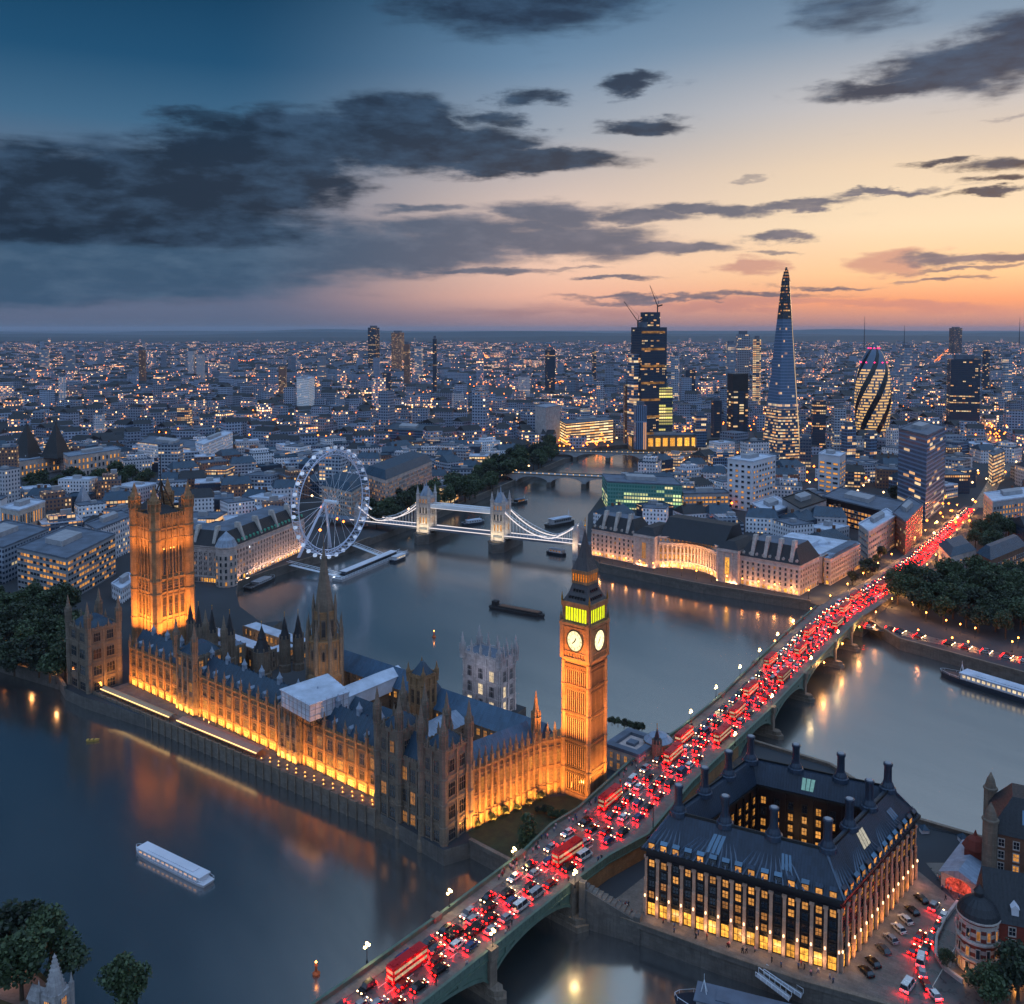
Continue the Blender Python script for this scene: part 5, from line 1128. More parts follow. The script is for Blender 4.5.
# covered way with arched red lit end
sh = at(958, 893, 5)
t = thing('covered_hall', 'long grey roofed hall with a red lit arched end at the head of the street', 'hall', (sh.x, sh.y, 5), R(-43), None, (0, 0, 5)); mb = MB(); n = 8
mb.box(-4.6, 4.6, 0, 21, 5, 9.5); part('wall', mb, STONE_PINK, t); mb = MB(); mb.gable(-5.2, 5.2, -.5, 21.5, 9.5, 2.2, 'y', 0, 0); part('roof', mb, LEAD, t)
mb = MB(); pts = [(-3.4, -.08, 5.1), (3.4, -.08, 5.1)] + [(3.4 * math.cos(a), -.08, 7.4 + 1.7 * math.sin(a)) for a in np.linspace(0, math.pi, 9)]; mb.poly(pts); part('archway', mb, mat_glow('red_lit_archway', (255, 90, 70), .9, .85, scale=1.2), t)
point_light((sh.x - 3, sh.y - 4, 8), 200, (1, .25, .2)); point_light((sh.x - 9, sh.y + 3, 7), 140, (1, .3, .25))
# promenade jetty with little lamps
ja, jb = at(900, 838, 3), at(1000, 868, 3)
t = thing('promenade_jetty', 'pale narrow jetty promenade behind the courtyard office block with small kiosks', 'jetty', ((ja.x + jb.x) / 2, (ja.y + jb.y) / 2, 0), 0, None, ((ja.x + jb.x) / 2, (ja.y + jb.y) / 2, 0)); mb = MB(); ja, jb = ja + Vector((1, 3)), jb + Vector((4, 6)); mb.bar(ja, jb, 5.5, 3.4, 4.2)
for k in range(9): p = ja.lerp(jb, k / 8); mb.tube((p.x, p.y, -2), (p.x, p.y, 3.4), .4, 6)
part('deck', mb, ROOF_PALE, t); mb = MB()
for k in range(17): p = ja.lerp(jb, k / 16) + Vector((.9, 2.4)); mb.tube((p.x, p.y, 4.2), (p.x, p.y, 5.3), .08, 4)
mb.tube((ja.x + .9, ja.y + 2.4, 5.3), (jb.x + .9, jb.y + 2.4, 5.3), .07, 4); part('railing', mb, IRON, t)
for k in (2, 5, 7):
    p = ja.lerp(jb, k / 8); mb = MB(); mb.box(p.x - 1.2, p.x + 1.2, p.y - .9, p.y + .9, 4.2, 6.2); mb.lathe(p.x, p.y, [(1.9, 6.2), (.1, 7.6)], 4, 1, math.pi / 4); part('kiosk', mb, [WHITE_PANEL, SLATE], t)

# ------------------------------------------------------------------ great halls on the banks
def classic_hall(name, lab, a, b, depth, ze, zr, mat, roofm, segs, storeys, dormer_mat=None, fins=0, litrow=.7, group=None, side=True, cap=100):
    """long stone hall from a to b (front on the right of a->b), mansard roof, rows of windows; segs: (start, end, projection)"""
    F0 = Face(a, b); t = thing(name, lab, 'hall', (F0.p(F0.L / 2).x, F0.p(F0.L / 2).y, 5), F0.ang, group, (F0.L / 2, 0, 5)); L = F0.L; mb = MB(); wins = []
    for (s0, s1, pr) in segs:
        mb.box(s0, s1, -pr, depth, 3, ze)
        for Fq in [Face((s0, -pr), (s1, -pr))] + ([Face((s1, -pr), (s1, depth))] if s1 >= L - .1 or pr else []) + ([Face((s0, depth), (s0, -pr))] if s0 <= .1 else []):
            n = max(1, int(Fq.L / 3.4)); hs = (ze - 5) / storeys
            for z in (5 + hs * 1.15, ze - hs * 1.0, ze - .7): mb.fbox(Fq, 0, Fq.L, 0, .45, z, z + .5)
            for k in range(n + 1): mb.fbox(Fq, max(0, Fq.L * k / n - .3), min(Fq.L, Fq.L * k / n + .3), 0, .3, 5 + hs * 1.2, ze - hs)
            grid_windows(Fq, 5.6, 1, n, 1.9, hs * .75, hs, lambda r, i: pick((LIT_BRIGHT, litrow * .5), (LIT, litrow * .5), (DARKGLASS, 1 - litrow)), 0, wins, nn=.05)
            grid_windows(Fq, 5.6 + hs * 1.25, storeys - 2, n, 1.4, hs * .6, hs, lambda r, i: pick((DARKGLASS, .9), (LIT_DIM, .1)), 0, wins, nn=.05)
    part('wall', mb, mat, t); add_windows(t, wins, mat, 'plain', cap)
    mb = MB(); i1 = [(-.4, -.4), (L + .4, -.4), (L + .4, depth + .4), (-.4, depth + .4)]; mb.slope_ring(i1, inset(i1, 5.5), ze + .1, zr, 0, topmi=1); part('roof', mb, [roofm, ROOF_FELT], t)
    if dormer_mat:
        k = int(L / 4.2)
        dm0 = MB(); dm0.box(-.8, .8, -.2, 2.4, 0, 1.9); dm0.gable(-1, 1, -.4, 2.6, 1.9, .8, 'y'); DM = mesh_of('dormer', dm0, dormer_mat)
        for i in range(k): place('dormer', DM, t, (L * (i + .5) / k, .5, ze + .5))
    for i in range(fins):
        x = L * (i + .8) / (fins + .6); fm = MB(); fm.poly(((x, -.0, ze + 1), (x, 7, ze + 1), (x, 7, zr + 3.4), (x, 4.0, zr + 3.4))); fm.poly(((x + 2.2, 7, ze + 1), (x + 2.2, 0, ze + 1), (x + 2.2, 4.0, zr + 3.4), (x + 2.2, 7, zr + 3.4)))
        fm.quad((x, 0, ze + 1), (x + 2.2, 0, ze + 1), (x + 2.2, 4, zr + 3.4), (x, 4, zr + 3.4)); fm.quad((x, 4, zr + 3.4), (x + 2.2, 4, zr + 3.4), (x + 2.2, 7, zr + 3.4), (x, 7, zr + 3.4)); fm.quad((x + 2.2, 7, ze + 1), (x, 7, ze + 1), (x, 7, zr + 3.4), (x + 2.2, 7, zr + 3.4)); part('chimney', fm, STONE_PALE, t)
    return t, F0
CA, CB = Vector((56.5, 630)), Vector((172.5, 532.5)); CL = (CB - CA).length; CFa = Face(CA, CB)
cw = lambda x, y: CFa.p(x, -y)
q0, q1 = cw(0, 0), cw(44, 0)
classic_hall('hall_wing', 'left stone wing of the crescent hall with dark roof and white chimneys', cw(0, 0), cw(36, 0), 22, 24, 34, STONE_PINK, SLATE_DK, [(0, 36, 0)], 6, STONE_PALE, 3, .85)
classic_hall('hall_wing', 'right stone wing of the crescent hall with dormers, nearest the bridge', cw(113, 0), cw(CL, 0), 30, 23.5, 33.5, STONE_PINK, SLATE_DK, [(0, CL - 113, 0)], 6, STONE_PALE, 4, .85)
t, _ = classic_hall('stone_block', 'pink stone block with flat pale roof behind the right hall wing', cw(CL + 2, 34), cw(CL + 6, 34), 52, 22, 24.5, STONE_PINK, LEAD, [(0, 4, 0)], 6, None, 0, .5)
t = thing('stone_block', 'wide pink stone block with pale flat roof between crescent hall and the busy road', 'block', (cw(CL - 18, 60).x, cw(CL - 18, 60).y, 5), CFa.ang, None, (0, 0, 5)); mb = MB(); mb.box(-24, 18, -25, 26, 5, 22); wins = []
for Fq in rect_faces(-24, 18, -25, 26): grid_windows(Fq, 6, 5, int(Fq.L / 3.4), 1.4, 2, 3.2, lambda r, i: pick((DARKGLASS, .75), (LIT, .25)), 1, wins, nn=.05)
part('wall', mb, STONE_PINK, t); add_windows(t, wins, STONE_PINK, 'plain', 80); mb = MB(); mb.box(-22.5, 16.5, -23.5, 24.5, 21.8, 23, 0); mb.box(-15, 6, -14, 8, 23, 26, 0); mb.lathe(2, 6, [(9, 23), (8.8, 24.6), (5, 26.4), (.1, 27)], 16); mb.lathe(-12, -8, [(7, 23), (6.8, 24.6), (4, 26), (.1, 26.6)], 16); part('roof', mb, ROOF_PALE, t)
# crescent centre
t = thing('crescent_hall', 'curved columned centre of the stone hall glowing orange behind its forecourt', 'hall', (cw(CL / 2, 0).x, cw(CL / 2, 0).y, 5), CFa.ang, None, (CL / 2, 0, 5)); mb = MB(); wins = []; cx0, cx1 = 53.0, 98.0; colm = MB(); cmx = (cx0 + cx1) / 2
def arc(q, d=0.0): x = cx0 + (cx1 - cx0) * q; return Vector((x, 11 * math.sin(math.pi * q) * .9 + 2 + d))
N = 18
front_arc = [arc(k / N) for k in range(N + 1)]; mb.prism(front_arc + [Vector((cx1, 34)), Vector((cx0, 34))], 4, 25.5)
rfm = MB(); rfm.slope_ring([(cx0 - 1, 4.5), (cx1 + 1, 4.5), (cx1 + 1, 34), (cx0 - 1, 34)], [(cx0 - 1, 17), (cx1 + 1, 17), (cx1 + 1, 28), (cx0 - 1, 28)], 25.3, 37)
for k in range(N):
    Fq = Face(front_arc[k], front_arc[k + 1]); q = Fq.p(Fq.L / 2, .06); mb.fbox(Fq, 0, Fq.L, 0, 1.9, 20.6, 22.4); mb.fbox(Fq, 0, Fq.L, 0, 1.5, 9.2, 10.0); mb.fbox(Fq, 0, Fq.L, 0, .5, 25, 26.2)
    wins += [(q.x, q.y, 5.4, Fq.ang, 1.5, 3.0, LIT_BRIGHT), (q.x, q.y, 11, Fq.ang, 1.3, 3.2, LIT), (q.x, q.y, 15.6, Fq.ang, 1.3, 2.8, LIT_DIM), (q.x, q.y, 23, Fq.ang, 1.1, 1.5, LIT_DIM)]
    c = Fq.p(0, 1.1); colm = MB(); colm.lathe(c.x, c.y, [(.75, 10), (.62, 10.4), (.55, 19.8), (.8, 20.2), (.8, 20.6)], 8); part('column', colm, STONE_PINK, t)
part('wall', mb, STONE_PINK, t); part('roof', rfm, SLATE_DK, t); add_windows(t, wins, STONE_PINK, 'plain', 80)
for (x0, x1, lab) in ((36, 53, 'l'), (98, 113, 'r')):
    pv = thing('hall_pavilion', 'square stone end pavilion left of the curved columns' if lab == 'l' else 'square stone end pavilion with tall lit arch right of the curved columns', 'hall', (cw((x0 + x1) / 2, 0).x, cw((x0 + x1) / 2, 0).y, 5), CFa.ang, None, ((x0 + x1) / 2, 0, 5)); mb = MB(); mb.box(x0 + .02, x1 - .02, -2.5, 28, 3, 26.5); wins = []
    Fq = Face((x0, -2.5), (x1, -2.5)); mb.fbox(Fq, 0, Fq.L, 0, .7, 24.6, 25.6); mb.fbox(Fq, 0, Fq.L, 0, .5, 9, 9.6)
    for s in (1, 4.4, Fq.L - 4.4, Fq.L - 1): mb.fbox(Fq, s - .6, s + .6, 0, .5, 5, 24.6)
    q = Fq.p(Fq.L / 2, .1); wins.append((q.x, q.y, 10.5, Fq.ang, 3.2, 11, LIT_BRIGHT if lab == 'r' else LIT_DIM)); wins.append((q.x, q.y, 5.4, Fq.ang, 2.4, 3, LIT_BRIGHT))
    part('wall', mb, STONE_PINK, pv); add_windows(pv, wins, STONE_PALE, 'cross'); mb = MB(); i1 = [(x0, -2.5), (x1, -2.5), (x1, 28), (x0, 28)]; mb.slope_ring(i1, inset(i1, 5), 26.6, 31); part('roof', mb, SLATE_DK, pv)
for k in range(7):
    p = cw(cx0 + 4 + k * 6.2, 1 + 5 * math.sin(math.pi * (k + .5) / 7)); e = cw(cx0 + 4 + k * 6.2, 12); area_light((p.x, p.y, 5.7), (e.x, e.y, 20), 2400, 4, .6, (1, .48, .18))
for k in range(12):
    x = 3 + k * 13.2
    p, e = cw(x, -3.0), cw(x, 1); area_light((p.x, p.y, 5.6), (e.x, e.y, 13), 900, 8, .5, (1, .48, .2))
# dark roofed terrace hall by the wheel
HA = Vector((-176.5, 556)); hd = Vector((.285, .958)).normalized(); hx = Vector((hd.y, -hd.x))
classic_hall('terrace_hall', 'long stone terrace hall with green dormers and dark roof beside the big wheel', HA, HA + hd * 92, 30, 28.5, 37.5, STONE_PINK, SLATE_DK, [(0, 92, 0)], 7, mat_plain('copper_green', (70, 150, 124), .6), 4, .8)
classic_hall('terrace_hall', 'short stone front of the dark roofed hall just right of the floodlit square tower', HA - hx * 52, HA - hx * 2, 30, 27.5, 37, STONE_PINK, SLATE_DK, [(0, 50, 0)], 7, None, 3, .45)
t = thing('corner_tower', 'rounded pale corner tower with cone roof at the end of the terrace hall', 'tower', (HA.x - 2, HA.y, 5), 0, None, (0, 0, 5)); mb = MB(); mb.lathe(0, 0, [(6.5, 3), (6.5, 29), (7, 29.2), (7, 30)], 12); part('wall', mb, STONE_PINK, t); mb = MB(); mb.lathe(0, 0, [(6.8, 30), (5, 34), (1.5, 37.5), (.1, 39)], 12); part('roof', mb, LEAD, t)
add_windows(t, [(6.55 * math.cos(a), 6.55 * math.sin(a), z, a + math.pi / 2, 1.3, 2.4, pick((LIT, .35), (DARKGLASS, .65))) for z in (6, 10, 14, 18, 22) for a in np.linspace(R(200), R(340), 6)], STONE_PALE, 'plain', 30)
for k in range(9):
    p = HA + hd * (6 + k * 10) + hx * 3.4; e = HA + hd * (6 + k * 10) - hx * .5; area_light((p.x, p.y, 5.6), (e.x, e.y, 16), 900, 6, .5, (1, .62, .42))

# ------------------------------------------------------------------ big wheel
EB = Vector((-127, 630)); ed = Vector((.5, .866)); en = Vector((.866, -.5)); EC = Vector((EB.x, EB.y, 43.0)); ER = 37.0
t = thing('ferris_wheel', 'huge white observation wheel with pods and slanting white legs on the far bank', 'ferris wheel', (EB.x, EB.y, 5), 0, None, (EB.x, EB.y, 5))
E3 = lambda r, a, o=0.0: Vector((EC.x + ed.x * r * math.cos(a) + en.x * o, EC.y + ed.y * r * math.cos(a) + en.y * o, EC.z + r * math.sin(a)))
mb = MB(); n = 64
for r, o, th in ((ER, -3.4, .3), (ER, 3.4, .3), (ER - 3.6, 0, .3)):
    for k in range(n): mb.tube(E3(r, 2 * math.pi * k / n, o), E3(r, 2 * math.pi * (k + 1) / n, o), th, 4)
for k in range(n):
    a, b = 2 * math.pi * k / n, 2 * math.pi * (k + .5) / n
    mb.tube(E3(ER, a, -3.4), E3(ER, a, 3.4), .16, 3); mb.tube(E3(ER, a, -3.4), E3(ER - 3.6, b, 0), .16, 3); mb.tube(E3(ER, a, 3.4), E3(ER - 3.6, b, 0), .16, 3); mb.tube(E3(ER, a, -3.4), E3(ER, b, 3.4), .14, 3)
WHEELM = mat_glow('glowing_white_steel', (190, 205, 255), .06, 0, base=(176, 190, 214)); part('rim', mb, WHEELM, t)  # steel given a faint glow of its own, so it looks lit
mb = MB()
for k in range(32): a = 2 * math.pi * k / 32; mb.tube(E3(1.0, a, -3.5 if k % 2 else 3.5), E3(ER - 3.2, a + .05, 0), .1, 3)
part('spokes', mb, STEEL_WHITE, t); mb = MB(); mb.tube(E3(0, 0, -6.5), E3(0, 0, 5), 1.4, 10); part('hub', mb, STEEL_WHITE, t)
mb = MB(); hub = E3(0, 0, -6.5)
for s in (-17, 17): f = EB + ed * s - en * 17; mb.tube((f.x, f.y, 4), hub, 1.1, 8, r1=.7)
for s in (-9, 9): f = EB + ed * s - en * 42; mb.tube((f.x, f.y, 5), hub, .22, 4)
part('legs', mb, WHEELM, t)
pm = MB(); pm.lathe(0, 0, [(.1, -1.5), (1.0, -1.2), (1.35, 0), (1.0, 1.2), (.1, 1.5)], 8, 0); PODM = mesh_of('pod', pm, mat_glow('lit_pod', (190, 215, 255), .7, .4), smooth=True)
for k in range(32): place('pod', PODM, t, E3(ER + 1.6, 2 * math.pi * (k + .5) / 32, 0), math.atan2(ed.y, ed.x), (1.3, .95, .85))
point_light((EB.x + 4, EB.y - 12, 9), 1500, (.8, .85, 1), 1)
# its landing stage
t = thing('landing_stage', 'floating pier with white railings and gangways below the big wheel', 'pier', (-104, 615, 0), 0, None, (-104, 615, 0)); pa, pb = at(337, 580, 1), at(404, 552, 1); mb = MB(); mb.bar(pa, pb, 8, -.5, 1.6); part('pontoon', mb, CONCRETE, t)
mb = MB(); F = Face(pa, pb); mb.bar(F.p(8, -1), F.p(F.L - 12, -1), 4.5, 1.6, 4.4, 0); mb.bar(F.p(8, -1), F.p(F.L - 12, -1), 5.4, 4.4, 4.8, 1); part('shelter', mb, [DARKGLASS, WHITE_PANEL], t); mb = MB()
for s in np.arange(0, F.L, 3.2):
    for o in (3.4, -3.6): q = F.p(s, o); mb.tube((q.x, q.y, 1.6), (q.x, q.y, 2.9), .12, 4)
for o in (3.4, -3.6): mb.tube(P3(F.p(0, o), 2.9), P3(F.p(F.L, o), 2.9), .14, 4)
part('railing', mb, STEEL_WHITE, t)
for a, b in (((288, 566), (340, 576)), ((351, 546), (383, 556))):
    g = MB(); A, B = at(*a, 4), at(*b, 2.5)
    for o in (-1.3, 1.3): F2 = Face(A, B); g.tube(P3(F2.p(0, o), 5.2), P3(F2.p(F2.L, o), 2.0), .22, 4); g.tube(P3(F2.p(0, o), 7.4), P3(F2.p(F2.L, o), 4.2), .22, 4); [g.tube(P3(F2.p(F2.L * k / 9, o), 5.2 - 3.2 * k / 9), P3(F2.p(F2.L * (k + .5) / 9, o), 7.4 - 3.2 * (k + .5) / 9), .12, 3) for k in range(9)]
    g.quad(P3(F2.p(0, -1.3), 5.2), P3(F2.p(0, 1.3), 5.2), P3(F2.p(F2.L, 1.3), 2.0), P3(F2.p(F2.L, -1.3), 2.0)); part('gangway', g, STEEL_WHITE, t)

# ------------------------------------------------------------------ bascule bridge with two towers
T1, T2, X1_, X2_ = Vector((-66.5, 694)), Vector((-8.4, 667)), Vector((-122, 714)), Vector((47, 652))
bd = (T2 - T1).normalized(); bn = Vector((bd.y, -bd.x)); E1p, E2p = T1 - bd * 60, T2 + bd * 60
t = thing('tower_bridge', 'ornate bridge with two stone towers, lit white chains and high walkways', 'bridge', (-37, 680, 0), 0, None, (-37, 680, 0))
def bp(base, s, o): return base + bd * s + bn * o
for base in (T1, T2):
    mb = MB(); L_ = 26
    mb.prism([bp(base, -6.5, 8), bp(base, -6.5, -L_), bp(base, 0, -L_ - 7), bp(base, 6.5, -L_), bp(base, 6.5, 8), bp(base, 0, 14)][::-1], -2, 6.5); mb.prism([bp(base, -7, 8.5), bp(base, -7, -L_ - .5), bp(base, 7, -L_ - .5), bp(base, 7, 8.5)][::-1], 6.5, 7.5); part('pier', mb, GRANITE, t)
    mb = MB(); wins = []; c = [bp(base, -4.8, 5), bp(base, 4.8, 5), bp(base, 4.8, -5), bp(base, -4.8, -5)]
    if sum(a.x * b.y - b.x * a.y for a, b in zip(c, c[1:] + c[:1])) < 0: c = c[::-1]
    mb.prism(c, 7, 36)
    for i in range(4):
        Fq = Face(c[i], c[(i + 1) % 4])
        for z in (13.5, 21, 29): mb.fbox(Fq, 0, Fq.L, 0, .4, z, z + .5)
        for s in (2.2, Fq.L / 2, Fq.L - 2.2):
            q = Fq.p(s, .06); wins += [(q.x, q.y, 15, Fq.ang, 1.1, 4.6, LIT_DIM if i % 2 else LIT), (q.x, q.y, 22.6, Fq.ang, 1.1, 4.6, DARKGLASS), (q.x, q.y, 30.6, Fq.ang, 1.0, 3.2, LIT_DIM)]
        q = Fq.p(Fq.L / 2, .06)
        mb.lathe(c[i].x, c[i].y, [(1.3, 7), (1.3, 37), (1.6, 37.3), (1.6, 38), (1.1, 38.2), (.9, 40), (.03, 44.6)], 8)
    tw = part('tower', mb, STONE_GREY, t); add_windows(tw, wins, STONE_PALE, 'plain', 24); mb = MB(); mb.slope_ring(inset(c, .8), inset(c, 3.8), 36.1, 43, 0); mb.lathe(base.x, base.y, [(.7, 43), (.5, 45), (.02, 49)], 6); part('roof', mb, LEAD, tw)
    for o, p_ in ((bn * 13, 2200),): area_light((base.x + o.x, base.y + o.y, 8), (base.x + bn.x * 4, base.y + bn.y * 4, 22), p_, 5, .6, (1, .78, .45))
    p = base + bd * 12 + bn * 3; area_light((p.x, p.y, 13), (base.x + bd.x * 4.5, base.y + bd.y * 4.5, 24), 700, 4, .6, (1, .8, .5))
mb = MB(); mb.bar(E1p - bd * 40, E2p + bd * 12, 11, 10, 11.6); part('roadway', mb, ROOF_FELT, t)
mb = MB()
for o in (5.7, -5.7):
    mb.tube(P3(bp(E1p, -8, o), 11.9), P3(bp(T1, -5, o), 11.9), .38, 4); mb.tube(P3(bp(T1, 5, o), 11.9), P3(bp(T2, -5, o), 11.9), .38, 4); mb.tube(P3(bp(T2, 5, o), 11.9), P3(bp(E2p, 6, o), 11.9), .38, 4)
part('lit_girder', mb, WHITELINE, t)
mb = MB(); hm = MB(); cl = MB()
for base, sg in ((T1, -1), (T2, 1)):
    for o in (5.2, -5.2):
        prev = None; low = 42.0; far = 60.0
        for k in range(21):
            s = 4.8 + (far - 4.8) * k / 20; q = (s - 4.8) / (low - 4.8); zz = 13.4 + 16.8 * (1 - q) ** 2 if s <= low else 13.4 + 9.5 * ((s - low) / (far - low)) ** 1.4
            p = P3(bp(base, sg * s, o), zz); p2 = P3(bp(base, sg * s, o), zz + 1.1 + 1.6 * math.sin(math.pi * min(1, max(0, q)))); 
            if prev: mb.tube(prev[0], p, .42, 4); cl.tube(prev[1], p2, .26, 4); hm.tube(prev[0], p2, .12, 3)
            hm.tube(p, (p[0], p[1], 11.8), .1, 3); prev = (p, p2)
part('chain', mb, WHITELINE, t); part('upper_chain', cl, STEEL_WHITE, t); part('hangers', hm, STEEL_WHITE, t)  # the chain itself emits white, in place of light falling on it
mb = MB()
for o in (3.6, -3.6): mb.bar(bp(T1, 4.8, o), bp(T2, -4.8, o), 2.4, 27.5, 30.2, 0); mb.tube(P3(bp(T1, 4.8, o + .2), 27.2), P3(bp(T2, -4.8, o + .2), 27.2), .3, 4, 1)
part('walkway', mb, [STEEL_WHITE, WHITELINE], t)
for base in (bp(E1p, -1, 0), bp(E2p, 2, 0)):
    mb = MB()
    for o in (5.2, -5.2):
        c = base + bn * o; mb.prism([c - bd * 2 - bn * 1.6, c + bd * 2 - bn * 1.6, c + bd * 2 + bn * 1.6, c - bd * 2 + bn * 1.6][::-1], -2, 21.5); mb.lathe(c.x, c.y, [(2.2, 21.5), (1.4, 24), (.03, 27)], 4)
    part('end_tower', mb, STONE_GREY, t)
area_light((E2p.x + bn.x * 12, E2p.y + bn.y * 12, 9), (E2p.x, E2p.y, 17), 700, 3, .5, (1, .7, .4))
# farther bridges
def arch_bridge(lab, a, b, n, z, w_, lampc):
    t = thing('river_bridge', lab, 'bridge', ((a.x + b.x) / 2, (a.y + b.y) / 2, 0), 0, None, ((a.x + b.x) / 2, (a.y + b.y) / 2, 0)); F = Face(a, b); mb = MB(); mb.bar(a, b, w_, z - 1.4, z); part('roadway', mb, CONCRETE, t); mb = MB()
    for o in (w_ / 2, -w_ / 2): mb.bar(F.p(0, o), F.p(F.L, o), .5, z, z + 1.2)
    part('parapet', mb, STONE_DK, t)
    for k in range(n):
        am = MB()
        for j in range(12):
            q0, q1 = (j / 12, (j + 1) / 12); zc = lambda q: 2 + (z - 3.6) * math.sqrt(max(0, 1 - (2 * q - 1) ** 2)); s0, s1 = F.L * (k + q0) / n, F.L * (k + q1) / n
            for o in (w_ / 2, -w_ / 2): am.quad(P3(F.p(s0, o), zc(q0)), P3(F.p(s1, o), zc(q1)), P3(F.p(s1, o), z - 1.3), P3(F.p(s0, o), z - 1.3))
            am.quad(P3(F.p(s0, w_ / 2), zc(q0)), P3(F.p(s1, w_ / 2), zc(q1)), P3(F.p(s1, -w_ / 2), zc(q1)), P3(F.p(s0, -w_ / 2), zc(q0)))
        part('arch', am, CONCRETE, t)
        if k: pm = MB(); c = F.p(F.L * k / n); pm.prism([c - F.d * 2.4 + F.n * (w_ / 2 + 3), c + F.d * 2.4 + F.n * (w_ / 2 + 3), c + F.d * 2.4 - F.n * (w_ / 2 + 3), c - F.d * 2.4 - F.n * (w_ / 2 + 3)], -2, 5); part('pier', pm, GRANITE, t)
    lm = MB()
    for s in np.arange(2, F.L, 6.5): q = F.p(s, w_ / 2); lm.lathe(q.x, q.y, [(.02, z + 1.3), (.55, z + 2), (.02, z + 2.7)], 5)
    tag(part('lamp_row', lm, lampc, t), kind='stuff'); return t
FARL = mat_glow('far_bridge_lamp', (255, 190, 110), 1.6)
arch_bridge('pale concrete arched bridge beyond the towered bridge with a line of lamps', Vector((-30, 962)), Vector((112, 922)), 4, 12, 16, FARL)
arch_bridge('farthest low river bridge glowing with a row of lamps below the city towers', Vector((40, 1134)), Vector((240, 1098)), 5, 11, 14, FARL)

# ------------------------------------------------------------------ boats
def boat(name, lab, a, b, wdt, hull, cabin, roofm, hh=1.8, cab=(.18, .9, 2.6), glow=None, mast=0, group=None, cat='boat', cargo=False):
    L = (b - a).length; d = (b - a).normalized(); t = thing(name, lab, cat, ((a.x + b.x) / 2, (a.y + b.y) / 2, 0), math.atan2(d.y, d.x), group, (0, 0, 0)); mb = MB(); h = wdt / 2
    def outline(k, z, s): return [(-L / 2 * s, -h * k * .86, z), (-L * .42, -h * k, z), (L * .22, -h * k, z), (L * .38, -h * k * .78, z), (L * .47, -h * k * .35, z), (L * .5 * s, 0, z), (L * .47, h * k * .35, z), (L * .38, h * k * .78, z), (L * .22, h * k, z), (-L * .42, h * k, z), (-L / 2 * s, h * k * .86, z)]
    mb.loft([outline(.82, -.6, .96), outline(.97, hh * .5, .985), outline(1, hh, 1)], 0, cap1=True); part('hull', mb, hull, t); mb = MB()
    rail = outline(.97, hh + .9, .99)
    for p, q in zip(rail, rail[1:] + rail[:1]): mb.tube(p, q, .06, 3); mb.tube(p, (p[0], p[1], hh), .05, 3)
    part('railing', mb, STEEL_WHITE if not cargo else IRON, t)
    x0, x1 = -L / 2 + L * cab[0], -L / 2 + L * cab[1]; ch = cab[2]
    mb = MB()
    if cargo: mb.box(x0, x1, -h * .7, h * .7, hh, hh + .8, 0); mb.box(x0 + 1, x1 - 1, -h * .55, h * .55, hh + .8, hh + 1.1, 1); part('hold_cover', mb, [cabin, roofm], t); mb = MB(); mb.box(-L / 2 + 1.5, -L / 2 + 5, -h * .5, h * .5, hh, hh + 3); part('wheelhouse', mb, cabin, t)
    else:
        mb.box(x0, x1, -h * .8, h * .8, hh, hh + ch); cbn = part('cabin', mb, cabin, t); mb = MB(); mb.box(x0 - .6, x1 + .6, -h * .9, h * .9, hh + ch, hh + ch + .25); mb.box(x0 + L * .1, x1 - L * .12, -h * .5, h * .5, hh + ch + .25, hh + ch + .5); part('roof', mb, roofm, t); wins = []
        for Fq in (Face((x0, -h * .8), (x1, -h * .8)), Face((x1, h * .8), (x0, h * .8))): grid_windows(Fq, hh + ch * .35, 1, max(3, int((x1 - x0) / 2.2)), 1.6, ch * .45, 1, glow or DARKGLASS, .5, wins, nn=.02)
        M0 = add_windows(cbn, wins, cabin, 'plain', 20)
    if mast:
        mb = MB(); x = L * .3; [mb.tube((x + dx, dy, hh), (x, 0, hh + mast), .1, 4) for dx, dy in ((-1.2, -1), (-1.2, 1), (1.4, 0))]; mb.tube((x, 0, hh + mast), (x, 0, hh + mast + 1.5), .06, 4); part('mast', mb, STEEL_WHITE, t)
    return t
NAVY = car_paint('navy_hull', (24, 34, 50), .5); BARGE_H = car_paint('barge_hull', (46, 44, 46), .7)
boat('tour_boat', 'long white river tour boat alone on the dark water at lower left', at(209, 869), at(136, 834), 4.6, WHITE_PANEL, WHITE_PANEL, WHITE_PANEL, .9, (.07, .9, 1.4), mat_glow('cabin_glow', (255, 190, 130), .8, .4))
boat('cargo_barge', 'dark flat cargo barge in the middle of the river', at(491, 599), at(545, 609), 6.5, BARGE_H, BARGE_H, BRICK_BR, 1.6, (.16, .92, 2), None, 0, None, 'barge', True)
boat('moored_ship', 'dark blue moored ship with pale roof and tripod mast below the courtyard office block', at(832, 1024), at(674, 984), 7.6, NAVY, CONCRETE, ROOF_FELT, 2.0, (.1, .84, 2.6), LIT_DIM, 6)
boat('moored_ship', 'long pale roofed restaurant ship moored at the right bank with crane arm at its bow', at(1060, 700), at(940, 664), 9.0, NAVY, WHITE_PANEL, ROOF_PALE, 2.2, (.04, .78, 2.8), LIT_COOL, 6)
boat('moored_boat', 'small dark boat moored between the two bridge towers', at(463, 520), at(484, 517), 6, NAVY, WHITE_PANEL, ROOF_PALE, 1.8, (.2, .8, 2.2), None, 3)
boat('moored_boat', 'dark tug boat beyond the right bridge tower', at(513, 500), at(527, 497), 6, BARGE_H, BARGE_H, ROOF_FELT, 2, (.2, .7, 2.6), LIT_DIM, 4)
boat('moored_ship', 'grey masted ship moored at the far right bank beside the bridge tower', at(547, 522), at(574, 517), 8, BARGE_H, CONCRETE, ROOF_PALE, 2.6, (.15, .8, 4), None, 9)
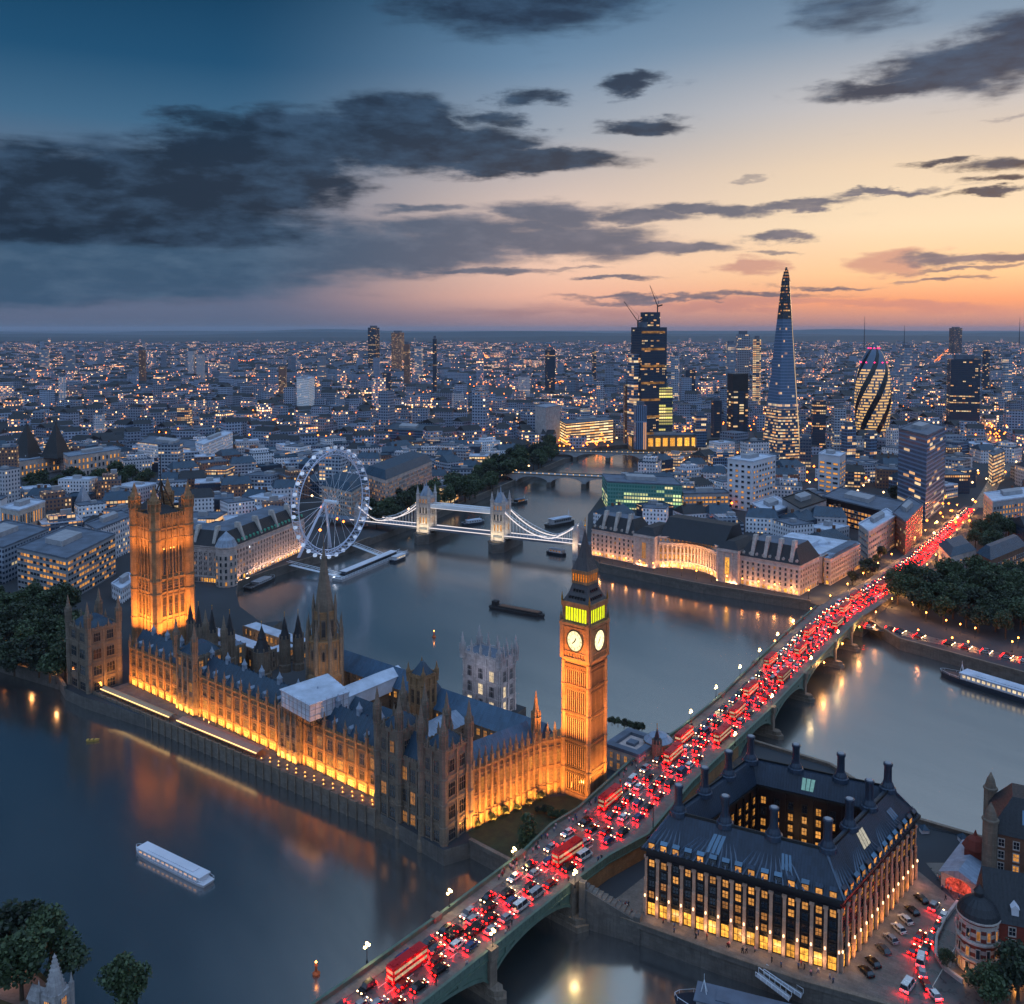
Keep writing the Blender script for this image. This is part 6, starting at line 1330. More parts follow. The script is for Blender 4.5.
boat('moored_boat', 'pale boat moored under the right span of the towered bridge', at(548, 546), at(566, 549), 6, NAVY, WHITE_PANEL, ROOF_PALE, 1.6, (.15, .85, 2.2), LIT_DIM, 0)
boat('moored_boat', 'launch tied at the far end of the wheel pier', at(392, 556), at(405, 551), 5, NAVY, WHITE_PANEL, WHITE_PANEL, 1.6, (.15, .85, 2.2), LIT_COOL, 0)
boat('work_barge', 'flat work barge tied below the terrace hall', at(247, 583), at(274, 571), 7, BARGE_H, CONCRETE, CONCRETE, 1.6, (.3, .75, 1.6))
def buoy(lab, p):
    t = thing('buoy', lab, 'buoy', (p.x, p.y, 0), 0, None, (0, 0, 0)); mb = MB(); mb.lathe(0, 0, [(.9, -.4), (1.0, .5), (.4, 1.0), (.25, 2.4), (.5, 2.5), (.05, 3.2)], 8); part('float', mb, car_paint('buoy_orange', (200, 90, 40), .5), t); mb = MB(); mb.lathe(0, 0, [(.02, 3.1), (.3, 3.4), (.02, 3.8)], 6); part('lamp', mb, LAMP_FAR, t)
buoy('small orange lit buoy on the dark water near the bottom edge', at(316, 956)); buoy('small buoy with pale lamp in the middle of the grey river', at(434, 628))
t = thing('dinghy', 'tiny pale dinghy on the dark river below the terrace', 'boat', (at(92, 729).x, at(92, 729).y, 0), R(10), None, (0, 0, 0)); mb = MB(); mb.loft([[(-2, -.6, 0), (1, -.6, 0), (2.4, 0, 0), (1, .6, 0), (-2, .6, 0)], [(-2.2, -.9, .8), (1, -.9, .8), (2.8, 0, .9), (1, .9, .8), (-2.2, .9, .8)]], 0); part('hull', mb, car_paint('ochre_hull', (200, 160, 80), .6), t); mb = MB(); mb.box(-1.2, -.6, -.8, .8, .82, .95); mb.box(.4, .9, -.8, .8, .82, .95); part('seats', mb, BARK, t)
for a, b in ((at(757, 975, 5), at(790, 1000, 2.5)), (at(765, 972, 5), at(802, 997, 2.5))):
    t = thing('gangway', 'grey sloping gangway down to the moored ship, %s one' % ('left' if a.x < 61 else 'right'), 'gangway', (a.x, a.y, 5), 0, None, (a.x, a.y, 5)); F = Face(a, b); mb = MB(); mb.quad(P3(F.p(0, 1), 5.3), P3(F.p(F.L, 1), 2.8), P3(F.p(F.L, -1), 2.8), P3(F.p(0, -1), 5.3)); part('deck', mb, CONCRETE, t); mb = MB()
    for o in (1, -1): mb.tube(P3(F.p(0, o), 6.4), P3(F.p(F.L, o), 3.9), .09, 4); [mb.tube(P3(F.p(F.L * k / 6, o), 5.3 - 2.5 * k / 6), P3(F.p(F.L * k / 6, o), 6.4 - 2.5 * k / 6), .07, 4) for k in range(7)]
    part('railing', mb, STEEL_WHITE, t)
# low buildings between the clock tower and the bridge
fl = at(628, 772, 6)
t = thing('flat_roofed_house', 'low flat roofed stone lodge with sunken roof court right of the clock tower', 'lodge', (44, 322, 5), PA, None, (0, 0, 5)); mb = MB(); mb.prism([(-7, -7), (7, -7), (7, 9), (-7, 9)], 4, 13); part('wall', mb, STONE_PINK, t); mb = MB()
for x0, x1, y0, y1 in ((-7.3, 7.3, -7.3, -4.5), (-7.3, 7.3, 6.5, 9.3), (-7.3, -4.5, -4.5, 6.5), (4.5, 7.3, -4.5, 6.5)): mb.box(x0, x1, y0, y1, 13.02, 14.2)
mb.box(-2, 1.5, -1, 2.5, 13.02, 14.0); part('roof', mb, ROOF_FELT, t); wins = []
for Fq in rect_faces(-7, 7, -7, 9): grid_windows(Fq, 6.2, 2, 4, 1.3, 2.2, 3.4, LIT_DIM, 1, wins, nn=.05)
add_windows(t, wins, STONE_PALE, 'cross', 16); q = pw(BBX + 13, BBY - 1); point_light((q.x + 1, q.y, 8), 800, (1, .7, .35), .5); point_light((q.x + 5, q.y + 3, 7), 500, (1, .7, .35), .5)
kp = at(658, 757, 8); t = thing('round_kiosk', 'round dark roofed kiosk building where the bridge leaves the palace bank', 'kiosk', (kp.x, kp.y, 5), 0, None, (0, 0, 5)); mb = MB(); mb.lathe(0, 0, [(5, 4), (5, 14), (5.4, 14.1), (5.4, 14.7)], 14); part('wall', mb, STONE_DK, t); mb = MB(); mb.lathe(0, 0, [(5.3, 14.7), (3.4, 16.4), (.4, 17.2), (.05, 18.4)], 14); part('roof', mb, LEAD, t); add_windows(t, [(5.05 * math.cos(a), 5.05 * math.sin(a), 10.5, a + math.pi / 2, 1.2, 2.4, LIT_DIM) for a in np.linspace(R(190), R(350), 7)], STONE_PALE, 'plain')
# ------------------------------------------------------------------ trees
def crown_mesh(seed, h, r, n, shape='round'):
    """leaf clumps spread through several lobes, thinner at the rim so that gaps show"""
    g = random.Random(seed); mb = MB(); lobes = []
    if shape == 'round':
        for k in range(9):
            a = g.uniform(0, 6.28); q = g.uniform(.25, .72) * r; lobes.append((q * math.cos(a), q * math.sin(a), h * g.uniform(.42, .78), r * g.uniform(.38, .62), h * g.uniform(.14, .22)))
        lobes.append((0, 0, h * .82, r * .5, h * .17))
    else:
        for k in range(9): z = .12 + .1 * k; lobes.append((g.uniform(-.12, .12) * r, g.uniform(-.12, .12) * r, h * z, r * (1.0 - .75 * abs(z - .38)) * .8, h * .11))
    for (lx, ly, lz, lr, lh) in lobes:
        for _ in range(n // len(lobes)):
            u = g.gauss(0, 1), g.gauss(0, 1), g.gauss(0, 1); l = math.sqrt(sum(c * c for c in u)) or 1; q = g.uniform(.55, 1.06) if g.random() < .8 else g.uniform(.2, .6)
            p = Vector((lx + u[0] / l * lr * q, ly + u[1] / l * lr * q, lz + u[2] / l * lh * q)); s = g.uniform(.3, .75) * (r / 6) ** .5
            a = Vector((g.gauss(0, 1), g.gauss(0, 1), g.gauss(0, .6))).normalized() * s; b = a.cross(Vector((g.gauss(0, 1), g.gauss(0, 1), g.gauss(0, 1)))).normalized() * s * g.uniform(.5, .9)
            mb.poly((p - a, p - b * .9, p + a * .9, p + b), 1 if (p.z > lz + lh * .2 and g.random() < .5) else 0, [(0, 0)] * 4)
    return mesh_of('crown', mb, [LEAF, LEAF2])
def trunk_mesh(seed, h, r):
    g = random.Random(seed); mb = MB(); mb.tube((0, 0, 0), (.1, 0, h * .45), r * .075, 7, 0, r * .05)
    for k in range(5):
        a = g.uniform(0, 6.28); mb.tube((.1, 0, h * g.uniform(.28, .45)), (r * .6 * math.cos(a), r * .6 * math.sin(a), h * g.uniform(.6, .75)), r * .035, 5, 0, r * .012)
    return mesh_of('trunk', mb, BARK)
TREES = [(crown_mesh(i, h, r, n), trunk_mesh(i, h, r), h, r) for i, (h, r, n) in enumerate(((14, 6.2, 2600), (16, 7.2, 3000), (12.5, 5.6, 2200), (15, 5.4, 2400)))]
COLUMN = (crown_mesh(31, 14, 3.9, 2600, 'column'), trunk_mesh(31, 12, 3))
ORD = 'first second third fourth fifth sixth seventh eighth ninth tenth eleventh twelfth thirteenth fourteenth fifteenth sixteenth seventeenth eighteenth nineteenth'.split()
for _tn, _tens in (('twentieth', 'twenty'), ('thirtieth', 'thirty'), ('fortieth', 'forty'), ('fiftieth', 'fifty')): ORD += [_tn] + [_tens + '-' + w_ for w_ in ORD[:9]]
def tree(p, z, label, group=None, k=None, s=1.0, col=False):
    k = rnd.randrange(len(TREES)) if k is None else k; cm, tm = (COLUMN if col else TREES[k][:2])
    t = thing('tree', label, 'tree', (p.x, p.y, z), rnd.uniform(0, 6.28), group); t.scale = (s, s, s * rnd.uniform(.9, 1.1)); place('crown', cm, t, (0, 0, 0)); place('trunk', tm, t, (0, 0, 0)); return t
def grove(poly_px, step, z, where, group, s=(.85, 1.15), jitter=.35, frame=None):
    P_ = [at(x, y, z) for x, y in poly_px]; x0, x1 = min(p.x for p in P_), max(p.x for p in P_); y0, y1 = min(p.y for p in P_), max(p.y for p in P_); pts = []
    yy = y0
    while yy < y1:
        xx = x0
        while xx < x1:
            q = Vector((xx + rnd.uniform(-1, 1) * step * jitter, yy + rnd.uniform(-1, 1) * step * jitter))
            if in_poly(q, [(p.x, p.y) for p in P_]): pts.append(q)
            xx += step
        yy += step * .87
    pts.sort(key=lambda q: q.y); front_ = set(id(q) for q in pts[:max(1, len(pts) // 3)])
    for q in pts:
        a = pix(q.x, q.y, z); pxs = sorted(pix(o.x, o.y, z)[0] for o in pts if (id(o) in front_) == (id(q) in front_)); r = pxs.index(a[0])
        row = 'front' if id(q) in front_ else 'back'
        lab = '%s row tree of %s, %s' % (row, where, ORD[r] + ' from the left')
        tree(q, z, uniq(lab, (lab.replace('tree', 'tall tree'), lab.replace('tree', 'dense tree'))), group, s=rnd.uniform(*s))
grove([(-30, 622), (66, 616), (78, 640), (90, 668), (70, 690), (-30, 668)], 10.0, 5, 'the dark palace garden', 'dark trees in the garden left of the palace', (.95, 1.3))
grove([(-30, 600), (62, 606), (64, 612), (-30, 618)], 15, 5, 'the grove below the ribbon windowed office', 'dark trees under the ribbon windowed office', (1.1, 1.35))
grove([(898, 584), (1040, 584), (1040, 645), (985, 640), (930, 622), (886, 600)], 11.5, 5, 'the dark park right of the bridge', 'trees of the park right of the bridge', (.95, 1.3))
grove([(968, 548), (990, 530), (1018, 536), (990, 558)], 15, 5, 'the small green behind the ornate house', 'trees behind the ornate house', (1, 1.25))
grove([(884, 505), (915, 505), (920, 528), (892, 530)], 22, 5, 'the square below the glass office tower', 'trees below the glass office tower', (1.1, 1.4))
grove([(404, 521), (440, 500), (478, 478), (548, 448), (562, 458), (500, 488), (440, 517)], 17, 5, 'the riverside avenue beyond the wheel', 'trees along the far embankment', (1.2, 1.55))
grove([(366, 522), (392, 506), (428, 498), (436, 506), (400, 519), (375, 530)], 14, 5, 'the grove behind the bridge approach', 'trees behind the towered bridge approach', (.9, 1.2))
grove([(30, 486), (150, 480), (150, 490), (30, 496)], 24, 5, 'the city square left of the square tower', 'trees of the city square at left', (1.1, 1.4))
for (px, py, s, lab) in ((8, 965, 1.15, 'large tree at the lower left corner, leftmost and highest'), (52, 968, 1.1, 'large round tree behind the stone steeple at lower left'), (72, 985, .95, 'round tree on the lower left bank just right of the stone steeple'), (124, 1016, .85, 'lone tree cut by the bottom edge at lower left'), (22, 1000, 1.0, 'dark tree overhanging the lit path at lower left')):
    tree(at(px, py, 4), 4, lab, 'trees on the lower left bank', s=s)
tree(at(528, 856, 5), 5, 'tall dark column shaped tree on the lawn beside the bridge', None, s=1.0, col=True)
for (px, py, s, lab) in ((985, 1008, .75, 'dark tree in front of the brick turret house, left one'), (1018, 1000, .85, 'dark tree in front of the brick turret house at the right edge'), (947, 972, .4, 'small bushy tree inside the curved wall by the street')): tree(at(px, py, 5), 5, lab, None, s=s)
for i in range(6): p = pw(2.2 + i * 1.2, 14 + i * 5.2); tree(p, 5, 'small dark bush at the foot of the floodlit wing, %s from the pavilion' % ORD[i], 'bushes below the floodlit wing', 2, .2 + .05 * (i % 3))
for i in range(7): p = pw(12 + i * 1.6, 33 + 1.3 * (i % 3)); tree(p, 5, 'dark garden bush at the clock tower foot, %s from the left' % ORD[i], 'bushes at the clock tower foot', 2, .22 + .05 * (i % 2))
for i in range(6): p = at(612 + i * 6, 726 + i * 1.5, 5); tree(p, 5, 'small tree on the bank behind the flat roofed lodge, %s from the left' % ORD[i], 'small trees behind the lodge', 2, .34)
grove([(842, 588), (868, 566), (884, 556), (892, 560), (872, 576), (850, 594)], 11, 5, 'the lit avenue beside the bridge end', 'trees of the lit avenue at the bridge end', (.5, .7))
# stone steeple at the lower left
sp = at(56, 1012, 4); t = thing('stone_steeple', 'grey crocketed stone steeple with lit porch at the lower left edge', 'steeple', (sp.x, sp.y, 4), R(-20), None, (0, 0, 4)); mb = MB(); mb.box(-2.4, 2.4, -2.4, 2.4, 3, 9.5)
for x in (-2.4, 2.4):
    for y in (-2.4, 2.4): mb.box(x - .45, x + .45, y - .45, y + .45, 3, 10.4); mb.lathe(x, y, [(.5, 10.4), (.03, 13)], 4)
mb.box(-7, -2.4, -1.5, 1.6, 3, 6.5); mb.gable(-7.3, -2.2, -1.8, 1.9, 6.5, 2.6, 'x'); part('wall', mb, STONE_GREY, t); mb = MB(); mb.lathe(0, 0, [(2.3, 9.5), (1.5, 12.6), (.7, 15.6), (.05, 18.4)], 8)
for z in np.arange(10.2, 17.6, 1.0):
    for k in range(8): a = k * math.pi / 4; r_ = 2.3 * (1 - (z - 9.5) / 8.9); mb.lathe(r_ * math.cos(a), r_ * math.sin(a), [(.02, z), (.2, z + .25), (.02, z + .6)], 4)
part('spire', mb, STONE_GREY, t); add_windows(t, [(0, -2.45, 5, 0, 1.6, 3.4, LIT), (2.45, 0, 5, R(90), 1.6, 3.4, LIT_DIM)], STONE_GREY, 'gothic')
pth = MB(); pp = A_((-30, 960), (0, 964), (30, 985), (60, 1010), (40, 1030), (-40, 1000)); pth.poly([P3(p, 4.02) for p in pp]); structure('path', pth, PAVING); point_light((at(12, 975).x, at(12, 975).y, 8), 700, (1, .4, .2), .5)
# park lamps glowing among trees
def lamp_post_mesh(h, arms, glow):
    mb = MB(); mb.lathe(0, 0, [(.3, 0), (.22, .6), (.1, .8), (.07, h)], 6, 0)
    if arms == 1: mb.lathe(0, 0, [(.05, h - .1), (.34, h + .15), (.34, h + .4), (.05, h + .7)], 7, 1)
    else:
        for dx, dz in ((-.62, -.5), (.62, -.5), (0, .25)): mb.tube((0, 0, h - .9), (dx, 0, h + dz - .2), .06, 4, 0); mb.lathe(dx, 0, [(.04, h + dz - .3), (.33, h + dz - .08), (.33, h + dz + .22), (.04, h + dz + .5)], 7, 1); mb.lathe(dx, 0, [(.15, h + dz + .45), (.02, h + dz + .8)], 5, 0)
    return mesh_of('lamp_post', mb, [IRON, glow])
LP1 = lamp_post_mesh(5.0, 1, mat_glow('park_lamp', (255, 140, 50), 26, sample=False)); LP3 = lamp_post_mesh(4.6, 3, LAMP)
def street_lamp(p, z, me, lab, group, light=0, col=(1, .6, .25), rz=0.0):
    o = place('street_lamp', me, None, (p.x, p.y, z), rz); tag(o, lab, 'lamp', group)
    if light: point_light((p.x, p.y, z + 4.2), light, col, .4)
for i, (px, py) in enumerate(((4, 655), (24, 660), (56, 684), (62, 668), (31, 668))): street_lamp(at(px, py), 5, LP1, 'small orange lamp glowing under the palace garden trees, %s counting from the river wall' % ORD[i], 'lamps under the palace garden trees', 500, (1, .45, .15))
for i, (px, py) in enumerate(((912, 612), (926, 622), (946, 630), (960, 634), (975, 638), (1012, 652), (1018, 648), (918, 640), (952, 648), (968, 652))): street_lamp(at(px, py), 5, LP1, 'orange lamp beside the park road right of the bridge, %s along from the bridge' % ORD[i], 'lamps by the park road', 900, (1, .4, .15))
LL = [(367, 962), (449.5, 907), (514, 864), (690.8, 722), (716, 697), (740, 676), (759.5, 659), (777.5, 642.5), (793, 629)]; LR = [(492.7, 948), (575, 887), (735, 745), (772, 706), (811, 667), (838, 640)]
for lst, side in ((LL, 'left'), (LR, 'right')):
    for i, (px, py) in enumerate(lst):
        p = at(px, py, 12.2); street_lamp(p, 12.0, LP3, 'triple globe lamp on the %s parapet of the road bridge, %s from the near end' % (side, ORD[i]), 'globe lamps on the road bridge', 1300 if i < 3 else 800, (1, .7, .36), R(50))
for i in range(15):
    p = right_bank[5].lerp(right_bank[3], i / 14) if i < 0 else Vector((60.5, 613)).lerp(Vector((176, 526.5)), i / 14); street_lamp(p, 5, LP1, 'orange quay lamp in front of the crescent hall, %s from the left' % ORD[i], 'quay lamps before the crescent hall', 500, (1, .45, .15))
po = at(653, 832, 11); t = thing('flagpole', 'tall bare dark pole on the pavement between the bridge and the courtyard office block', 'pole', (po.x, po.y, 11), 0, None, (0, 0, 11)); mb = MB(); mb.tube((0, 0, 11), (0, 0, 27), .16, 6, r1=.08); part('pole', mb, IRON, t); mb = MB(); mb.lathe(0, 0, [(.02, 26.8), (.3, 27.1), (.02, 27.4)], 6); part('finial', mb, GILT, t)

# ------------------------------------------------------------------ vehicles
def car_shape(L, W, hb, hr, cab, estate=False):
    """body with rounded nose and tail, glazed cabin tapering inward"""
    b = MB(); h = W / 2; prof = [(-L / 2, .35), (-L / 2 + .05, .7), (-L / 2 + .25, hb), (L / 2 - .9, hb - .04), (L / 2 - .12, hb - .25), (L / 2, .5), (L / 2 - .05, .3)]
    for sgn in (-1, 1):
        pts = [(x, sgn * h, z) for x, z in prof]; b.poly(pts if sgn < 0 else pts[::-1])
    for (x0, z0), (x1, z1) in zip(prof, prof[1:] + prof[:1]): b.quad((x0, -h, z0), (x0, h, z0), (x1, h, z1), (x1, -h, z1))
    c = MB(); x0, x1, x2, x3 = cab
    bot = [(x0, -h * .96, hb - .03), (x3, -h * .96, hb - .03), (x3, h * .96, hb - .03), (x0, h * .96, hb - .03)]; tp = [(x1, -h * .78, hr), (x2, -h * .78, hr), (x2, h * .78, hr), (x1, h * .78, hr)]
    c.loft([bot, tp], 0, cap1=False); b.poly([(p[0], p[1], hr) for p in tp]); b.poly([(x1 - .1, -h * .8, hr - .08), (x2 + .1, -h * .8, hr - .08), (x2 + .1, h * .8, hr - .08), (x1 - .1, h * .8, hr - .08)][::-1])
    for xx in ((x0 + x1) / 2 + .1, (x1 + x2) / 2, (x2 + x3) / 2 - .1):
        for s in (-1, 1): b.tube((xx, s * h * .95, hb), (xx, s * h * .8, hr), .05, 3)
    return b, c
CAR_KINDS = {'car': (4.4, 1.85, .92, 1.46, (-1.9, -1.3, .45, 1.25)), 'estate car': (4.7, 1.9, .98, 1.6, (-2.2, -1.9, .4, 1.3)), 'taxi': (4.6, 1.85, 1.02, 1.82, (-2.0, -1.6, .55, 1.1)), 'van': (5.6, 2.05, 1.15, 2.35, (-2.78, -2.7, 1.2, 2.0))}
WHEEL = MB(); WHEEL.tube((0, -.12, 0), (0, .12, 0), .34, 10, 0); WHEEL.tube((0, -.13, 0), (0, .13, 0), .19, 8, 1); WHEELM_ = mesh_of('wheel', WHEEL, [RUBBER, PAINTS[1]])
def lampm(name, m, w_=.34): mb = MB(); mb.box(-.06, .06, -w_ / 2, w_ / 2, -.11, .11, 0, bot=True); return mesh_of(name, mb, m)
TAILM, HEADM = lampm('tail_light', TAIL), lampm('headlight', HEAD)
OFFTAIL, OFFHEAD = lampm('tail_light', car_paint('unlit_red_lens', (120, 16, 16), .2)), lampm('headlight', car_paint('unlit_lens', (190, 190, 190), .2))
CARM = {}
for kind, (L, W, hb, hr, cab) in CAR_KINDS.items():
    for pi, pm in enumerate(PAINTS):
        b, c = car_shape(L, W, hb, hr, cab); CARM[kind, pi] = (mesh_of('body', b, pm), mesh_of('windows', c, DARKGLASS) if pi == 0 else None)
def far_car_mesh(kind, pi):
    L, W, hb, hr, cab = CAR_KINDS[kind]; b, c = car_shape(L, W, hb, hr, cab); mb = MB(); mb.v = list(b.v); mb.f = list(b.f); mb.m = [0] * len(b.f); mb.uv = list(b.uv)
    o = len(mb.v); mb.v += c.v; mb.f += [tuple(i + o for i in f) for f in c.f]; mb.m += [1] * len(c.f); mb.uv += c.uv
    for s in (-1, 1): mb.box(-L / 2 - .06, -L / 2 + .02, s * W * .36 - .2, s * W * .36 + .2, .6, .88, 2); mb.box(L / 2 - .06, L / 2 + .06, s * W * .36 - .18, s * W * .36 + .18, .5, .72, 3)
    for sx in (-L * .31, L * .31):
        for sy in (-W / 2, W / 2): mb.tube((sx, sy - .1, .33), (sx, sy + .1, .33), .33, 8, 4)
    return mesh_of('car', mb, [PAINTS[pi], DARKGLASS, TAIL, HEAD, RUBBER])
FARCAR = {}
def car(kind, pi, p, rz, label, group, lit=True, detail=True):
    L, W, hb, hr, cab = CAR_KINDS[kind]
    if not detail:
        if (kind, pi) not in FARCAR: FARCAR[kind, pi] = far_car_mesh(kind, pi)
        return tag(place(kind.replace(' ', '_'), FARCAR[kind, pi], None, p, rz), label, kind, group)
    t = thing(kind.replace(' ', '_'), label, kind, p, rz, group); place('body', CARM[kind, pi][0], t, (0, 0, 0)); place('windows', CARM[kind, 0][1], t, (0, 0, 0))
    for s in (-1, 1):
        place('tail_light', TAILM if lit else OFFTAIL, t, (-L / 2, s * W * .36, .74)); place('headlight', HEADM if lit else OFFHEAD, t, (L / 2 - .02, s * W * .36, .6))
        for x in (-L * .31, L * .31): place('wheel', WHEELM_, t, (x, s * (W / 2 - .08), .34))
    return t
BUSM = None
def bus(p, rz, label, group=None):
    global BUSM
    L, W, H = 11.2, 2.55, 4.35
    if BUSM is None:
        b = MB(); h = W / 2; prof = [(-L / 2, .4), (-L / 2, 4.0), (-L / 2 + .25, H), (L / 2 - .35, H), (L / 2 - .08, 4.0), (L / 2, 2.2), (L / 2, .4)]
        for sg in (-1, 1): pts = [(x, sg * h, z) for x, z in prof]; b.poly(pts if sg < 0 else pts[::-1])
        for (x0, z0), (x1, z1) in zip(prof, prof[1:] + prof[:1]): b.quad((x0, -h, z0), (x0, h, z0), (x1, h, z1), (x1, -h, z1))
        b.box(-L / 2 + .6, -L / 2 + 2.2, -.7, .7, H, H + .14); b.box(1.5, 2.6, -.5, .5, H, H + .12)
        def band(z0, z1): m = MB(); m.box(-L / 2 + .35, L / 2 - .3, -h - .03, h + .03, z0, z1, 0, bot=True); m.box(-L / 2 - .03, -L / 2 + .02, -h + .25, h - .25, z0, z1, 0); m.box(L / 2 - .2, L / 2 + .04, -h + .15, h - .15, z0, z1, 0); return m
        BUSM = (mesh_of('body', b, BUSRED), mesh_of('lower_windows', band(1.35, 2.1), mat_glow('bus_window_glow', (255, 214, 170), .5, .5)), mesh_of('upper_windows', band(2.85, 3.6), MATS['bus_window_glow']))
    t = thing('bus', label, 'bus', p, rz, group); place('body', BUSM[0], t, (0, 0, 0)); place('lower_windows', BUSM[1], t, (0, 0, 0)); place('upper_windows', BUSM[2], t, (0, 0, 0))
    for s in (-1, 1):
        place('tail_light', TAILM, t, (-L / 2 - .02, s * 1.0, .9), 0, (1, 1.2, 1.8)); place('headlight', HEADM, t, (L / 2, s * .95, .75), 0, (1, 1.2, 1.3))
        for x in (-L * .28, L * .33): place('wheel', WHEELM_, t, (x, s * (W / 2 - .1), .46), 0, (1.4, 1.6, 1.4))
    return t
# traffic: most of it runs away from the viewer, tail lights on; the lane by the left kerb comes the other way
LANES = (.26, .42, .58, .74); LN = ('palace side kerb lane', 'palace side inner lane', 'office side inner lane', 'office side kerb lane')
GRP = 'traffic on the road bridge'
def spot(s):
    if s < 55: return 'near arches'
    if s < 95: return 'second arch'
    if s < 140: return 'stretch by the office block'
    if s < 185: return 'stretch by the clock tower'
    if s < 260: return 'mid river arches'
    if s < 345: return 'far arches'
    if s < 430: return 'slope beyond the river'
    return 'far street'
nveh = 0; buses = ((1, 54), (2, 116), (0, 150), (1, 190), (0, 205), (3, 215), (2, 238), (1, 262), (3, 285), (0, 300), (2, 322), (1, 350), (3, 372), (2, 400), (1, 430), (2, 470), (1, 510))  # most buses are added; their red bodies stand in for light streaks
per = {}; todo = []
for li in range(4):
    s = 14 + rnd.uniform(0, 5)
    while s < CUM[-1] - 12:
        if road_at(s, .5)[2] < 14 and li in (1,): s += 6; continue
        nb = [b for b in buses if b[0] == li and abs(b[1] - s) < 9.5]
        if nb: s = nb[0][1] + 9.8; continue
        kind = rnd.choices(['car', 'estate car', 'taxi', 'van'], (.5, .18, .16, .16))[0]; pi = rnd.choices(range(6), (.3, .16, .1, .2, .1, .14))[0]
        if kind == 'taxi': pi = 0
        if kind == 'van': pi = rnd.choice((2, 1, 4, 0))
        todo.append((kind, pi, s, li)); per[kind, pi, li, spot(s)] = per.get((kind, pi, li, spot(s)), 0) + 1
        s += rnd.uniform(6.0, 12) if s < 250 else rnd.uniform(5.8, 9.5)
seen = {}
for kind, pi, s, li in todo:
    p, a, w_ = road_at(s, LANES[li] + rnd.uniform(-.008, .008)); key = (kind, pi, li, spot(s)); seen[key] = seen.get(key, 0) + 1
    lab = '%s %s in the %s, %s' % (PAINT_NAMES[pi], kind, LN[li], spot(s)) + ('' if per[key] == 1 else ', %s along' % ORD[seen[key] - 1])
    car(kind, pi, p + Vector((0, 0, .012)), a if li else a + math.pi, lab, GRP, True, p.y < 430)
print('vehicles', len(todo))
for i, (li, s) in enumerate(sorted(buses, key=lambda b: b[1])):
    p, a, w_ = road_at(s, LANES[li]); bus(p + Vector((0, 0, .012)), a, 'red double decker bus in the bridge traffic, %s from the near end' % ORD[i], 'double decker buses on the bridge road')
# parked cars and the queue beside the office block
fd = (QF[2] - QF[1]).normalized(); fn = Vector((fd.y, -fd.x))
for i, (s, pi) in enumerate(((4, 0), (8.4, 0), (15, 5), (20.5, 1), (26, 2), (31, 2), (36, 0), (43, 0))):
    q = QF[1] + fd * s + fn * 5.2; car('car', pi, (q.x, q.y, 5.075), math.atan2(fd.y, fd.x) + R(58), '%s car parked at an angle along the office block, %s from the river' % (PAINT_NAMES[pi], ORD[i]), 'cars parked along the office block', False)
rng = [at(x, y, 5.1) for x, y in ((934, 996), (926, 986), (922, 974), (921, 962), (926, 950), (932, 939), (938, 928), (944, 917))]
for i, q in enumerate(rng):
    d = (rng[min(i + 1, 7)] - rng[max(0, i - 1)]); pi = (2, 3, 1, 2, 0, 5, 0, 2)[i]
    car('van' if i in (3,) else 'car', pi, (q.x, q.y, 5.1), math.atan2(d.y, d.x), '%s %s queueing by the curved kerb below the brick turret, %s from the river' % (PAINT_NAMES[pi], 'van' if i == 3 else 'car', ORD[i]), 'queue below the brick turret')
for i, (px, py, pi, k) in enumerate(((908, 988, 2, 'van'), (914, 952, 3, 'car'), (920, 938, 3, 'car'), (934, 908, 1, 'taxi'))): q = at(px, py, 5.1); car(k, pi, (q.x, q.y, 5.1), math.atan2(fd.y, fd.x), '%s %s out on the street beside the office block, %s from the river' % (PAINT_NAMES[pi], k, ORD[i]), 'traffic in the side street')
# park road traffic on the right bank
pr = [Vector((190, 478)), Vector((203, 470)), Vector((220, 452)), Vector((245, 428)), Vector((290, 396)), Vector((340, 360))]
mb = MB(); F = None
for a, b in zip(pr, pr[1:]): d = (b - a).normalized(); n_ = Vector((d.y, -d.x)) * 4.5; mb.quad(P3(a + n_, 5.07), P3(b + n_, 5.07), P3(b - n_, 5.07), P3(a - n_, 5.07))
structure('road', mb, ASPHALT)
pi_ = 0
for j, (a, b) in enumerate(zip(pr[:-1], pr[1:])):
    l = (b - a).length; d = (b - a).normalized(); n_ = Vector((d.y, -d.x)); s = 3
    while s < l - 2 and pi_ < 22:
        for o in (-1.8, 1.8):
            q = a + d * s + n_ * o; k = rnd.randrange(6); car('car', k, (q.x, q.y, 5.08), math.atan2(d.y, d.x) + (0 if o > 0 else 0), uniq('%s car on the park road right of the bridge, %s of its colour' % (PAINT_NAMES[k], 'first'), ['%s car on the park road right of the bridge, %s of its colour' % (PAINT_NAMES[k], w) for w in ORD[1:]]), 'traffic on the park road', True, False)
        pi_ += 1; s += rnd.uniform(7, 10)
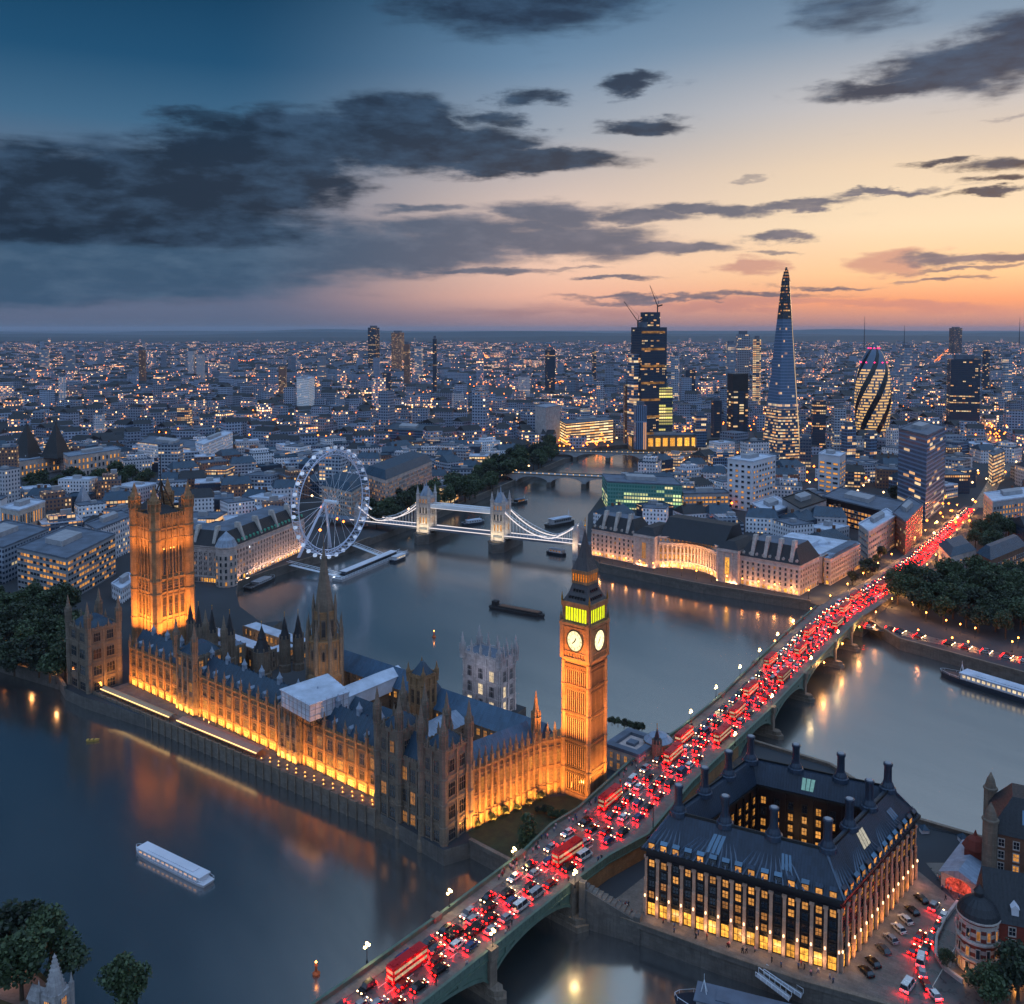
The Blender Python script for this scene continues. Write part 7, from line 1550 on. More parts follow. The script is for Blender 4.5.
# ------------------------------------------------------------------ people: one continuous small figure each, in three poses
def person_mesh(seed, coat, legs):
    g = random.Random(seed); bm = bpy.data.meshes.new('body'); st = g.uniform(.1, .28); sw = g.uniform(.1, .3)
    v = [(0, 0, .92), (0, 0, 1.2), (0, 0, 1.42), (0, 0, 1.53), (.02, 0, 1.64), (.02, 0, 1.74), (0, .2, 1.4), (sw, .24, 1.12), (sw + .12, .2, .88), (0, -.2, 1.4), (-sw, -.24, 1.12), (-sw + .12, -.2, .88), (.0, .1, .88), (st, .1, .48), (st - .06, .1, .06), (st + .1, .1, .03), (0, -.1, .88), (-st + .05, -.1, .48), (-st - .08, -.1, .08), (-st + .08, -.1, .04)]
    e = [(0, 1), (1, 2), (2, 3), (3, 4), (4, 5), (2, 6), (6, 7), (7, 8), (2, 9), (9, 10), (10, 11), (0, 12), (12, 13), (13, 14), (14, 15), (0, 16), (16, 17), (17, 18), (18, 19)]
    r = [.15, .16, .15, .07, .1, .09, .075, .055, .045, .075, .055, .045, .1, .075, .055, .05, .1, .075, .055, .05]
    bm.from_pydata(v, e, []); o = bpy.data.objects.new('tmp', bm); COL.objects.link(o); sk = o.modifiers.new('s', 'SKIN')
    for i, q in enumerate(bm.skin_vertices[0].data): q.radius = (r[i], r[i] * .9); q.use_root = i == 0
    dg = bpy.context.evaluated_depsgraph_get(); me = bpy.data.meshes.new_from_object(o.evaluated_get(dg)); me.name = 'body'; bpy.data.objects.remove(o)
    me.materials.clear(); [me.materials.append(m) for m in (coat, legs, SKIN, HAIR)]
    for p in me.polygons: z = p.center.z; p.material_index = 1 if z < .9 else 0 if z < 1.5 else (3 if z > 1.7 or p.center.x < -.02 else 2); p.use_smooth = True
    return me
SKIN = car_paint('skin', (190, 140, 110), .6); HAIR = car_paint('hair', (40, 30, 26), .7)
COATS = [car_paint('coat_%s' % n, c, .8) for n, c in (('dark', (40, 42, 50)), ('red', (150, 50, 50)), ('pale', (190, 180, 180)), ('blue', (60, 80, 120)), ('pink', (200, 140, 150)))]; CN = ['dark', 'red', 'pale', 'blue', 'pink']
SC.view_layers[0].update()
PEOPLE = [person_mesh(i, COATS[i % 5], COATS[(0, 0, 3, 0, 0)[i % 5]]) for i in range(10)]
def people(n, f, where, group):
    cnt = {}; q_ = sorted([f(i) for i in range(n)], key=lambda e: pix(e[0].x, e[0].y, e[1])[0])
    for q, z in q_:
        k = rnd.randrange(10); c = CN[k % 5]; cnt[c] = cnt.get(c, 0) + 1
        tag(place('person', PEOPLE[k], None, (q.x, q.y, z), rnd.uniform(0, 6.28)), 'person in a %s coat %s, %s of that colour from the left' % (c, where, ORD[cnt[c] - 1]), 'person', group)
def on_pave(f0, f1, s0, s1): 
    def f(i): p, a, w_ = road_at(rnd.uniform(s0, s1), rnd.uniform(f0, f1)); return p, p.z + .145
    return f
people(34, on_pave(.03, .15, 95, 150), 'on the lawn pavement', 'people on the pavement above the lawn')
people(24, on_pave(.03, .15, 160, 225), 'on the tower pavement', 'people on the pavement by the clock tower')
people(16, on_pave(.86, .96, 20, 130), 'on the right pavement', 'people on the right bridge pavement')
people(26, lambda i: (Vector((rnd.uniform(26, 33), rnd.uniform(237.5, 243))), 5.07), 'by the river steps', 'people by the river steps')
people(22, lambda i: ((lambda q: QF[0].lerp(QF[1], q) + Vector((-.45, -.89)) * rnd.uniform(2, 5))(rnd.random()), 5.07), 'on the office quay', 'people on the quay')
people(26, lambda i: (pw(-140 + i * 4, ty(-140 + i * 4) + rnd.uniform(9, 11)), 5.31), 'on the palace terrace', 'people on the palace terrace')
people(14, lambda i: (Vector((124 + rnd.uniform(-3, 5), 244 + rnd.uniform(-4, 10))), 5.1), 'by the covered hall', 'people by the covered hall')
# ------------------------------------------------------------------ the city
FAC = [mat_facade('facade_' + n, c, wx, wz, fw, fh, lit * .7, .75, run=run, band=band * .55) for n, c, wx, wz, fw, fh, lit, run, band in (
    ('pale_stone', (190, 188, 196), 3.0, 3.5, .42, .52, .2, 1, .05), ('grey_concrete', (146, 156, 172), 3.4, 3.4, .7, .5, .2, 2, .1), ('white_render', (216, 218, 228), 2.8, 3.3, .4, .5, .16, 1, .04),
    ('brown_brick', (128, 94, 80), 2.8, 3.3, .42, .52, .26, 1, .05), ('blue_glass', (96, 122, 152), 2.2, 3.6, .82, .74, .18, 3, .14), ('dark_cladding', (44, 54, 70), 2.2, 3.4, .7, .5, .17, 2, .1), ('lit_office', (92, 96, 108), 3.0, 3.6, .8, .55, .75, 2, .3))]
FN = ['pale stone', 'grey concrete', 'white', 'brown brick', 'blue glass', 'dark clad', 'brightly lit']
EXCL = [(-262, 560, 55), (-176, 600, 48), (-150, 650, 40), (-195, 562, 40), (-127, 640, 46), (115, 600, 100), (195, 590, 50), (75, 620, 70), (326, 1077, 60), (520, 1292, 50), (181, 1215, 60), (334, 1329, 40), (213, 798, 46), (316, 878, 34), (368, 803, 50)]
RING = []
def free(x, y, r=0):
    for (cx, cy_, cr) in EXCL:
        if (x - cx) ** 2 + (y - cy_) ** 2 < (cr + r) ** 2: return False
    return True
def on_land(x, y, m=12):
    for dx, dy in ((-m, 0), (m, 0), (0, -m), (0, m)):
        if not (in_poly((x + dx, y + dy), LL_) or in_poly((x + dx, y + dy), LR_)): return False
    return True
LL_ = [(p.x, p.y) for p in LAND_L]; LR_ = [(p.x, p.y) for p in LAND_R]
def block_px(name, lab, cat, l, c, r, ytop, mat, roofm=ROOF_FELT, win=None, plant=True, mansard=0, group=None, frame=None, cap=100, base=5.0):
    """building whose foot is seen at three pixels: left end, near corner, right end; ytop: top of the near corner"""
    Lp, Cp, Rp = at(*l, base), at(*c, base), at(*r, base); h = height_at(c[0], ytop, Cp.y); B = Lp + Rp - Cp; ce = (Lp + Rp) / 2
    EXCL.append((ce.x, ce.y, max(10, (Lp - Rp).length * .42)))
    t = thing(name, lab, cat, (ce.x, ce.y, base), 0, group, (ce.x, ce.y, base)); q = [Lp, Cp, Rp, B]; mb = MB(); mb.prism(q, base - 1, h); mats = mat; part('wall', mb, mats, t)
    if win:
        wins = []; wx, wz, ww, wh, pf = win
        for F in (Face(Lp, Cp), Face(Cp, Rp)): n = max(1, int(F.L / wx)); grid_windows(F, base + wz * .35, int((h - base - 1) / wz), n, ww, wh, wz, pf, .6, wins, nn=.05)
        add_windows(t, wins, frame or CONCRETE, 'plain', cap)
    mb = MB(); qi = inset(q, .6); 
    if mansard: mb.slope_ring(inset(q, -.3), inset(q, min(5, mansard)), h, h + mansard, 0, topmi=0)
    else:
        mb.prism(qi, h - .3, h + .12)
        for a, b in zip(q, q[1:] + q[:1]): mb.bar(a, b, .8, h - .2, h + .9)
    part('roof', mb, roofm, t)
    if plant: mb = MB(); u1, u2 = (Cp - Lp), (Rp - Cp); p0 = Lp + u1 * .25 + u2 * .3; mb.prism([p0, p0 + u1 * .35, p0 + u1 * .35 + u2 * .4, p0 + u2 * .4], h + .12, h + 3.4); part('plant_room', mb, CONCRETE, t)
    return t, h
rib = lambda p: (lambda r, i: pick((LIT, p), (LIT_DIM, .15), (DARKGLASS, 1 - p)))
block_px('ribbon_office', 'flat roofed grey office with lit ribbon windows behind the dark garden trees', 'office', (18, 590), (68, 603), (116, 574), 559, CONCRETE, ROOF_FELT, (3.2, 3.5, 2.9, 1.7, rib(.42)))
block_px('low_office', 'low dark flat block at the left edge beside the ribbon windowed office', 'office', (-40, 572), (4, 584), (50, 562), 548, FAC[1])
block_px('columned_hall', 'small pale classical hall with tall lit columns at the left edge', 'hall', (2, 545), (20, 549), (46, 538), 511, STONE_PALE, ROOF_PALE, (3.4, 12, 1.6, 8, rib(.5)))
block_px('white_slab', 'white narrow slab at the left edge of the city', 'building', (-12, 530), (2, 532), (8, 528), 500, WHITE_PANEL)
block_px('church_tower', 'small white church tower left of the great square tower', 'church', (76, 518), (82, 520), (91, 517), 503, WHITE_PANEL, LEAD, None, False, 14)
block_px('flat_office', 'bluish flat office just left of the great square tower top', 'office', (105, 512), (116, 514), (128, 509), 494, FAC[4])
block_px('stone_office', 'long pale stone office directly left of the great square tower', 'office', (86, 560), (98, 567), (134, 550), 530, FAC[0])
block_px('stone_office', 'low grey range between ribbon office and square tower', 'office', (112, 598), (122, 604), (138, 592), 590, FAC[2], ROOF_PALE)
block_px('grand_stone_hall', 'wide white columned hall lit pink in the left distance', 'hall', (64, 476), (69, 480), (121, 471), 457, STONE_PINK, LEAD, (5, 7, 2.2, 4, rib(.45)))
tt, hh = block_px('pink_hall', 'pink stone hall with two dark pyramid roofs in the left distance', 'hall', (4, 474), (16, 478), (64, 470), 462, STONE_PINK, LEAD, (5, 6, 2.0, 3.4, rib(.4)))
for px in (28, 57): p = at(px, 472); mb = MB(); mb.lathe(p.x, p.y, [(17, hh), (14, hh + 5), (1, hh + 36), (.1, hh + 40)], 4, 0, .5); part('pyramid_roof', mb, SLATE_DK, tt)
block_px('long_white_block', 'long bluish white block with many windows behind the square tower', 'building', (138, 462), (196, 470), (206, 462), 449, FAC[2])
block_px('long_white_block', 'bright white stepped block right of the long bluish one', 'building', (196, 470), (204, 473), (233, 458), 445, FAC[2], ROOF_PALE)
block_px('glass_tower', 'slim white tower slab standing alone above the left city', 'tower', (297, 414), (309, 416), (315, 413), 379, mat_facade('white_slab', (238, 240, 250), 3, 3.2, .5, .4, .05, 1.0), ROOF_PALE)
block_px('river_mansion', 'ornate pinkish riverside mansion block behind the big wheel', 'mansion', (364, 504), (386, 512), (432, 489), 480, STONE_PINK, SLATE, (3.2, 3.6, 1.3, 2.0, rib(.35)), False, 7)
block_px('river_mansion', 'stone mansion range seen through the big wheel', 'mansion', (322, 512), (352, 520), (368, 508), 492, STONE_PALE, SLATE, (3.2, 3.6, 1.3, 2.0, rib(.3)), False, 6)
block_px('station_roof', 'long low blue green roofed station above the big wheel', 'station', (384, 446), (434, 449), (440, 441), 432, FAC[4], SLATE)
block_px('cathedral', 'pale pinnacled stone church tower beside the river bend', 'church', (535, 444), (546, 447), (560, 443), 408, STONE_GREY, LEAD, None, False, 0)
block_px('green_office', 'long pale green glass office at the bend of the river', 'office', (602, 499), (607, 508), (682, 512), 482, mat_facade('green_glass', (96, 150, 142), 2.4, 3.4, .75, .6, .25, .8, glass=(60, 120, 112), warm=(190, 230, 150), cool=(255, 226, 150), run=3, band=.3))
block_px('amber_office', 'low office with rows of amber windows left of the white slab', 'office', (680, 509), (684, 513), (729, 512), 494, CONCRETE, ROOF_FELT, (3.4, 3.6, 2.7, 1.8, rib(.8)))
block_px('white_tower_block', 'white concrete slab block with one strip of lit windows in its blank end', 'tower', (727, 508), (752, 512), (775, 504), 462, WHITE_PANEL, ROOF_PALE, (5.8, 4.6, 2.6, 1.8, lambda r, i: pick((LIT, .3), (DARKGLASS, .7))))
block_px('white_tower_block', 'second white slab with a lit middle strip left of the glass office tower', 'tower', (818, 492), (839, 496), (845, 491), 457, WHITE_PANEL, ROOF_PALE, (8.0, 4.6, 5.5, 1.8, lambda r, i: pick((LIT, .7), (DARKGLASS, .3))))
block_px('amber_office', 'long low office with bright amber window rows left of the busy road', 'office', (822, 520), (893, 540), (908, 528), 514, BRONZE_WALL, ROOF_FELT, (3.6, 3.8, 2.8, 1.9, rib(.8)))
block_px('glass_office_tower', 'tall blue glass office tower with lit upper floors beside the busy road', 'tower', (897, 510), (925, 523), (944, 507), 436, mat_facade('office_tower_glass', (96, 118, 146), 2.2, 3.7, .78, .6, .1, .9, run=5, band=.16), ROOF_FELT)
block_px('brick_block', 'dark red brick block at the foot of the glass office tower', 'building', (892, 545), (905, 556), (922, 536), 522, FAC[3])
block_px('stone_block', 'plain cream stone block by the road with shaded front windows', 'building', (858, 556), (868, 565), (896, 546), 532, STONE_PALE, ROOF_PALE, (4, 4.2, 2.4, 1.4, rib(.15)))
block_px('blank_hall', 'windowless grey hall with dark roof behind the crescent hall', 'hall', (782, 521), (800, 533), (826, 523), 509, CONCRETE, SLATE_DK)
block_px('round_hall', 'low pale blue roofed hall behind the crescent hall roof', 'hall', (752, 520), (768, 531), (792, 522), 514, FAC[4], ROOF_PALE)
block_px('ornate_house', 'ornate grey mansard roofed house above the park trees right of the road', 'house', (938, 560), (950, 574), (976, 566), 557, STONE_PINK, SLATE, (3.4, 4, 1.5, 2.4, rib(.2)), False, 4)
block_px('terrace_block', 'row of dark roofed houses right of the ornate house', 'house', (976, 570), (990, 578), (1026, 562), 560, BRICK_BR, SLATE, (3.4, 4, 1.4, 2.2, rib(.35)), False, 6)
block_px('lit_block', 'broad block with a grid of orange windows at the right edge', 'building', (983, 522), (992, 532), (1040, 524), 502, CONCRETE, ROOF_PALE, (3.8, 4.0, 2.0, 2.2, rib(.85)))
block_px('brick_block', 'orange lit narrow block at the bend of the busy road', 'building', (988, 482), (992, 486), (1004, 480), 456, FAC[6])
block_px('arcade_hall', 'golden hall with great lit arches at the far river bridge', 'hall', (628, 448), (632, 451), (698, 450), 436, STONE, ROOF_FELT, (9, 16, 6.5, 11, lambda r, i: LIT_BRIGHT))
block_px('lit_block', 'wide low building with bands of yellow light at the river bend', 'building', (560, 441), (566, 445), (613, 440), 424, mat_facade('banded', (90, 92, 100), 3, 4, .9, .5, .75, 1.2, run=3, band=.5))
for F_ in (): pass
# --- the glass spire
def spire():
    c = at(783, 463); EXCL.append((c.x, c.y, 34)); Z = 233.0; t = thing('glass_spire', 'very tall tapering glass spire with split tip rising above the skyline', 'skyscraper', (c.x, c.y, 5), R(18), None, (0, 0, 0)); h = 18.5
    lowm = mat_facade('spire_lit', (70, 86, 108), 1.7, 3.6, .75, .5, .6, .8, run=2, band=.1); midm = mat_facade('spire_glass', (104, 124, 154), 1.7, 3.6, .86, .7, .03, .6, run=2, band=.04, rough=.25, glass=(70, 96, 126)); topm = mat_facade('spire_crown', (60, 56, 60), 1.6, 3.6, .6, .4, .4, .7, warm=(255, 150, 60), cool=(255, 200, 120), run=2)
    edge = mat_glow('spire_sunset_glow', (255, 206, 140), .5, 0, base=(190, 160, 130))  # glowing strip put on the edge in place of the reflected sunset
    W_ = lambda z: h * (1 - (z - 5) / (Z + 34 - 5))
    for nm, m, z0, z1 in (('podium', lowm, 5, 66), ('shaft', midm, 66, 172), ('crown', topm, 172, 216)):
        mb = MB(); a, b = W_(z0), W_(z1)
        A = [(-a, -a * .8), (-a * .3, -a), (a * .7, -a), (a, -a * .5), (a, a), (-a, a)]; B = [(x * b / a, y * b / a) for x, y in A]
        u = 0
        for i in range(6):
            p, q, r, s = A[i], A[(i + 1) % 6], B[(i + 1) % 6], B[i]; l = math.hypot(q[0] - p[0], q[1] - p[1]); mb.poly(((p[0], p[1], z0), (q[0], q[1], z0), (r[0], r[1], z1), (s[0], s[1], z1)), 1 if i in (2, 3) and nm != 'podium' and False else 0, [(u, z0), (u + l, z0), (u + l, z1), (u, z1)]); u += l
        part(nm, mb, [m, edge], t)
    mb = MB(); b = W_(216)
    for x0, x1, zt in ((-b, -b * .35, 228), (-b * .25, b * .4, Z), (b * .5, b, 230)): mb.loft([[(x0, -b, 216), (x1, -b, 216), (x1, b, 216), (x0, b, 216)], [(x0 * .7, -b * .3, zt), (x1 * .7 - .2, -b * .3, zt), (x1 * .7 - .2, b * .2, zt), (x0 * .7, b * .2, zt)]], 0)
    part('tip_shards', mb, topm, t)
    mb = MB(); a, b = W_(5) + .3, W_(222) + .3; mb.loft([[(a * .55, -a, 5), (a, -a * .5, 5), (a * 1.03, a * .1, 5), (a * .6, -a * 1.03, 5)][::-1], [(b * .55, -b, 222), (b, -b * .5, 222), (b * 1.03, b * .1, 222), (b * .6, -b * 1.03, 222)][::-1]], 0); part('sunset_glow_strip', mb, edge, t)
spire()
# --- the bullet shaped tower
def bullet():
    c = at(872, 441); EXCL.append((c.x, c.y, 30)); m, t, b = new_mat('spiral_glass'); uv = t.n('ShaderNodeUVMap').outputs[0]; u, v, _ = t.xyz(uv)
    sw = t.m('FRACT', t.m('ADD', t.m('MULTIPLY', u, 6.0), t.m('MULTIPLY', v, -.019))); dark = t.m('LESS_THAN', sw, .34); fl = t.m('LESS_THAN', t.m('FRACT', t.m('DIVIDE', v, 4.2)), .55)
    wn = t.n('ShaderNodeTexWhiteNoise', noise_dimensions='2D'); t.t.links.new(t.comb(t.m('FLOOR', t.m('MULTIPLY', u, 72)), t.m('FLOOR', t.m('DIVIDE', v, 4.2))), wn.inputs['Vector'])
    on = t.m('MULTIPLY', t.m('MULTIPLY', t.m('SUBTRACT', 1.0, dark), fl), t.m('MULTIPLY', t.m('LESS_THAN', v, 104), t.m('GREATER_THAN', wn.outputs[0], .22)))
    S(t, b, 'Base Color', t.mix(dark, lin(80, 100, 124), lin(16, 24, 36))); S(t, b, 'Roughness', .15); S(t, b, 'Emission Color', lin(255, 196, 100)); S(t, b, 'Emission Strength', t.m('MULTIPLY', on, .75)); m.cycles.emission_sampling = 'NONE'
    t_ = thing('bullet_tower', 'round bullet shaped glass tower with spiral dark bands and red lit top', 'skyscraper', (c.x, c.y, 5), 0, None, (0, 0, 0)); mb = MB(); n = 36; prof = [(20, 5), (22.8, 25), (24.6, 48), (24.8, 66), (23.8, 84), (21.4, 99), (17.8, 112), (12.6, 124), (6.8, 133), (.2, 139)]
    for (r0, z0), (r1, z1) in zip(prof, prof[1:]):
        for k in range(n): a, b2 = 2 * math.pi * k / n, 2 * math.pi * (k + 1) / n; mb.poly(((r0 * math.cos(a), r0 * math.sin(a), z0), (r0 * math.cos(b2), r0 * math.sin(b2), z0), (r1 * math.cos(b2), r1 * math.sin(b2), z1), (r1 * math.cos(a), r1 * math.sin(a), z1)), 0, [(k / n, z0), ((k + 1) / n, z0), ((k + 1) / n, z1), (k / n, z1)])
    part('shell', mb, m, t_, smooth=True)
    for z, r in ((112, 18.2), (132, 7.6)):
        mb = MB()
        for k in range(10 if r > 5 else 5): a = 2 * math.pi * k / (10 if r > 5 else 5); mb.lathe(r * math.cos(a), r * math.sin(a), [(.02, z), (1.1, z + .9), (.02, z + 1.8)], 5)
        part('beacon_ring', mb, mat_glow('magenta_beacon', (255, 30, 90), 5), t_)
bullet()
# --- tower under construction with cranes
def sky_tower(lab, px, py, wpx, ytop, mat, ang=.4, dr=.8, crown=None, cat='tower', name='tower_block', extra=0, group=None, roofm=ROOF_FELT):
    c = at(px, py); w_ = wpx * math.hypot(c.x * 0, c.y) / 900 / (math.cos(ang) + dr * math.sin(abs(ang))); h = height_at(px, ytop, c.y); EXCL.append((c.x, c.y, w_ * .75))
    t = thing(name, lab, cat, (c.x, c.y, 5), ang, group, (0, 0, 0)); a, b = w_ / 2, w_ * dr / 2; mb = MB(); mb.box(-a, a, -b, b, 4, h); part('wall', mb, mat, t); mb = MB(); mb.box(-a * .62, a * .62, -b * .62, b * .62, h, h + min(6, (h - 5) * .07) + 1); mb.box(-a, a, -b, b, h + .01, h + .8) if False else None; part('plant_room', mb, crown or ROOF_FELT, t); return t, w_, h
t, w_, h = sky_tower('stepped dark tower under construction with lit floors and cranes above the river bend', 648, 448, 34, 331, FAC[5], .35, .8, None, 'skyscraper', 'construction_tower')
mb = MB(); mb.box(-w_ * .2, w_ * .3, -10, 10, h, height_at(648, 316, at(648, 448).y)); part('core', mb, FAC[5], t); zt = height_at(648, 316, at(648, 448).y)
mb = MB(); mb.box(-w_ * .72, -w_ * .5, -9, 9, 4, h * .78); mb.box(w_ * .5, w_ * .62, -9, 9, 4, h * .6); part('wing', mb, FAC[4], t)
mb = MB()
for z in np.linspace(20, h - 8, 7): mb.box(-w_ * .505, w_ * .42, -w_ * .41, -w_ * .398, z, z + 3)
part('lit_floors', mb, mat_glow('lit_floor_band', (255, 180, 100), .5, .8, scale=.12), t)
for (bx, zb, tx, tz, lab) in ((-w_ * .45, h, -w_ * 1.0, h + 34, 'left'), (w_ * .34, zt, w_ * .02, zt + 36, 'right')):
    q = t; mb = MB(); mb.tube((bx, 0, zb - 20), (bx, 0, zb + 8), .8, 4); mb.tube((bx, 0, zb + 8), (tx, 0, tz), .6, 4, r1=.3); mb.tube((bx, 0, zb + 8), (bx + 7, 0, zb + 10), 1.2, 4); mb.tube((bx + 2, 0, zb + 15), (tx, 0, tz), .16, 3); mb.tube((bx, 0, zb + 8), (bx + 2, 0, zb + 15), .4, 3)
    cr = thing('tower_crane', 'luffing crane leaning left, %s one on the tower under construction' % lab, 'crane', t.location, .35, 'cranes on the tower under construction', (0, 0, 0)); part('jib', mb, IRON, cr)
YEL = mat_facade('yellow_office', (60, 70, 70), 3, 4, .9, .6, .4, .9, warm=(230, 220, 100), cool=(255, 220, 140), run=3, band=.5)
t, w_, h = sky_tower('lower glass block with yellow green lit floors and a bright white edge', 660, 448, 22, 391, YEL, .1, .8); mb = MB(); mb.box(-w_ * .53, -w_ * .5, -w_ * .43, -w_ * .36, 5, h); part('lit_edge', mb, WHITELINE, t)
sky_tower('slim blue tower with vertical white strips left of the yellow lit block', 640, 452, 12, 409, mat_facade('stripe', (110, 130, 160), 2.4, 40, .5, .96, .1, 1), .1)
t, w_, h = sky_tower('dark topped tower with two lit vertical bays beside the glass spire', 737, 440, 18, 394, mat_facade('bays', (36, 40, 50), 9, 3.8, .7, .6, .85, .7, run=1), .15, .9); mb = MB(); mb.box(-w_ / 2, w_ / 2, -w_ * .45, w_ * .45, h, height_at(737, 377, at(737, 440).y)); part('dark_top', mb, SLATE_DK, t)
SKY = [(374, 374, 11, 329, 5, 'tallest dark slab tower in the left middle skyline'), (398, 374, 12, 334, 3, 'second tall slab with warm edge right of the darkest slab'), (407, 388, 6, 346, 3, 'thin warm lit tower right of the pair of tall slabs'), (435, 398, 4, 341, 5, 'very thin chimney like tower in the centre left skyline'),
 (419, 380, 8, 348, 1, 'grey tower between the tall slabs and the thin chimney tower'), (143, 392, 6, 352, 3, 'thin orange lit tower in the far left city'), (45, 374, 8, 351, 1, 'grey slab near the horizon at far left'), (71, 376, 10, 354, 1, 'wider grey slab near the horizon at far left'), (63, 406, 9, 379, 0, 'pale slab tower left of the pink hall'),
 (201, 384, 7, 356, 0, 'right one of two pale twin slabs in the left distance'), (192, 384, 6, 353, 0, 'left one of two pale twin slabs in the left distance'), (225, 388, 9, 366, 1, 'grey slab right of the pale twin slabs'), (283, 402, 8, 369, 3, 'brown thin tower left of the white lone slab'), (322, 388, 8, 358, 1, 'grey slab behind the white lone slab'),
 (387, 406, 9, 375, 5, 'black slab right of the white lone slab'), (550, 396, 10, 352, 5, 'dark tower left of centre of the right skyline with red lights'), (594, 386, 4, 353, 5, 'thin dark tower between bend and construction tower'), (524, 402, 12, 379, 0, 'pale stub tower near the river bend'), (600, 420, 8, 384, 1, 'grey slab left of the construction tower'),
 (628, 446, 9, 388, 3, 'orange edged narrow tower left of the construction tower'), (675, 410, 9, 358, 1, 'grey tower just right of the construction tower'), (690, 400, 10, 372, 5, 'dark block right of the construction tower'), (742, 410, 12, 337, 1, 'lit slab left of the glass spire with crane like masts'), (756, 412, 9, 342, 6, 'bright topped slab close to the glass spire'),
 (730, 398, 9, 346, 1, 'pale thin slab left of the twin bay tower'), (818, 450, 14, 404, 5, 'dark tower between spire and bullet tower'), (838, 455, 12, 412, 1, 'grey block left of the bullet tower foot'), (893, 462, 14, 432, 0, 'pale narrow tower right of the bullet tower foot'), (848, 470, 13, 430, 4, 'blue slab in front of the bullet tower'),
 (962, 428, 32, 362, 5, 'broad lit office tower right of the bullet tower'), (905, 400, 9, 350, 1, 'grey slab behind the bullet tower'), (1006, 412, 8, 360, 1, 'grey thin slab near the right edge'), (985, 398, 6, 352, 5, 'dark slab right of the broad lit tower'), (955, 358, 10, 329, 5, 'dark box tower on the right horizon'),
 (870, 470, 12, 438, 4, 'blue block at the foot of the bullet tower'), (770, 450, 8, 402, 4, 'blue slab left of the glass spire foot'), (805, 470, 13, 442, 6, 'lit block right of the glass spire foot'), (716, 440, 10, 404, 5, 'dark slab left of the twin bay tower'), (700, 450, 12, 418, 4, 'blue block right of the golden arcade'),
 (585, 440, 10, 412, 1, 'grey block behind the yellow banded building'), (660, 405, 8, 362, 5, 'dark slab behind the construction tower'), (480, 412, 9, 388, 1, 'grey block left of the pale stub tower'), (458, 420, 12, 396, 0, 'pale block above the station roof'), (340, 420, 10, 398, 1, 'grey block right of the white lone slab'), (100, 440, 9, 418, 0, 'pale church like tower above the white columned hall'), (185, 430, 12, 410, 6, 'orange lit cube block above the long white block')]
for (px, py, w_, yt, k, lab) in SKY: sky_tower(lab, px, py, w_, yt, FAC[k], rnd.uniform(-.4, .5), rnd.uniform(.6, 1))
for px, py, yt, lab in ((864, 352, 317, 'thin mast left of the bullet tower on the horizon'), (1019, 350, 318, 'thin pointed spire on the horizon at the right edge'), (904, 350, 326, 'small mast on the right horizon')):
    c = at(px, py); h = height_at(px, yt, c.y); t = thing('mast', lab, 'mast', (c.x, c.y, 5), 0, None, (0, 0, 0)); mb = MB(); mb.tube((0, 0, 4), (0, 0, h), 4, 4, r1=1.0); part('pole', mb, IRON, t)

# --- every nearer block a thing, the far carpet of roofs one mass
LM = [('the square tower', 160, 560), ('the big wheel', 330, 500), ('the white columned hall', 95, 465), ('the lone white slab', 306, 400), ('the towered bridge', 460, 520), ('the river bend', 560, 450), ('the construction tower', 645, 400), ('the glass spire', 783, 400), ('the bullet tower', 872, 400), ('the glass office tower', 921, 470), ('the green office', 640, 495), ('the crescent hall', 700, 555), ('the busy road', 985, 490), ('the ribbon office', 65, 575), ('the terrace hall', 250, 550), ('the park trees', 960, 600), ('the long white block', 190, 455)]
def where(px, py):
    n, x, y = min(LM, key=lambda q: (q[1] - px) ** 2 + ((q[2] - py) * 1.6) ** 2); dx, dy = px - x, py - y
    rel = ('right of' if dx > 0 else 'left of') if abs(dx) > abs(dy) * 1.3 else ('beyond' if dy < 0 else 'in front of'); return rel + ' ' + n
CNT, SEEN = {}, {}
def block_key(x, y, k, form): return '%s %s' % (FN[k], ('block with flat roof', 'block with slate roof', 'tower block', 'stepped block')[form]) + ' ' + where(*pix(x, y, 5))
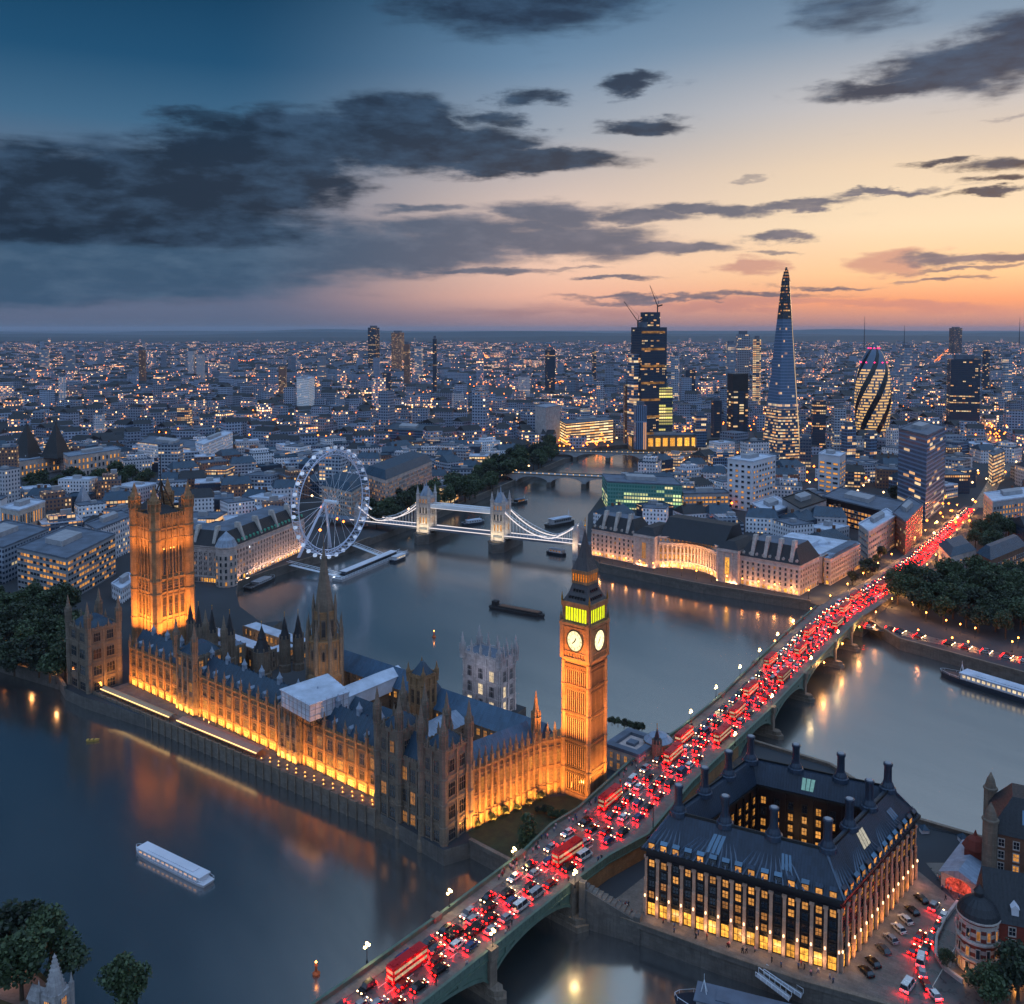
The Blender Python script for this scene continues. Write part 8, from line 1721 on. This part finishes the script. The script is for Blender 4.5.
def city_block(x, y, w_, d_, h, ang, k, form):
    key = block_key(x, y, k, form); SEEN[key] = SEEN.get(key, 0) + 1; lab = key if CNT[key] == 1 else key + ', %s nearest' % ORD[SEEN[key] - 1]
    t = thing('city_block', lab, 'building', (x, y, 5), ang, 'blocks of the inner city', (0, 0, 5)); a, b = w_ / 2, d_ / 2; mb = MB(); mb.box(-a, a, -b, b, 4, h)
    if form == 3: mb.box(-a * .6, a * .7, -b * .6, b * .6, h, h + 4.5)
    part('wall', mb, FAC[k], t); mb = MB(); rm = rnd.choice((ROOF_FELT, ROOF_FELT, ROOF_PALE, SLATE))
    if form == 1: mb.gable(-a - .4, a + .4, -b - .4, b + .4, h, min(6, b * .7), 'x', 0, 0, hip=min(3, a * .4)); rm = rnd.choice((SLATE, SLATE_DK, SLATE))
    else:
        z = h + (4.5 if form == 3 else 0)
        mb.box(-a + .7, a - .7, -b + .7, b - .7, h - .4, h + .15)
        for q in ((-a, a, -b, -b + .6), (-a, a, b - .6, b), (-a, -a + .6, -b + .6, b - .6), (a - .6, a, -b + .6, b - .6)): mb.box(*q, h, h + .9)
    part('roof', mb, rm, t)
    mb = MB()
    if form == 1:
        for _ in range(rnd.randint(1, 3)): cx = rnd.uniform(-a * .8, a * .8); mb2 = MB(); mb2.box(cx - .9, cx + .9, -.8, .8, h, h + min(6, b * .7) + 2); part('chimney', mb2, BRICK_BR, t)
    else:
        cx, cy_ = rnd.uniform(-a * .4, a * .2), rnd.uniform(-b * .3, b * .2); z = h + (4.5 if form == 3 else .15); mb.box(cx, cx + a * rnd.uniform(.3, .6), cy_, cy_ + b * rnd.uniform(.3, .6), z, z + rnd.uniform(2, 4)); part('plant_room', mb, CONCRETE, t)
nthing = 0; yy = 470.0; MASS = []
while yy < 1250:
    st = 31 if yy < 900 else 36; xx = -.62 * yy - 20
    while xx < .62 * yy + 20:
        x, y = xx + rnd.uniform(-6, 6), yy + rnd.uniform(-6, 6); xx += st
        q = pinv(Vector((x, y)))
        if q.y < 104 and q.x > -345 and q.x < 400: continue
        if q.x > -345 and q.x < -120 and q.y < 112: continue
        px, py = pix(x, y, 5)
        if px < -25 or px > 1050 or not on_land(x, y, 15) or not free(x, y, 12): continue
        if in_poly((x, y), [(p.x, p.y) for p in [at(-60, 598), at(70, 604), at(90, 690), at(-60, 690)]]): continue
        if px > 878 and py > 556: continue                                             # the park
        if 930 < px < 1005 and 524 < py < 556: continue                                # the green
        if 20 < px < 160 and 476 < py < 500: continue
        if (360 < px < 440 and 494 < py < 534) or (296 < px < 372 and py > 500): continue
        if 420 < px < 575 and 448 < py < 522 and py > 522 - (px - 426) * .56 - 9: continue   # riverside trees
        rd = min((Vector((x, y)) - (BR_L[i] + BR_R[i]) / 2).length for i in range(10, len(STN)))
        rd2 = min((Vector((x, y)) - ((BR_L[i] + BR_R[i]) / 2).lerp((BR_L[i + 1] + BR_R[i + 1]) / 2, .5)).length for i in range(10, len(STN) - 1))
        if min(rd, rd2) < 30: continue
        MASS.append((x, y))
    yy += st * .95
MASS.sort(key=lambda p: p[1])
ROAD2 = [Vector((419, 800)), Vector((470, 880)), Vector((520, 960)), Vector((590, 1060)), Vector((700, 1300)), Vector((760, 1500)), Vector((840, 1750)), Vector((900, 2100))]
def near_road2(x, y, d): return any(((Vector((x, y)) - a.lerp(b, q)).length < d) for a, b in zip(ROAD2, ROAD2[1:]) for q in (0, .25, .5, .75))
MASS = [p for p in MASS if not near_road2(p[0], p[1], 24)]
NEAR, FARM = MASS[:252], MASS[252:]
PAR = []
for (x, y) in NEAR:
    form = rnd.choices((0, 1, 2, 3), (.42, .34, .06, .18))[0]; k = rnd.choices(range(7), (.26, .2, .16, .14, .1, .08, .06))[0]
    pxx, pyy = pix(x, y, 5); low = (580 < pxx < 900 and pyy > 490) or pyy > 530
    if low and form == 2: form = 0
    h = 5 + (rnd.uniform(8, 15) if low else rnd.uniform(10, 22)) if form != 2 else 5 + rnd.uniform(30, 46)
    PAR.append((x, y, rnd.uniform(19, 29), rnd.uniform(16, 26) if form != 2 else 15, h, rnd.choice((.0, .35, -.3, .65)) + rnd.uniform(-.06, .06), k, form)); q = block_key(x, y, k, form); CNT[q] = CNT.get(q, 0) + 1
for q in PAR: city_block(*q)
print('near', len(NEAR), 'far of ring', len(FARM))
# the far carpet
rg = np.random.default_rng(5)
V, Fq, UV, RN, MI = [], [], [], [], []
def far_box(x, y, w_, d_, h, ang, gable=False):
    c, s = math.cos(ang), math.sin(ang); a, b = w_ / 2, d_ / 2; i = len(V); r1, r2 = rg.random(), rg.random()
    P = [(x + c * px - s * py, y + s * px + c * py) for px, py in ((-a, -b), (a, -b), (a, b), (-a, b))]
    for z in (4.8, h):
        for p in P: V.append((p[0], p[1], z))
    ofs = round(r1 * 40) * 60.0
    for k, l in ((0, w_), (1, d_), (2, w_), (3, d_)):
        j = (k + 1) % 4; Fq.append((i + k, i + j, i + 4 + j, i + 4 + k)); UV.append(((ofs, 0), (ofs + l, 0), (ofs + l, h - 5), (ofs, h - 5))); RN.append((r1, r2)); MI.append(0)
    if gable:
        n = len(V); hh = h + min(b * .7, 6); V.append((P[0][0] * .5 + P[3][0] * .5, P[0][1] * .5 + P[3][1] * .5, hh)); V.append((P[1][0] * .5 + P[2][0] * .5, P[1][1] * .5 + P[2][1] * .5, hh))
        for f in ((i + 4, i + 5, n + 1, n), (i + 6, i + 7, n, n + 1)): Fq.append(f); UV.append(((0, 0), (w_, 0), (w_, b), (0, b))); RN.append((r1, r2)); MI.append(1)
        for f in ((i + 7, i + 4, n), (i + 5, i + 6, n + 1)): Fq.append(f); UV.append(((0, 0), (1, 0), (1, 1))); RN.append((r1, r2)); MI.append(1)
    else: Fq.append((i + 4, i + 5, i + 6, i + 7)); UV.append(((0, 0), (w_, 0), (w_, d_), (0, d_))); RN.append((r1, r2)); MI.append(1 + (r1 > .6))
for (x, y) in FARM: far_box(x, y, rg.uniform(17, 30), rg.uniform(15, 27), 5 + rg.uniform(10, 26), rg.choice((0, .35, -.3, .65)), rg.random() < .35)
AVE = [(rg.uniform(-.5, .5) * y0, y0, a) for y0, a in ((1350, .25), (1500, -.9), (1700, .9), (1900, 1.9), (2100, .1), (2400, 1.3), (2700, -.3), (3000, 2.2), (3400, .6), (3900, 1.5), (4400, .05), (5000, -.4), (5800, 1.1), (6800, .2))]
def on_avenue(x, y): return any(abs(-(x - ax) * math.sin(aa) + (y - ay) * math.cos(aa)) < 11 + ay * .003 and abs((x - ax) * math.cos(aa) + (y - ay) * math.sin(aa)) < 420 + ay * .25 for ax, ay, aa in AVE)
yy = MASS[-1][1] + 20; AX = lambda y: .62 * y + 60
while yy < 9500:
    st = 33 + (yy - 1250) * .0052; xx = -AX(yy) + rg.uniform(0, st)
    ph = math.sin(yy / 260)
    while xx < AX(yy):
        x, y = xx + rg.uniform(-.25, .25) * st, yy + rg.uniform(-.3, .3) * st; xx += st
        dens = .5 + .5 * math.sin(x / 310 + 1.7 * math.sin(y / 420)) * math.cos(y / 370 + x / 900)
        if dens < .1 + .1 * rg.random(): continue          # parks and gaps
        if y < 1500 and (not on_land(x, y, 10) or not free(x, y, 14)): continue
        if (y < 2200 and near_road2(x, y, 26)) or on_avenue(x, y): continue
        tall = rg.random() < .012; h = 5 + (rg.uniform(35, 75) if tall else rg.uniform(7, 22) if rg.random() < .85 else rg.uniform(22, 36)); sc = st / 36
        far_box(x, y, rg.uniform(15, 30) * sc if not tall else 20, rg.uniform(13, 26) * sc if not tall else 16, h, rg.choice((0, .3, -.35, .7, 1.1)) + rg.uniform(-.1, .1), (not tall) and rg.random() < .4)
    yy += st * .92
me = bpy.data.meshes.new('city_roofs'); me.from_pydata(V, [], Fq)
FM = mat_facade('far_facade', (140, 150, 170), 4.0, 4.2, .62, .5, .085, 3.4, attr=True, warm=(255, 140, 60), cool=(255, 214, 150), run=1, band=.012, vary=.6)
for m in (FM, SLATE_DK, ROOF_FELT): me.materials.append(m)
me.polygons.foreach_set('material_index', MI); ul = me.uv_layers.new(name='UVMap'); ul.data.foreach_set('uv', [c for f in UV for p in f for c in p]); u2 = me.uv_layers.new(name='rnd'); u2.data.foreach_set('uv', [c for f, r in zip(UV, RN) for _ in f for c in r]); me.update()
o = bpy.data.objects.new('city_roofs', me); COL.objects.link(o); tag(o, 'endless dusk city roofs with scattered lit windows reaching to the horizon', 'city', None, 'stuff'); print('far boxes', len(V) // 8)
# street lamps of the far city: strings along streets
mb = MB(); cols = 0
def far_lamp(x, y, z, r, mi): mb.lathe(x, y, [(.02, z - r), (r, z), (.02, z + r)], 4, mi)
for k in range(250):
    y0 = 700 + 8500 * rg.random() ** 1.7; x0 = rg.uniform(-.6, .6) * y0; a = rg.choice((0, .3, -.35, .7, 1.1, 1.57)) + rg.uniform(-.1, .1); n = int(rg.uniform(6, 22)); mi = 0 if rg.random() < .75 else 1
    for j in range(n):
        x, y = x0 + j * 34 * math.cos(a), y0 + j * 34 * math.sin(a)
        if y < 1400 and (not on_land(x, y, 8) or y < 620): continue
        far_lamp(x, y, 13 + 12 * rg.random() if y > 1200 else 11, 1.0 + .25 * rg.random() + y / 9000, mi)
for ax, ay, aa in AVE:
    s = -(420 + ay * .25)
    while s < 420 + ay * .25:
        for o in (-6, 6):
            x, y = ax + s * math.cos(aa) - o * math.sin(aa), ay + s * math.sin(aa) + o * math.cos(aa)
            if y > 1300: far_lamp(x, y, 11, 1.0 + ay / 8000, 0)
        s += 46 + ay * .012
for (px, py, n, sx, sy) in ((985, 425, 34, 14, 9), (1000, 440, 18, 10, 12), (580, 446, 34, 30, 3)):
    for j in range(n): p = at(px + rg.normal() * sx * .6, py + rg.normal() * sy * .5); far_lamp(p.x, p.y, 8 + 6 * rg.random(), .8 + p.y / 2600, 0)
o = part('street_lights', mb, [mat_glow('sodium_lamp', (255, 120, 40), 7), mat_glow('white_street_lamp', (255, 200, 140), 4.5)]); tag(o, 'strings of tiny orange street lights all over the far city', 'street lights', None, 'stuff')
rm = MB()
for a, b in zip(ROAD2, ROAD2[1:]): d = (b - a).normalized(); n_ = Vector((d.y, -d.x)) * 6; rm.quad(P3(a + n_, 5.08), P3(b + n_, 5.08), P3(b - n_, 5.08), P3(a - n_, 5.08))
structure('road', rm, ASPHALT)
# glow of the street beyond the bridge
for i in range(30):
    p, a, w_ = road_at(318 + i * 15.5, -.1 if i % 2 else 1.1); street_lamp(p, 5.1, LP1, 'orange street lamp beside the road beyond the bridge, %s from the bridge' % ORD[i], 'street lamps beyond the bridge', 5500, (1, .42, .12))
for i in range(5): p = cw(CL + 3 + i * 2, -2 + 16 * i); point_light((p.x + 8, p.y - 2, 9), 1500, (1, .5, .15), .6)
# ------------------------------------------------------------------ evening haze over the city
hz = MB(); hz.box(-32000, 32000, -900, 40000, -4, 245, 0, bot=True)
m = bpy.data.materials.new('haze'); m.use_nodes = True; MATS['haze'] = m; tr_ = m.node_tree; tr_.nodes.clear(); ho = tr_.nodes.new('ShaderNodeOutputMaterial'); hv = tr_.nodes.new('ShaderNodeVolumePrincipled')
hv.inputs['Color'].default_value = (.62, .78, 1.0, 1); hv.inputs['Density'].default_value = 2.1e-5; hv.inputs['Anisotropy'].default_value = .2; tr_.links.new(hv.outputs[0], ho.inputs['Volume']); m.cycles.homogeneous_volume = True if hasattr(m.cycles, 'homogeneous_volume') else True
o = part('haze', hz, m); tag(o, 'thin blue evening haze over the whole city', 'haze', None, 'stuff')
